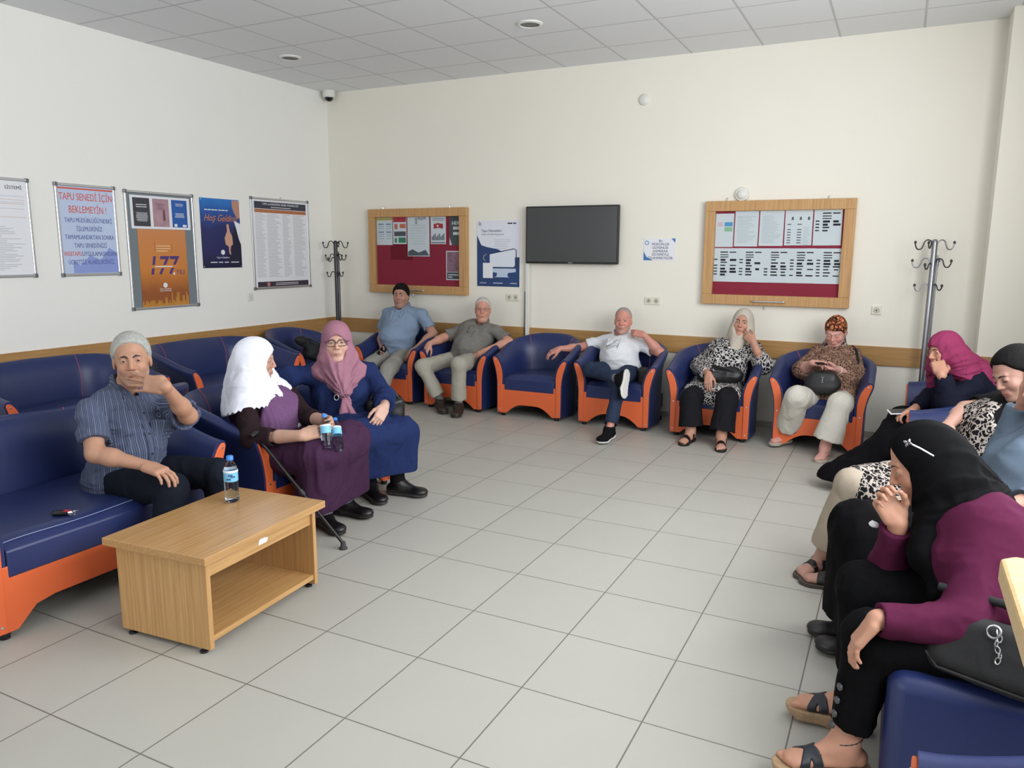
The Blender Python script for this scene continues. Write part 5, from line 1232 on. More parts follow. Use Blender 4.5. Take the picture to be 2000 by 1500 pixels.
        for c0, hw in straps:
            c = b+f*c0*k
            so = foot_ops(A, f, up, k, thick, hA)+[('&', ((lambda X, Y, Z: np.abs((X-c[0])*f[0]+(Y-c[1])*f[1]+(Z-c[2])*f[2])-hw), c-.4, c+.4), 0), ('&', half(b+up*.0, -up, b, .4), 0), ('&', half(A-up*.012, up, A, .3), 0)]
            v = mesh_object('strap', [s.vol(so, .0032, None, 1)], None, m, s.frame); v.parent = o; v.location = -Vector(s.root.location)
            if buckles:
                bq = Vector(c+up*.055*k*(1-c0*2.2)+np.cross(f, up)*.02*(-1 if sd == 'R' else 1)); bm = bmesh.new()
                Mx = Matrix((Vector(np.cross(f, up)), Vector(f), Vector(up))).transposed().to_4x4(); Mx.translation = bq
                tube(bm, [Mx @ Vector(p) for p in ((-.012, -.010, 0), (.012, -.010, -.002), (.012, .010, -.002), (-.012, .010, 0))], .0022, 6, True)
                u = obj('buckle', bm, M_chrome, None, smooth=True); u.parent = o; u.location = -Vector(s.root.location)
        if vee:
            toe = b+f*.150*k+up*.012+np.cross(f, up)*(-.012 if sd == 'R' else .012)*-1; Lp = []
            for sx in (-1, 1): Lp.append([toe, b+f*.10*k+up*.045*k+lat*sx*.014, b+f*.045*k+up*.040*k+lat*sx*.034, b+f*.02*k+up*.004+lat*sx*.040])
            bm = bmesh.new()
            for pts in Lp: tube(bm, [Vector(p) for p in pts], .0045, 6)
            v = obj('strap', bm, m, None, smooth=True); v.parent = o; v.location = -Vector(s.root.location)
        if ankle:
            bm = bmesh.new(); c = A+up*.015; pts = [Vector(c+(f*math.cos(t)*.042+lat*math.sin(t)*.038)-up*.004*math.cos(t)) for t in np.linspace(0, 2*math.pi, 21)[:-1]]
            tube(bm, pts, .0048, 6, True); v = obj('ankle_strap', bm, m, None, smooth=True); v.parent = o; v.location = -Vector(s.root.location)
        return o

CAMP = A3((5.871, -7.03, 1.553))
def toward(p, q): return nrm(A3(q)-A3(p))
SC = {k: {a: A3(b) for a, b in v.items()} for k, v in JOINTS.items()}
M_blacksh = mat('black_shoe', (20, 19, 20), .35); M_soleblk = mat('black_sole', (26, 25, 25), .6)
M_strap = mat('black_strap', (18, 17, 18), .4)

# --- grey haired man in the striped shirt, hand over his mouth
def cast_striped():
    k = 'striped_shirt'; J = SC[k]
    p = Person(k, 'grey haired man in a dark striped short sleeved shirt, hand over his mouth', toward(J['H'], CAMP+A3((-.35, 0, -.35))), q=1.0, skin=(186, 132, 104), tilt=(-.05, -.03, 1), hk=1.02)
    H = p.H
    wl = J['WL']; hd = toward(wl, H.p(.02, .130, -.078))
    p.body(hands={'L': dict(d=hd, n=-H.f*.95-H.u*.1, spread=.28, thumb=1.8, tl=.05, curls=(.05, .07, .09, .12), fl=1.28), 'R': dict(d=toward(J['WR'], J['WR']+A3((.10, .01, -.02))), n=(-.1, 0, -1), curl=.35)}, bare='RL', armr=1.05, hs=1.12, tint=skin_tint(H, (182, 138, 114), beard=.22, flush=.3, stub=(150, 132, 122)), gaze=toward(J['H'], CAMP), g=1.05, eyes='half', face=dict(fat=1.0))
    p.hair((168, 168, 164), t=.012, line=[(-.12, -.075), (-.06, -.065), (-.03, -.03), (.0, .012), (.03, .040), (.048, .072), (.068, .094), (.12, .10)]); p.brows((64, 56, 52), .0042)
    m = stripe_cloth('striped_shirt_cloth', (70, 77, 98), (134, 143, 170), .0072, .24)
    ops = torso_ops(J, p.fw, 1.08, .05, .118, i=.004, low=.15); cu = []
    for sd in 'RL':
        a, c = p.sleeve(sd, .070, .078, short=.80 if sd == 'R' else .92, inner=.046); ops += a; cu += c
    ops += [('+', ell(J['P']+UP*.0, np.array([p.rt, p.fw, UP]), (.192, .160, .115)), .05)]
    ops += [('-', ell(J['N']+p.fw*.055+UP*.02, np.array([p.rt, p.fw, UP]), (.036, .05, .055)), .01), ('-', cap(J['N']-UP*.01, J['N']+UP*.12, .056), .004)]
    sh = p.cloth('shirt', ops+cu, m, .005, p.folds(.009, (8, 8, 19), 3, .003))
    me = sh.data; n = len(me.vertices); L = np.empty(n*3, f32); me.attributes['loc'].data.foreach_get('vector', L); L = L.reshape(-1, 3)
    W_ = np.empty(n*3, f32); me.vertices.foreach_get('co', W_); W_ = W_.reshape(-1, 3)+np.array(p.root.location)
    L[:, 0] = np.arctan2(L[:, 0], np.maximum(L[:, 1], -.12)+.14)*.24          # vertical stripes all round the body
    for sd in 'RL':        # and along each sleeve
        S_, E_ = J['S'+sd], J['E'+sd]; ax = nrm(E_-S_); sgn = 1 if sd == 'R' else -1; out = ((W_-S_)@p.rt)*sgn
        e1 = nrm(np.cross(ax, p.fw)); e2 = np.cross(ax, e1)
        msk = (out > -.018+.25*np.clip((W_-S_)@UP, -.05, .2)) & ((W_-S_)@ax > -.075) & (np.linalg.norm((W_-S_)-np.outer((W_-S_)@ax, ax), axis=1) < .12)
        L[msk, 0] = (np.arctan2((W_-S_)@e2, (W_-S_)@e1)*.065)[msk]
    me.attributes['loc'].data.foreach_set('vector', L.ravel())
    p.collar(m, .060, .030, 40); p.lapels(ops, m)
    tp = [surf(ops, lerp(J['P'], J['N'], q), p.fw)+p.fw*.001 for q in np.linspace(.88, .0, 9)]
    pl = [('+', capf(a_, b_, .018, .018, p.fw, .30), .004) for a_, b_ in zip(tp, tp[1:])]
    p.cloth('shirt_placket', pl, m, .005, None)
    for a_ in tp[1::2]: p.tubes('button', [[a_+p.fw*.005, a_+p.fw*.009]], .0055, mat('shirt_button', (40, 44, 60), .4))
    pk = [surf(ops, lerp(J['P'], J['N'], q)-p.rt*x, p.fw) for q, x in ((.66, .035), (.66, .115), (.42, .115), (.42, .035))]
    pf = [('+', capf(lerp(pk[0], pk[3], t), lerp(pk[1], pk[2], t), .012, .012, p.fw, .3), .01) for t in np.linspace(0, 1, 6)]
    p.cloth('chest_pocket', pf, m, .005, None)
    p.trousers(cloth('navy_trousers', (28, 32, 42), noise=.2), r=(.092, .076, .070, .062), h=.0065, hem=(.9, .9))
    for sd in 'RL': p.shoe(sd, M_blacksh, M_soleblk, f=A3((1, -.1, 0)))
    JJ = p.J
    return p
# --- woman in the white headscarf holding two bottles
def cast_white():
    k = 'white_scarf'; J = SC[k]
    p = Person(k, 'elderly woman in a white headscarf and purple cardigan holding two water bottles', (.80, .52, -.10), fw=(.95, .05, 0), q=1.0, skin=(190, 142, 118), tilt=(.08, 0, 1), hk=.98)
    H = p.H
    wr, wl = J['WR'], J['WL']
    p.body(hands={'R': dict(d=toward(wr, lerp(wr, wl, .55)+A3((.10, 0, .0))), n=(.25, .8, -.2), curls=(.5, .55, .6, .6), thumb=.4), 'L': dict(d=toward(wl, wl+A3((.10, -.05, .01))), n=(-.1, -.9, -.2), curls=(.5, .55, .6, .6), thumb=.4)}, hs=.95, armr=1.12, tint=skin_tint(H, (190, 150, 130), flush=.35), gaze=(.8, .5, -.2), eyes='half', face=dict(female=True, nose=1.0))
    ms = cloth('plum_skirt', (66, 42, 66), noise=.22)
    up = p.up; fw = p.fw; N = J['N']; P = J['P']
    p.skirt(ms, .135, r=(.115, .098, .085), spread=(-.22, 1.25), n=7, flare=.03, h=.0075, amp=.010, fwd=-.02)
    # dark brown blouse sleeves and shoulders
    ops = torso_ops(J, fw, 1.10, .06, .12, bust=0, i=-.008)
    a, c = p.sleeve('R', .062, .062, .047, upto=.45, inner=.04); a2, c2 = p.sleeve('L', .062, .060, .048, upto=.5)
    p.cloth('blouse', ops+a+a2+c+c2, cloth('brown_blouse', (44, 32, 36), noise=.2), .006, p.folds(.005, (14, 14, 14), 7))
    ops = torso_ops(J, fw, 1.16, .09, .13, bust=1.25, i=.006, low=.15)
    mm = [('-', ell(lerp(J['SR'], J['SL'], t)+(-.01)*fw, np.array([p.rt, fw, UP]), (.075, .11, .12)), .02) for t in (0., 1.)]
    p.cloth('cardigan', ops+[('+', capf(P+fw*.10-p.rt*.02-UP*.03, P+fw*.24+p.rt*.0-UP*.01, .13, .10, UP, .6), .06)]+mm, cloth('purple_knit', (112, 80, 116), noise=.25, nscale=120, weave=.8), .006, lambda V: .0035*np.sin((V-P)@p.rt*2*math.pi/.022)*.5+p.folds(.004, (12, 12, 8), 8)(V))
    bm = bmesh.new()
    for q in (.42, .62):
        c = Vector(lerp(P, N, q)+fw*(.225 if q < .5 else .235)-p.rt*.0)-p.root.location; bmesh.ops.create_uvsphere(bm, u_segments=10, v_segments=8, radius=.009, matrix=Matrix.Translation(c))
    obj('button', bm, mat('pearl_button', (200, 170, 190), .3), p.root, smooth=True)
    # big white scarf: back drape, side drape over the shoulder, knot and tails
    ex = [('+', cap(H.p(0, -.03, .0), N-fw*.05-up*.02, .092, .12), .05)]
    bk = N-fw*.10-UP*.13
    ex += [('+', capf(H.p(0, -.05, -.02), bk, .085, .10, fw, .6), .06)]
    for t in np.linspace(0, 1, 6):
        e = lerp(J['SR']+fw*.0-UP*.06+p.rt*.015, N-fw*.15-UP*.14, t)
        ex += [('+', cap(H.p(.05*(1-t), -.02-.05*t, -.05), e, .060, .096-.02*t), .05)]
        e = lerp(J['SL']+fw*.01-UP*.05-p.rt*.0, N-fw*.14-UP*.12, t)
        ex += [('+', cap(H.p(-.05*(1-t), -.02-.05*t, -.05), e, .060, .080-.02*t), .05)]
    for t in (.15, .45, .75): ex += [('+', cap(H.p(.04, .02, -.09), lerp(J['SR']+fw*.06-UP*.05, N+fw*.15-UP*.08, t), .045, .050), .04)]
    hb, hf = J['SR'][2]-.115, N[2]-.085
    def hem(X, Y, Z):
        u = (X-N[0])*fw[0]+(Y-N[1])*fw[1]; w_ = (X-N[0])*p.rt[0]+(Y-N[1])*p.rt[1]; t = np.clip((u+.20)/.36, 0, 1)
        th = np.arctan2(w_, u+.02)
        z = hb+(hf-hb)*t+.0045*np.sin(th*60); z = z-np.clip((u-.10)/.03, 0, 1)*np.clip(1.6-np.abs(w_)/.08, 0, 1)*.5
        return (z-Z)*.8
    kn = N+fw*.165-UP*.055-p.rt*.005
    ex += [('+', cap(H.p(.02, .03, -.10), kn, .05, .030), .03), ('+', ell(kn+fw*.006, H.R, (.028, .024, .024)), .01)]
    for dx, ln, fo in ((.040, .150, .085), (.012, .165, .105), (-.015, .14, .11)):
        tip = kn+fw*fo-UP*ln+p.rt*dx; ex += [('+', capf(kn, tip, .016, .040, nrm(np.cross(p.rt, tip-kn)), .36), .008)]
    p.scarf(cloth('white_scarf_cloth', (232, 234, 246), noise=.04), ex, big=1.02, opening=(.060, .086, -.020), open_y=.135, neck=.07, h=.0048, amp=.005, freq=(20, 20, 11), name='headscarf', pleat=(kn, 9, .009), hem=hem)
    # patterned socks, black shoes
    for sd in 'RL':
        K, A = J['K'+sd], J['A'+sd]; f = nrm(J['T'+sd]-A); f[2] = 0; f = nrm(f)
        so = [('+', cap(lerp(K, A, .72), A+UP*.0, .048, .042), .02)]+foot_ops(A, *foot_frame(A, J['T'+sd])[:2], .93, .003)
        p.cloth('sock', so, leopard_cloth('patterned_sock', (120, 118, 126), (54, 54, 62), scale=55, thr=.5) if 'patterned_sock' not in MATS else MATS['patterned_sock'], .004, None)
        p.shoe(sd, M_blacksh, M_soleblk, k=.95)
    return p
# --- woman in the mauve headscarf and navy coat
def cast_mauve():
    k = 'mauve_scarf'; J = SC[k]
    p = Person(k, 'woman in spectacles, mauve headscarf and long navy coat dress', toward(J['H'], CAMP+A3((-.1, 0, -.4))), fw=(.64, -.77, 0), q=1.0, skin=(206, 160, 138), tilt=(-.03, -.02, 1), hk=1.0)
    H = p.H; fw = p.fw; N = J['N']; P = J['P']; up = p.up
    p.body(hands={'L': dict(d=toward(J['WL'], J['WL']+A3((.0, -.10, -.10))), n=A3((-.5, -.2, -.6)), curl=.35, thumb=.3), 'R': dict(curl=.3)}, hs=.95, tint=skin_tint(H, (204, 164, 146), flush=.3, lipc=(172, 122, 112)), gaze=toward(J['H'], CAMP), eyes='half', face=dict(fat=1.12, female=True))
    p.brows((150, 120, 104), .0026); p.glasses((46, 26, 30), w=.030, h=.0185, r=.0021)
    mc = cloth('navy_coat', (36, 48, 88), noise=.18)
    ops = torso_ops(J, fw, 1.22, .07, .135, bust=1.35, i=.008, low=.16)
    a, c = p.sleeve('L', .070, .066, .060, upto=.86, inner=.04); a2, c2 = p.sleeve('R', .074, .070, .056, upto=1.0)
    ops += a+a2
    for i in range(7):
        t = -.18+1.36*i/6; K = lerp(J['KR'], J['KL'], t); A = lerp(J['AR'], J['AL'], t)-UP*.0; hip = P+p.rt*.10*(1-2*t)
        ops += [('+', cap(hip, K, .12, .095), .05), ('+', cap(K, K+(A-K)*1.05, .092, .092), .04)]
    hz = .165; cc = lerp(J['AR'], J['AL'], .5)
    cu = [('&', ((lambda X, Y, Z: hz-Z+0*X+0*Y), cc-A3((.6, .6, .3)), cc+A3((.6, .6, .10))), 0)]+c+c2
    p.cloth('coat_dress', ops+cu, mc, .0068, p.folds(.011, (11, 11, 3), 12, .004))
    fd = [('+', capf(lerp(P, N, .55)+fw*.2, lerp(P, N, .3)+fw*.22, .02, .02, fw, .5), .01)]
    kn = N+fw*.215-UP*.135-p.rt*.03
    ex = []
    for sx in (-1, 1):
        for t in (0, .5, 1): ex += [('+', cap(H.p(sx*.045, -.01, -.09), lerp(lerp(N, J['SR' if sx > 0 else 'SL'], .80)+fw*.03+UP*.005, N+fw*.15-UP*.05, t), .052, .042), .05)]
        ex += [('+', cap(lerp(N, J['SR' if sx > 0 else 'SL'], .72)+fw*.05+UP*.0, kn, .036, .024), .03)]
    ex += [('+', cap(H.p(0, .03, -.12), kn+UP*.03, .058, .045), .05), ('+', cap(H.p(0, -.04, -.08), N-fw*.08-UP*.08, .09, .085), .05), ('+', ell(kn, np.array([p.rt, fw, UP]), (.028, .026, .026)), .012)]
    for dx, ln in ((.010, .19), (-.075, .185)):
        tip = kn+fw*.055-UP*ln+p.rt*dx; ex += [('+', capf(kn+fw*.01, tip, .020, .034, fw, .46), .006)]
    p.scarf(cloth('mauve_scarf_cloth', (158, 112, 128), noise=.1), ex, big=1.03, opening=(.0610, .088, -.026), neck=.074, h=.0046, amp=.005, freq=(24, 24, 10), pleat=(kn, 11, .010))
    # pin brooch and chain
    p.tubes('necklace', [[kn+p.rt*.14+UP*.14-fw*.01, kn+p.rt*.08+UP*.03+fw*.02, kn+p.rt*.045-UP*.005+fw*.03]], .0018, M_gun)
    c = kn+p.rt*.045-UP*.02+fw*.035; p.tubes('brooch', [[c+p.rt*.014*math.cos(t)+UP*.018*math.sin(t) for t in np.linspace(0, 6.28, 9)]], .0022, M_alu)
    p.tubes('ring', [[J['WL']+A3((.0, -.055, -.085))+A3((math.cos(t)*.010, math.sin(t)*.003, math.sin(t)*.009)) for t in np.linspace(0, 6.28, 9)]], .0014, M_chrome)
    for sd in 'RL':
        K, A = J['K'+sd], J['A'+sd]
        p.cloth('stocking', [('+', cap(lerp(K, A, .6), A, .050, .042), .02)]+foot_ops(A, *foot_frame(A, J['T'+sd])[:2], .93, .002), cloth('black_stocking', (24, 23, 26)), .0045, None)
        p.shoe(sd, M_blacksh, mat('shoe_rim', (52, 50, 50), .5), k=1.0)
    return p
# --- man in the pale blue polo
def cast_bluepolo():
    k = 'blue_polo'; J = SC[k]
    p = Person(k, 'heavy dark haired man in a pale blue polo shirt and grey trousers', (.30, -.95, .06), fw=(.1, -1, 0), q=1.35, skin=(176, 124, 100), hk=1.0)
    H = p.H; fw = p.fw
    p.body(hands={'R': dict(d=toward(J['WR'], J['WR']+A3((.03, -.10, -.04))), n=A3((.8, 0, -.3)), curl=.5), 'L': dict(d=A3((-.35, -.5, -.6)), n=A3((-.3, .6, -.5)), curl=.25)}, bare='RL', armr=1.15, hs=1.02, g=1.1, tint=skin_tint(H, (180, 136, 116), beard=.3, flush=.25, stub=(110, 90, 82)), face=dict(fat=1.12), gaze=toward(J['H'], CAMP))
    p.hair((24, 22, 22), t=.014, line=[(-.12, -.075), (-.06, -.065), (-.03, -.045), (.0, -.005), (.02, .028), (.045, .058), (.07, .072), (.12, .08)]); p.brows((22, 19, 18), .0042, arch=.006); 
    m = cloth('pale_blue_polo', (132, 150, 174), noise=.08)
    ops = torso_ops(J, fw, 1.12, .11, .13, i=.006, low=.14); cu = []
    for sd in 'RL':
        a, c = p.sleeve(sd, .064, .068, short=.72, inner=.05); ops += a; cu += c
    ops += [('-', ell(J['N']+fw*.055+UP*.02, np.array([p.rt, fw, UP]), (.036, .06, .06)), .01), ('-', cap(J['N']-UP*.0, J['N']+UP*.12, .055), .004)]
    p.polo_front(ops, m); p.cloth('polo_shirt', ops+cu, m, .006, p.folds(.008, (8, 8, 14), 21, .003)); p.collar(m, .063, .034, 30)
    p.trousers(cloth('grey_trousers', (150, 147, 140), noise=.1), r=(.098, .082, .074, .070), hem=(.9, .9))
    for sd in 'RL': p.shoe(sd, M_blacksh, M_soleblk, f=A3((.1, -1, 0)))
    return p
# --- man in the grey polo
def cast_greypolo():
    k = 'grey_polo'; J = SC[k]
    p = Person(k, 'white haired man in spectacles, grey polo shirt and pale trousers', toward(J['H'], CAMP+A3((-.6, 0, -.1))), fw=(.25, -1, 0), q=1.35, skin=(204, 146, 124), hk=.98)
    H = p.H; fw = p.fw
    p.body(hands={'R': dict(d=A3((-.15, -.5, -.75)), n=A3((.2, .7, -.5)), curl=.35, spread=.4), 'L': dict(d=A3((-.75, -.45, -.45)), n=A3((-.35, .3, -.85)), curl=.22, spread=.4)}, bare='RL', armr=1.12, hs=1.02, g=1.1, tint=skin_tint(H, (206, 150, 130), beard=.15, flush=.5, stub=(170, 150, 140)), face=dict(fat=1.08), gaze=toward(J['H'], CAMP))
    p.hair((196, 190, 184), t=.006, line=[(-.12, -.07), (-.03, -.02), (.0, .02), (.03, .05), (.052, .082), (.07, .098), (.12, .11)], noise=.002); p.brows((170, 150, 140), .003); p.glasses((90, 70, 66), w=.027, h=.016, r=.0014)
    m = cloth('grey_polo_cloth', (124, 121, 116), noise=.1)
    ops = torso_ops(J, fw, 1.08, .10, .125, i=.004, low=.13); cu = []
    for sd in 'RL':
        a, c = p.sleeve(sd, .070, .072, short=.78, inner=.048); ops += a; cu += c
    ops += [('-', ell(J['N']+fw*.055+UP*.02, np.array([p.rt, fw, UP]), (.034, .06, .055)), .01), ('-', cap(J['N']-UP*.0, J['N']+UP*.12, .055), .004)]
    cloth('grey_collar', (118, 115, 110)); p.polo_front(ops, m, bc=(70, 68, 66)); p.cloth('polo_shirt', ops+cu, m, .006, p.folds(.008, (8, 8, 14), 31, .003)); p.collar(cloth('grey_collar', (118, 115, 110)), .062, .032, 30)
    p.trousers(cloth('stone_trousers', (170, 166, 154), noise=.08), r=(.092, .078, .068, .072), hem=(.86, .88), amp=.006)
    brown = mat('brown_shoe', (44, 36, 32), .45)
    for sd in 'RL':
        K, A = J['K'+sd], J['A'+sd]; p.cloth('sock', [('+', cap(lerp(K, A, .75), A, .042, .038), .01)], cloth('grey_sock', (112, 112, 112)), .005, None); p.shoe(sd, brown, mat('brown_sole', (60, 50, 44), .6), k=1.08)
    return p
# --- man in the white polo with crossed legs
def cast_whitepolo():
    k = 'white_polo'; J = SC[k]
    p = Person(k, 'man in a white polo shirt and jeans, one ankle resting on his knee', toward(J['H'], CAMP+A3((-1.2, 0, -.2))), fw=(.05, -1, 0), q=1.3, skin=(204, 142, 124), hk=.98)
    H = p.H; fw = p.fw; wl = J['WL']
    p.body(hands={'R': dict(d=A3((-.8, -.35, -.40)), n=A3((-.2, .3, -1)), curl=.32, spread=.3), 'L': dict(d=toward(wl, H.p(-.030, .10, -.075)), n=A3((-.2, .6, -.6)), curls=(.30, .55, .7, .8), thumb=.6, fl=1.12)}, bare='RL', armr=1.1, hs=1.0, g=1.05, tint=skin_tint(H, (206, 144, 128), beard=.45, flush=.6, stub=(176, 150, 142)), face=dict(fat=1.05, mouth=.0006), gaze=toward(J['H'], CAMP))
    p.hair((160, 150, 146), t=.0035, line=[(-.12, -.07), (-.03, -.02), (.0, .03), (.03, .07), (.05, .105), (.065, .14), (.12, .15)], noise=.0012); p.brows((150, 128, 118), .003)
    m = cloth('white_polo_cloth', (222, 224, 228), noise=.04)
    ops = torso_ops(J, fw, 1.04, .09, .12, i=.006, low=.12); cu = []
    for sd in 'RL':
        a, c = p.sleeve(sd, .066, .068, short=.62 if sd == 'R' else .7, inner=.046); ops += a; cu += c
    ops += [('-', ell(J['N']+fw*.06+UP*.015, np.array([p.rt, fw, UP]), (.036, .06, .075)), .01), ('-', cap(J['N']-UP*.0, J['N']+UP*.12, .055), .004)]
    p.polo_front(ops, m, .84, .62); p.cloth('polo_shirt', ops+cu, m, .006, p.folds(.009, (8, 8, 13), 41, .003)); p.collar(m, .062, .034, 34)
    c = surf(ops, lerp(J['P'], J['N'], .80), fw)+fw*.002
    p.tubes('hanging_spectacles', [[c+p.rt*(.03+.022*math.cos(t))+UP*.016*math.sin(t)+fw*.01 for t in np.linspace(0, 6.28, 13)], [c-p.rt*(.03+.022*math.cos(t))+UP*.016*math.sin(t)+fw*.01 for t in np.linspace(0, 6.28, 13)], [c-p.rt*.05+fw*.008, c-p.rt*.07+UP*.05, c-p.rt*.075+UP*.075], [c+p.rt*.05+fw*.008, c-p.rt*.01+UP*.03+fw*.01, c-p.rt*.045+UP*.07]], .0017, M_dark)
    p.trousers(cloth('blue_jeans', (46, 56, 78), noise=.3, nscale=18), r=(.090, .070, .062, .056), hem=(.90, .93), amp=.005, freq=(12, 12, 14))
    ms = mat('white_trainer_sole', (222, 222, 218), .5); mk = cloth('black_trainer_knit', (22, 22, 24))
    p.shoe('L', mk, ms, k=1.06, sole_t=.026)
    fR = nrm((.15, -.70, -.65)); upR = A3((-.79, .09, -.23))
    p.shoe('R', mk, ms, k=1.06, sole_t=.022, up=upR, f=fR-nrm(upR)*(fR@nrm(upR)))
    A = J['AR']; p.cloth('sock', [('+', cap(lerp(J['KR'], A, .8), A, .042, .038), .01)], cloth('dark_sock', (120, 120, 124)), .005, None)
    return p
# --- woman in the black and white tunic
def cast_leopard():
    k = 'leopard_tunic'; J = SC[k]
    p = Person(k, 'woman in a cream headscarf and black and white spotted tunic, chin on hand', toward(J['H'], CAMP+A3((-1.2, 0, 0))), fw=(-.12, -1, 0), q=1.3, skin=(190, 138, 116), tilt=(.10, 0, 1), hk=.96)
    H = p.H; fw = p.fw; N = J['N']; P = J['P']; wl = J['WL']
    p.body(hands={'R': dict(d=A3((.10, -.45, -.85)), n=A3((.25, .75, -.4)), curl=.22, spread=.2), 'L': dict(d=toward(wl, H.p(-.008, .10, -.05)), n=A3((-.2, .75, .35)), curls=(.4, .5, .6, .6), thumb=.5)}, bare='', feet='RL', armr=1.0, hs=.93, tint=skin_tint(H, (192, 142, 120), flush=.3), face=dict(fat=1.06, female=True), gaze=toward(J['H'], CAMP))
    p.brows((60, 44, 38), .0028)
    m = leopard_cloth('black_white_print', (196, 192, 190), (34, 32, 36), scale=40, thr=.28, stretch=(1, 1, .6))
    ops = torso_ops(J, fw, 1.20, .08, .13, bust=1.3, i=.008, low=.15)
    a, c = p.sleeve('R', .076, .078, .060, upto=.82); a2, c2 = p.sleeve('L', .078, .080, .072, upto=.38)
    for t in np.linspace(-.1, 1.1, 5):
        K = lerp(J['KR'], J['KL'], t); hip = P+p.rt*.10*(1-2*t); ops += [('+', cap(hip, lerp(hip, K, .55), .125, .105), .05)]
    p.cloth('tunic', ops+a+a2+c+c2, m, .0062, p.folds(.010, (9, 9, 8), 51, .003))
    mt = cloth('black_trousers', (30, 30, 34), noise=.2)
    p.trousers(mt, r=(.10, .088, .084, .086), hem=(.86, .86), wide=.018, amp=.008, freq=(18, 18, 3), hipw=.095, h=.0065)
    kn = N+fw*.16-UP*.13+p.rt*-.01; ex = []
    for sx in (-1, 1): ex += [('+', cap(H.p(sx*.04, -.01, -.08), lerp(N, J['SR' if sx > 0 else 'SL'], .55)+fw*.03, .052, .040), .05), ('+', cap(H.p(sx*.05, .03, -.08), kn, .030, .022), .03)]
    ex += [('+', cap(H.p(0, -.03, -.05), N-fw*.06-UP*.04, .085, .085), .05), ('+', cap(H.p(0, .02, -.10), kn+UP*.03, .050, .035), .04)]
    for dx, ln in ((.05, .15), (.015, .16), (.03, .13)): ex += [('+', capf(kn, kn+fw*.03-UP*ln+p.rt*dx, .020, .028, fw, .5), .012)]
    p.scarf(cloth('cream_scarf_cloth', (190, 182, 168), noise=.08), ex, big=1.0, opening=(.060, .098, -.012), neck=.078, h=.0052, amp=.0045, freq=(30, 30, 8))
    for sd in 'RL': p.sandal(sd, M_strap, mat('black_sandal_sole', (26, 24, 24), .5), straps=((.03, .012), (.115, .020)), k=.92)
    return p
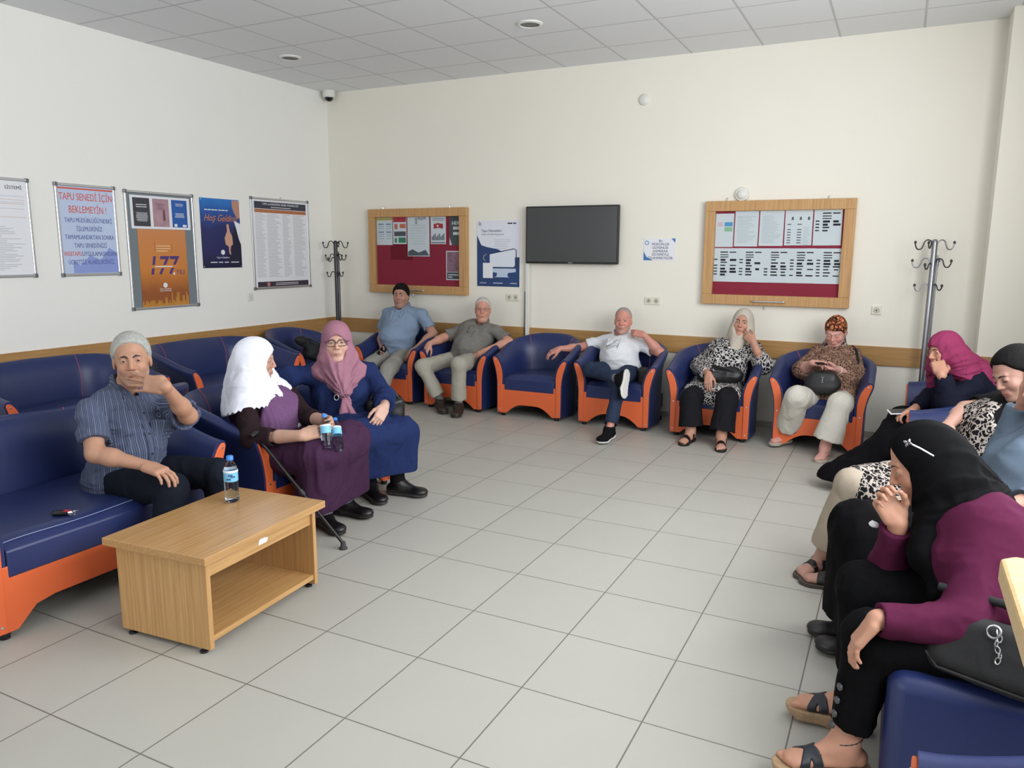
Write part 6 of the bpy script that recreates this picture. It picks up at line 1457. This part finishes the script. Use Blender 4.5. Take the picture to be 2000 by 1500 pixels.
# --- woman in the orange headscarf
def cast_orange():
    k = 'orange_scarf'; J = SC[k]
    p = Person(k, 'woman in an orange patterned headscarf and wide white trousers looking at a phone', (-.12, -.88, -.42), fw=(-.02, -1, 0), q=1.25, skin=(214, 158, 146), hk=.97, tilt=(0, -.4, 1))
    H = p.H; fw = p.fw; N = J['N']; P = J['P']
    p.body(hands={'R': dict(d=A3((.75, -.45, .05)), n=A3((.15, .3, -.9)), curls=(.15, .5, .6, .6), thumb=.5), 'L': dict(d=A3((-.8, -.5, .12)), n=A3((.1, .3, .9)), curls=(.5, .5, .55, .55), thumb=.7)}, bare='RL', feet='RL', armr=1.15, hs=.95, g=1.1, tint=skin_tint(H, (216, 162, 150), flush=.5), face=dict(fat=1.08, female=True), eyes='closed')
    p.brows((180, 140, 120), .0024)
    m = leopard_cloth('brown_leopard_print', (156, 122, 104), (40, 31, 33), inner=(120, 88, 72), scale=58, thr=.40)
    ops = torso_ops(J, fw, 1.22, .09, .13, bust=1.3, i=.008, low=.15)
    a, c = p.sleeve('R', .076, .080, .066, upto=.28, inner=.05); a2, c2 = p.sleeve('L', .078, .080, .068, upto=.42, inner=.05)
    for t in np.linspace(-.05, 1.05, 4):
        K = lerp(J['KR'], J['KL'], t); hip = P+p.rt*.10*(1-2*t); ops += [('+', cap(hip, lerp(hip, K, .30), .125, .115), .05)]
    p.cloth('blouse', ops+a+a2+c+c2, m, .006, p.folds(.010, (9, 9, 8), 61, .003))
    p.trousers(cloth('white_linen', (204, 200, 190), noise=.06), r=(.104, .088, .084, .092), hem=(.80, .84), wide=.022, amp=.007, freq=(17, 17, 3), hipw=.095)
    ms = leopard_cloth('orange_scarf_print', (44, 36, 36), (188, 104, 62), inner=(196, 164, 128), scale=24, thr=.36, stretch=(1, 1, 1.8))
    ops = [('+', H.e((0, -.014, .045), (.086, .106, .100)), .02), ('+', H.e((0, -.045, -.03), (.080, .070, .075)), .04), ('+', H.e((0, -.085, -.04), (.045, .04, .05)), .03)]
    def cut(X, Y, Z):
        x = X-H.c[0]; y = Y-H.c[1]; z = Z-H.c[2]; ly = x*H.f[0]+y*H.f[1]+z*H.f[2]; lz = x*H.u[0]+y*H.u[1]+z*H.u[2]
        return (np.interp(ly, [-.13, -.06, .0, .03, .06, .12], [-.12, -.10, -.035, .02, .055, .066])-lz)*.8
    ops += [('&', (cut, H.c-.3, H.c+.3), 0)]
    mesh_object('headscarf', [p.vol(ops, .0045, lambda V: .003*vnoise((V-H.c)@H.R.T, (20, 20, 40), 3))], p.root, ms, (H.c, H.R))
    nk = [('+', cap(H.p(0, -.03, -.09), N+UP*.0, .074, .09), .03), ('+', cap(N+p.rt*.06+fw*.02+UP*.03, N+fw*.145-UP*.06, .038, .034), .03), ('+', cap(N-p.rt*.06+fw*.02+UP*.03, N+fw*.145-UP*.06, .038, .034), .03), ('+', cap(N+fw*.14-UP*.05, N+fw*.15-UP*.10-p.rt*.03, .028, .03), .02), ('-', H.e((0, .12, -.03), (.058, .10, .095)), .01)]
    p.cloth('neck_scarf', nk, leopard_cloth('neck_scarf_print', (60, 50, 56), (176, 150, 140), scale=30, thr=.5), .0052, p.folds(.006, (26, 26, 26), 65))
    w = lerp(J['EL'], J['WL'], .90); d = nrm(J['WL']-J['EL']); a_ = nrm(np.cross(d, UP)); b_ = np.cross(d, a_)
    p.tubes('wristwatch', [[w+(a_*math.cos(t)+b_*math.sin(t))*.0315 for t in np.linspace(0, 6.28, 17)]], .0045, mat('pale_watch', (214, 206, 200), .3))
    for sd in 'RL': p.sandal(sd, mat('bronze_strap', (142, 118, 108), .4), mat('beige_sole', (186, 174, 160), .6), straps=((.035, .006),), k=.93, vee=True)
    return p
# --- woman in the magenta headscarf
def cast_magenta():
    k = 'magenta_scarf'; J = SC[k]
    p = Person(k, 'woman in a magenta headscarf and dark clothes, hand on her cheek', (-.88, -.62, -.12), fw=(-.98, -.1, 0), q=1.15, skin=(186, 134, 112), hk=.98, tilt=(-.10, 0, 1))
    H = p.H; fw = p.fw; N = J['N']; P = J['P']; wl = J['WL']
    p.body(hands={'L': dict(d=toward(wl, H.p(-.050, .095, -.030)), n=-H.f*.4+H.r*.75+H.u*.1, curls=(.45, .5, .55, .6), thumb=.5, spread=.35), 'R': dict(d=A3((-.6, -.5, -.25)), n=A3((.2, -.3, -.9)), curl=.5)}, hs=1.1, tint=skin_tint(H, (188, 138, 116), flush=.3), face=dict(fat=1.05, female=True), gaze=toward(J['H'], CAMP), eyes='half')
    p.brows((70, 50, 44), .0028)
    mb = cloth('blue_black_cloth', (26, 28, 42), noise=.2)
    ops = torso_ops(J, fw, 1.18, .08, .13, bust=1.25, i=.010, low=.15)
    a, c = p.sleeve('L', .082, .078, .050, upto=.93); a2, c2 = p.sleeve('R', .078, .072, .050, upto=.93)
    p.cloth('blouse', ops+a+a2+c+c2, mb, .0065, p.folds(.007, (10, 10, 10), 71, .002))
    p.skirt(cloth('black_skirt', (17, 16, 19), noise=.2), .07, r=(.12, .105, .10), spread=(-.25, 1.25), n=6, flare=.04, name='skirt', amp=.010)
    ex = [('+', cap(H.p(0, -.04, -.03), N-fw*.05-UP*.02, .088, .11), .05)]
    for t in np.linspace(0, 1, 5):
        e = lerp(J['SL']+fw*.01+UP*.005-p.rt*.0, N-fw*.12-UP*.10, t); ex += [('+', cap(H.p(-.04, -.03-.03*t, -.04), e, .060, .048), .05)]
        e = lerp(J['SR']+fw*.02+UP*.0, N-fw*.12-UP*.08, t); ex += [('+', cap(H.p(.04, -.03-.03*t, -.04), e, .060, .045), .05)]
    ex += [('+', capf(H.p(.05, .02, -.08), J['SR']+fw*.16-UP*.16, .055, .05, p.rt, .55), .04), ('+', capf(N-fw*.10-UP*.04-p.rt*.08, N-fw*.17-UP*.20-p.rt*.10, .07, .05, fw, .5), .05)]
    p.scarf(cloth('magenta_cloth', (138, 54, 88), noise=.12), ex, big=1.04, opening=(.056, .080, -.022), neck=.075, h=.005, amp=.008, freq=(22, 22, 9), pleat=(H.p(-.02, .05, -.12), 12, .013))
    for sd in 'RL': p.shoe(sd, mat('dark_brown_shoe', (48, 40, 38), .5), M_soleblk, k=.92)
    return p
# --- dark haired young woman
def cast_dark():
    k = 'dark_haired'; J = SC[k]
    p = Person(k, 'dark haired young woman in a spotted tunic and beige trousers, eyes lowered', (-.76, -.58, -.42), fw=(-.93, -.38, 0), q=1.1, skin=(186, 136, 116), hk=.95, tilt=(-.4, 0, 1))
    H = p.H; fw = p.fw; N = J['N']; P = J['P']
    p.body(hands={'R': dict(curl=.3), 'L': dict(curl=.3)}, bare='R', feet='RL', armr=1.0, hs=.93, tint=skin_tint(H, (180, 138, 122), flush=.2, lipc=(168, 84, 84)), face=dict(female=True, nose=.99), eyes='closed')
    p.brows((34, 26, 24), .0026)
    lash = []
    for sx in (-1, 1): lash.append([H.p(sx*.020, .084, .003), H.p(sx*.031, .088, .0005), H.p(sx*.043, .080, .003)])
    p.tubes('eyelashes', lash, .0016, mat('lash', (20, 14, 14), .7))
    p.hair((15, 13, 13), t=.013, line=[(-.14, -.09), (-.05, -.07), (-.02, -.03), (.01, .02), (.04, .055), (.060, .084), (.12, .10)], noise=.0010, fr=(260, 40, 60), extra=[('+', H.e((0, -.06, .07), (.07, .07, .06)), .04), ('+', H.e((0, -.12, .03), (.05, .045, .05)), .03)])
    mb = cloth('black_tee', (24, 24, 26), noise=.2)
    ops = torso_ops(J, fw, 1.04, .03, .115, bust=1.0, i=.0, low=.12)
    a, c = p.sleeve('R', .062, .060, short=.72, inner=.044); a2, c2 = p.sleeve('L', .064, .060, .05, upto=.5)
    p.cloth('black_top', ops+a+a2+c+c2, mb, .006, p.folds(.004, (12, 12, 12), 81))
    m = leopard_cloth('spotted_tunic_print', (178, 168, 160), (28, 26, 28), scale=38, thr=.28, stretch=(1, 1.0, .8))
    ops = torso_ops(J, fw, 1.10, .04, .125, bust=1.08, i=.012, low=.15)
    mm = [('-', ell(J['S'+q]+UP*.03, np.array([p.rt, fw, UP]), (.085, .13, .13)), .02) for q in 'RL']+[('-', ell(N+UP*.06, np.array([p.rt, fw, UP]), (.14, .16, .10)), .02)]
    for i in range(4):
        t = -.05+1.1*i/3; K = lerp(J['KR'], J['KL'], t); hip = P+p.rt*.09*(1-2*t); ops += [('+', cap(hip, lerp(hip, K, .93 if i < 2 else .82), .115, .078), .04)]
    kc = lerp(J['KR'], J['KL'], .5)
    p.cloth('tunic', ops+mm, m, .006, p.folds(.007, (11, 11, 6), 82, .002))
    p.trousers(cloth('beige_trousers', (166, 154, 138), noise=.08), r=(.085, .072, .068, .075), hem=(.84, .84), wide=.012, amp=.006, freq=(15, 15, 4))
    for sd in 'RL': p.sandal(sd, M_strap, mat('cork_sole', (74, 64, 58), .7), straps=((.045, .013), (.105, .016)), k=.95, buckles=True, ankle=False)
    return p
# --- person in the grey blue top
def cast_grey():
    k = 'grey_top'; J = SC[k]
    p = Person(k, 'person in a grey blue top and black skirt, cut off by the right edge', (-.95, -.25, 0), fw=(-.96, -.2, 0), q=1.3, skin=(196, 148, 128), hk=.96)
    H = p.H; fw = p.fw; N = J['N']; P = J['P']
    p.body(hands={'R': dict(d=A3((-.1, -.15, .95)), n=A3((.8, -.2, .1)), curl=.25), 'L': dict(curl=.4)}, hs=.95, face=dict(female=True))
    p.brows((60, 46, 40), .0028); p.hair((44, 34, 30), t=.016)
    ops = torso_ops(J, fw, 1.10, .05, .125, bust=1.1, i=.008, low=.12)
    a, c = p.sleeve('R', .080, .078, .05, upto=.95); a2, c2 = p.sleeve('L', .074, .07, .05, upto=.6)
    p.cloth('top', ops+a+a2+c+c2, cloth('grey_blue_cloth', (96, 110, 126), noise=.08), .0065, p.folds(.006, (10, 10, 10), 91, .002))
    p.skirt(cloth('matt_black_skirt', (15, 14, 16), noise=.2), .11, r=(.12, .10, .10), spread=(-.2, 1.2), n=6, flare=.03, name='skirt', amp=.009)
    for sd in 'RL': p.shoe(sd, mat('black_flat', (30, 29, 32), .4), M_soleblk, k=.95)
    return p
# --- woman in the purple top nearest the camera
def cast_purple():
    k = 'purple_top'; J = SC[k]
    p = Person(k, 'woman in a purple top and black headscarf bent forward, fist to her mouth', (-.90, -.16, -.42), fw=(-.97, .05, 0), q=.95, skin=(192, 140, 116), hk=1.0, tilt=(-.42, 0, 1))
    H = p.H; fw = p.fw; N = J['N']; P = J['P']; wr = J['WR']; up = p.up
    p.body(hands={'R': dict(d=A3((-.55, -.05, .80)), n=A3((.45, -.9, .2)), curls=(.74, .80, .85, .9), thumb=.9, spread=.1), 'L': dict(d=A3((-.50, -.18, -.80)), n=A3((.75, .1, -.5)), curl=.35, spread=.15)}, hs=.98, feet='RL', legr=1.0, tint=skin_tint(H, (194, 144, 120), flush=.25, lipc=(170, 96, 90)), face=dict(female=True, fat=1.03), eyes='half', gaze=(-.9, 0, -.5))
    p.brows((60, 46, 40), .0020)
    mp_ = cloth('purple_jersey', (80, 30, 56), noise=.12)
    ops = torso_ops(J, fw, 1.12, .06, .13, bust=1.1, i=.006, low=.15)
    a, c = p.sleeve('L', .080, .070, .040, upto=.96, inner=.036); a2, c2 = p.sleeve('R', .074, .064, .038, upto=.86, inner=.034)
    p.cloth('purple_top', ops+a+a2+c+c2, mp_, .0052, p.folds(.010, (7, 7, 9), 101, .003))
    mt = cloth('black_crepe', (15, 15, 17), noise=.2)
    p.trousers(mt, r=(.105, .088, .078, .056), hem=(.80, .84), amp=.007, freq=(13, 13, 8), h=.006, hipw=.10)
    d = nrm(J['AL']-J['KL']); bm = bmesh.new()
    side = nrm(np.cross(d, A3((0, 1, 0))))
    for t in (.42, .55, .68, .79):
        c_ = lerp(J['KL'], J['AL'], t)+nrm(A3((-.75, -.66, 0)))*(.078-.018*t); M = Vector(nrm(A3((-.75, -.66, 0)))).to_track_quat('Z', 'Y').to_matrix().to_4x4(); M.translation = Vector(c_)-p.root.location
        lathe(bm, [(.011, 0), (.011, .004), (.008, .006), (.001, .006)], 14, M)
    obj('trouser_button', bm, mat('pewter_button', (96, 96, 100), .35, metal=.6), p.root, smooth=True)
    ex = [('+', cap(H.p(0, -.05, -.02), N-fw*.03+UP*.0, .095, .115), .05), ('+', capf(N-fw*.02, N-fw*.13-UP*.06-p.rt*.02, .10, .07, fw, .6), .05)]
    for sx, S in ((1, 'SR'), (-1, 'SL')):
        for t in (0, .5, 1): ex += [('+', cap(H.p(sx*.04, -.03, -.06), lerp(N, J[S], .50)+fw*(.06-.12*t)+UP*.01, .060, .045), .05)]
    ex += [('+', capf(H.p(-.03, .01, -.10), lerp(P, N, .62)+fw*.19-p.rt*.06, .060, .058, fw, .7), .05), ('+', capf(H.p(-.03, .01, -.12), lerp(P, N, .35)+fw*.215-p.rt*.07, .05, .045, fw, .7), .04)]
    p.scarf(cloth('black_scarf_cloth', (14, 14, 16), noise=.25), ex, big=.985, opening=(.062, .106, -.010), open_y=.126, neck=.080, h=.0045, amp=.005, freq=(16, 16, 9), pleat=(H.p(0, .03, -.14), 9, .008))
    # hair pin with a metal flower on the scarf
    b0 = A3((5.928, -4.548, 1.004)); b1 = A3((6.000, -4.535, .968)); e_ = toward(lerp(b0, b1, .5), CAMP); b0 = b0+e_*.012; b1 = b1+e_*.012
    hp = p.tubes('scarf_pin', [[b0, lerp(b0, b1, .5)+H.u*.003-H.r*.003, b1]], .0024, mat('white_pin', (232, 232, 236), .3))
    bm = bmesh.new()
    for t in (-.5, .45, 2.7, 3.6):
        q = b0+H.f*.006*math.cos(t)+H.u*.010*math.sin(t); q2 = b0+H.f*.010*math.cos(t)+H.u*.020*math.sin(t)-H.r*.006
        tube(bm, [Vector(b0-H.r*.006)-p.root.location, Vector(q-H.r*.012)-p.root.location, Vector(q2-H.r*.004)-p.root.location], [.002, .0045, .0015], 8)
    obj('pin_flower', bm, mat('grey_metal_flower', (150, 146, 150), .3, metal=.7), p.root, smooth=True)
    ix = wr+toward(wr, H.p(.0, .125, -.035))*.10
    for sd in 'RL':
        A, T = J['A'+sd], J['T'+sd]; f, u_, lat = foot_frame(A, T); b = A-UP*.078*.95
        # cork wedge under the foot
        prf = []
        so = [('+', capf(b-f*.038, b+f*.01, .038, .037, UP, .98), .01), ('+', capf(b, b+f*.150, .034, .046, UP, .98), .02), ('+', capf(b+f*.15, b+f*.175, .045, .032, UP, .98), .02)]
        so += [('+', rbox(b-UP*.03+f*.02, np.array([lat, f, UP]), (.032, .06, .035), .01), .01), ('+', rbox(b-UP*.022+f*.12, np.array([lat, f, UP]), (.038, .055, .016), .01), .01)]
        so += [('&', half(b+UP*.004, UP, b+UP*.15, .35), 0), ('&', ((lambda X, Y, Z: .002-Z+0*X+0*Y), b-.4, b+.4), 0)]
        o = mesh_object('wedge_sole', [p.vol(so, .004, None, 0)], p.root, mat('cork_wedge', (168, 140, 108), .8, noise=.3, nscale=60), p.frame)
        for (c0, hw) in ((.105, .026),):
            c_ = b+f*c0
            so = foot_ops(A, f, UP, .95, .0045)+[('&', ((lambda X, Y, Z, c_=c_, f=f, lat=lat: np.abs(np.abs((X-c_[0])*f[0]+(Y-c_[1])*f[1]+(Z-c_[2])*f[2])-.5*np.abs((X-c_[0])*lat[0]+(Y-c_[1])*lat[1]))-hw*.55), c_-.4, c_+.4), 0), ('&', half(b, -UP, b, .4), 0), ('&', half(A-UP*.012, UP, A, .3), 0)]
            v = mesh_object('strap', [p.vol(so, .0032, None, 1)], None, mat('navy_strap', (30, 34, 44), .45), p.frame); v.parent = o; v.location = -Vector(p.root.location)
        bm = bmesh.new(); c_ = A+UP*.02
        tube(bm, [Vector(c_+(f*math.cos(t)*.042+lat*math.sin(t)*.038)-UP*.012*math.cos(t)) for t in np.linspace(0, 2*math.pi, 21)[:-1]], .006, 6, True)
        v = obj('ankle_strap', bm, MATS['navy_strap'], None, smooth=True); v.parent = o; v.location = -Vector(p.root.location)
    return p
CAST = [cast_striped, cast_white, cast_mauve, cast_bluepolo, cast_greypolo, cast_whitepolo, cast_leopard, cast_orange, cast_magenta, cast_dark, cast_grey, cast_purple]
import time as _t
for fn in CAST:
    _a = _t.time(); fn(); print(fn.__name__, 'built in %.1fs' % (_t.time()-_a))

# ------------------------------------------------------------------ things held, worn loose or left on the seats
def vol_mesh(name, ops, h, material, parent, disp=None, frame=None):
    v = Vol(ops, h)
    if disp: v.disp(disp)
    V, Q = v.mesh(); V = relax(V, Q, 1, .5)
    return mesh_object(name, [(V, Q)], parent, material, frame or (A3(parent.location), np.eye(3)))
def RT(f, u=(0, 0, 1)):
    f = nrm(f); r = nrm(np.cross(f, A3(u))); return np.array([r, f, np.cross(r, f)])
def hull_tube(name, pts, r, m, root, n=8):
    bm = bmesh.new(); tube(bm, [Vector(A3(p))-root.location for p in pts], r, n); return obj(name, bm, m, root, smooth=True)
M_bag = mat('black_bag_leather', (24, 23, 25), .45, bump=.35, bscale=180, bdist=.001)
M_bagsoft = mat('black_bag_cloth', (20, 20, 22), .75, bump=.3, bscale=260)
def crease(amp, fr, seed): return lambda P: amp*(1.4*np.abs(vnoise(P, fr, seed))-.4)
# two bottles in the hands of the woman in the white headscarf
JW = SC['white_scarf']
def bottle_between(label, base, top, s):
    z = Vector(nrm(A3(top)-A3(base))); M = z.to_track_quat('Z', 'Y').to_matrix().to_4x4(); M.translation = Vector(base); return bottle(label, M, s)
bottle_between('upright water bottle gripped by the woman in the white headscarf', (3.262, -3.995, .520), (3.222, -3.965, .69), .88)
bottle_between('second water bottle, tilted behind the first in the same hands', (3.300, -3.950, .510), (3.215, -3.875, .66), .88)
# walking stick
t = thing('walking_stick', 'black walking stick leaning across the plum skirt down to the floor', 'walking stick', (3.365, -4.020, 0))
a, b = A3((2.90, -4.125, .575)), A3((3.365, -4.020, .03)); d = nrm(b-a)
hull_tube('shaft_upper', [a, lerp(a, b, .52)], .0105, M_blacksh, t, 12); hull_tube('shaft_lower', [lerp(a, b, .50), b], .0085, M_black, t, 12)
hull_tube('locking_collar', [lerp(a, b, .50), lerp(a, b, .545)], .0145, mat('stick_collar', (44, 44, 46), .5), t, 12)
hull_tube('handle', [a-d*.0+A3((.0, -.045, .012)), a+A3((0, -.01, .022)), a+A3((0, .02, .02)), a+A3((0, .05, .008))], .013, M_black, t, 10)
bm = bmesh.new(); lathe(bm, [(.021, .0), (.022, .008), (.015, .014), (.013, .035), (.009, .042)], 18, Matrix.Identity(4)); obj('rubber_tip', bm, mat('rubber_grey', (58, 58, 58), .8), t, smooth=True)
# phones
def phone(label, c, f, u, case, L=.145, W=.072, T=.009):
    c = A3(c); t = thing('mobile_phone', label, 'phone', tuple(map(float, c))); R = RT(f, u)
    vol_mesh('phone_body', [('+', rbox(c, R, (W/2, L/2, T/2), .004), .0)], .0028, case, t)
    vol_mesh('phone_screen', [('+', rbox(c+R[2]*(T/2), R, (W/2-.005, L/2-.010, .0022), .0015), .0)], .0022, mat('phone_screen', (24, 26, 30), .12), t)
    return t
phone('dark phone held by the man in the pale blue polo shirt', SC['blue_polo']['WR']+A3((.050, -.075, -.02)), (.0, -.8, -.5), (.9, 0, .3), M_black)
phone('black phone held by the woman in the orange headscarf', lerp(SC['orange_scarf']['WR'], SC['orange_scarf']['WL'], .42)+A3((0, -.065, .018)), (-.25, -.8, .28), (0, .3, 1), M_black)
phone('white edged phone on the knee of the woman in the magenta headscarf', SC['magenta_scarf']['WR']+A3((-.075, -.055, -.012)), (-.92, -.35, -.06), (.05, -.2, 1), mat('white_phone', (206, 206, 206), .3), L=.15, W=.076)
# handbag with a flap on the lap of the woman in the spotted tunic
c = A3((4.575, -.545, .530)); t = thing('handbag', 'soft black handbag lying on the lap of the woman in the spotted tunic', 'handbag', tuple(map(float, c)))
R = RT((.05, -.75, .45)); vol_mesh('bag_body', [('+', ell(c, R, (.19, .060, .085)), .02), ('+', ell(c+R[0]*.08-R[2]*.01, R, (.11, .062, .075)), .03), ('+', ell(c-R[0]*.08+R[2]*.01, R, (.10, .06, .07)), .03)], .0055, M_bag, t, crease(.006, (18, 18, 18), 3))
hull_tube('strap', [c-R[0]*.17+R[1]*.03, c-R[0]*.08+R[1]*.075+R[2]*.02, c+R[0]*.05+R[1]*.078+R[2]*.05, c+R[0]*.16+R[1]*.04+R[2]*.03], .008, M_bagsoft, t)
hull_tube('zip', [c-R[0]*.02+R[1]*.064-R[2]*.0, c+R[0]*.10+R[1]*.066+R[2]*.022], .0022, mat('zip_silver', (170, 170, 172), .3, metal=.8), t, 6)
# round handbag with a metal monogram
c = A3((5.392, -.655, .548)); t = thing('handbag', 'round black handbag with a silver monogram under the orange headscarf woman\'s hands', 'handbag', tuple(map(float, c)))
R = RT((.02, -.92, .30)); vol_mesh('bag_body', [('+', ell(c-R[2]*.005, R, (.135, .045, .095)), .02), ('+', rbox(c+R[2]*.045, R, (.085, .032, .03), .02), .05)], .005, M_bag, t)
q = c+R[1]*.060+R[2]*.02; mm = mat('monogram_silver', (196, 196, 198), .25, metal=.9)
for pts in ([(-.014, .030), (-.001, .006), (.001, -.034)], [(.016, .034), (.001, .006), (-.002, -.006)], [(.010, .014), (-.004, .006), (.010, -.012), (-.006, -.022)], [(-.008, -.036), (.010, -.034)]):
    hull_tube('monogram', [q+R[0]*x*.8+R[2]*z*.8-R[1]*.25*abs(z) for x, z in pts], .0018, mm, t, 6)
hull_tube('shoulder_strap', [A3((5.60, -.42, .60)), A3((5.625, -.385, .70)), A3((5.60, -.335, .785)), A3((5.565, -.24, .80))], .010, M_bagsoft, t)
# pouch and dark jacket beside the man in the white polo
c = A3((3.90, -.50, .455)); t = thing('waist_bag', 'small black pouch squeezed between the white polo man and the armrest', 'bag', tuple(map(float, c)))
R = RT((.1, -1, .1)); vol_mesh('bag_body', [('+', rbox(c, R, (.058, .050, .085), .03), .02)], .005, M_bag, t, crease(.005, (20, 20, 20), 4)); hull_tube('top_zip', [c+R[1]*.045-R[0]*.05+R[2]*.055, c+R[1]*.045+R[0]*.05+R[2]*.055], .0024, MATS['zip_silver'], t, 6)
c = A3((3.435, -.34, .50)); t = thing('dark_jacket', 'dark folded jacket tucked in the armchair behind the crossed leg', 'jacket', tuple(map(float, c)))
vol_mesh('folded_cloth', [('+', ell(c, np.eye(3), (.075, .17, .085)), .02), ('+', ell(c+A3((-.0, .05, .07)), np.eye(3), (.055, .12, .05)), .03)], .0065, cloth('jacket_cloth', (24, 24, 26)), t, crease(.008, (12, 12, 12), 6))
# black bag on the corner armchair
c = A3((.52, -.98, .56)); t = thing('shoulder_bag', 'black bag with a long strap slumped on the left corner armchair', 'bag', tuple(map(float, c)))
R = RT((.3, .95, -.30)); vol_mesh('bag_body', [('+', rbox(c+R[1]*.05-UP*.05, R, (.07, .15, .075), .05), .03), ('+', ell(c-R[1]*.12+UP*.045, R, (.055, .08, .045)), .04), ('+', cap(c-R[1]*.12+UP*.04, c+R[1]*.05, .045, .05), .03)], .006, M_bagsoft, t, crease(.010, (14, 14, 14), 8))
hull_tube('bag_strap', [c-R[1]*.15+UP*.06, c-R[1]*.05+UP*.09+R[0]*.03, c+R[1]*.10+UP*.05+R[0]*.04, c+R[1]*.16-UP*.03+R[0]*.06], .010, M_bag, t)
hull_tube('bag_clasp', [c+R[1]*.105+UP*.055+R[0]*.035, c+R[1]*.13+UP*.045+R[0]*.035], .007, mat('clasp_grey', (150, 156, 154), .4, metal=.5), t)
# black bag beside the woman in the mauve headscarf
c = A3((3.02, -3.16, .545)); t = thing('handbag', 'black handbag held against the armrest by the woman in the mauve headscarf', 'handbag', tuple(map(float, c)))
R = RT((.8, -.6, 0)); vol_mesh('bag_body', [('+', rbox(c, R, (.125, .045, .085), .035), .02)], .0055, M_bag, t, crease(.006, (16, 16, 16), 9))
hull_tube('bag_strap', [c-R[0]*.10+R[2]*.07, c-R[0]*.05+R[2]*.15-R[1]*.02, c+R[0]*.05+R[2]*.15-R[1]*.02, c+R[0]*.10+R[2]*.07], .008, M_bag, t)
hull_tube('buckle', [c+R[1]*.05+R[0]*.06+R[2]*.035, c+R[1]*.05+R[0]*.055-R[2]*.0], .005, M_chrome, t)
# bag with chain beside the woman in the purple top
c = A3((6.165, -4.80, .515)); t = thing('shoulder_bag', 'black shoulder bag with a metal chain on the seat at the lower right', 'bag', tuple(map(float, c)))
R = RT((-.35, -.85, .45)); vol_mesh('bag_body', [('+', rbox(c, R, (.150, .060, .088), .045), .02)], .005, M_bagsoft, t, crease(.004, (14, 14, 14), 12))
hull_tube('bag_piping', [c+R[0]*x+R[1]*.050+R[2]*z for x, z in ((-.11, .075), (-.138, .05), (-.142, 0), (-.135, -.05), (-.10, -.078), (.10, -.080), (.135, -.05))], .004, M_bag, t)
hull_tube('bag_strap', [c-R[0]*.13+R[2]*.05, c-R[0]*.10+R[2]*.115, c+R[0]*.0+R[2]*.135, c+R[0]*.16+R[2]*.13], .012, M_bagsoft, t)
mch = mat('chain_silver', (176, 176, 178), .25, metal=.9)
def chain(name, pts, root, r=.007):
    P_ = [A3(p) for p in pts]
    for i, p0 in enumerate(P_):
        d_ = nrm(P_[min(i+1, len(P_)-1)]-P_[max(0, i-1)]); n_ = nrm(np.cross(d_, R[1]))*(1 if i % 2 else .35)+R[1]*(0 if i % 2 else .8)
        bm = bmesh.new(); tube(bm, [Vector(p0+d_*r*1.25*math.cos(q)+n_*r*.8*math.sin(q))-root.location for q in np.linspace(0, 6.283, 13)[:-1]], .0019, 6, True); obj(name, bm, mch, root, smooth=True)
chain('chain_link', [c+R[1]*.068+R[0]*x+R[2]*z for x, z in ((-.02, .055), (-.026, .042), (-.022, .028), (-.028, .014), (-.036, .002), (-.034, -.012))], t)
chain('chain_link', [c-R[0]*.105+R[1]*.05+R[2]*.085, c-R[0]*.118+R[1]*.05+R[2]*.072, c-R[0]*.13+R[1]*.05+R[2]*.058], t)
bm = bmesh.new(); q = c+R[1]*.068+R[0]*-.01+R[2]*.055; tube(bm, [Vector(q+R[0]*.016*math.cos(a_)+R[2]*.016*math.sin(a_))-t.location for a_ in np.linspace(0, 6.283, 21)[:-1]], .0028, 6, True); obj('metal_ring', bm, mch, t, smooth=True)
# crumpled tissue
c = A3((5.858, -4.452, .708)); t = thing('paper_tissue', 'scrap of white tissue below the raised fist of the woman in purple', 'tissue', tuple(map(float, c)))
vol_mesh('tissue', [('+', ell(c, np.eye(3), (.013, .010, .010)), .005), ('+', ell(c+A3((.006, 0, -.006)), np.eye(3), (.010, .009, .006)), .005)], .0022, M_paper, t, crease(.004, (90, 90, 90), 2))
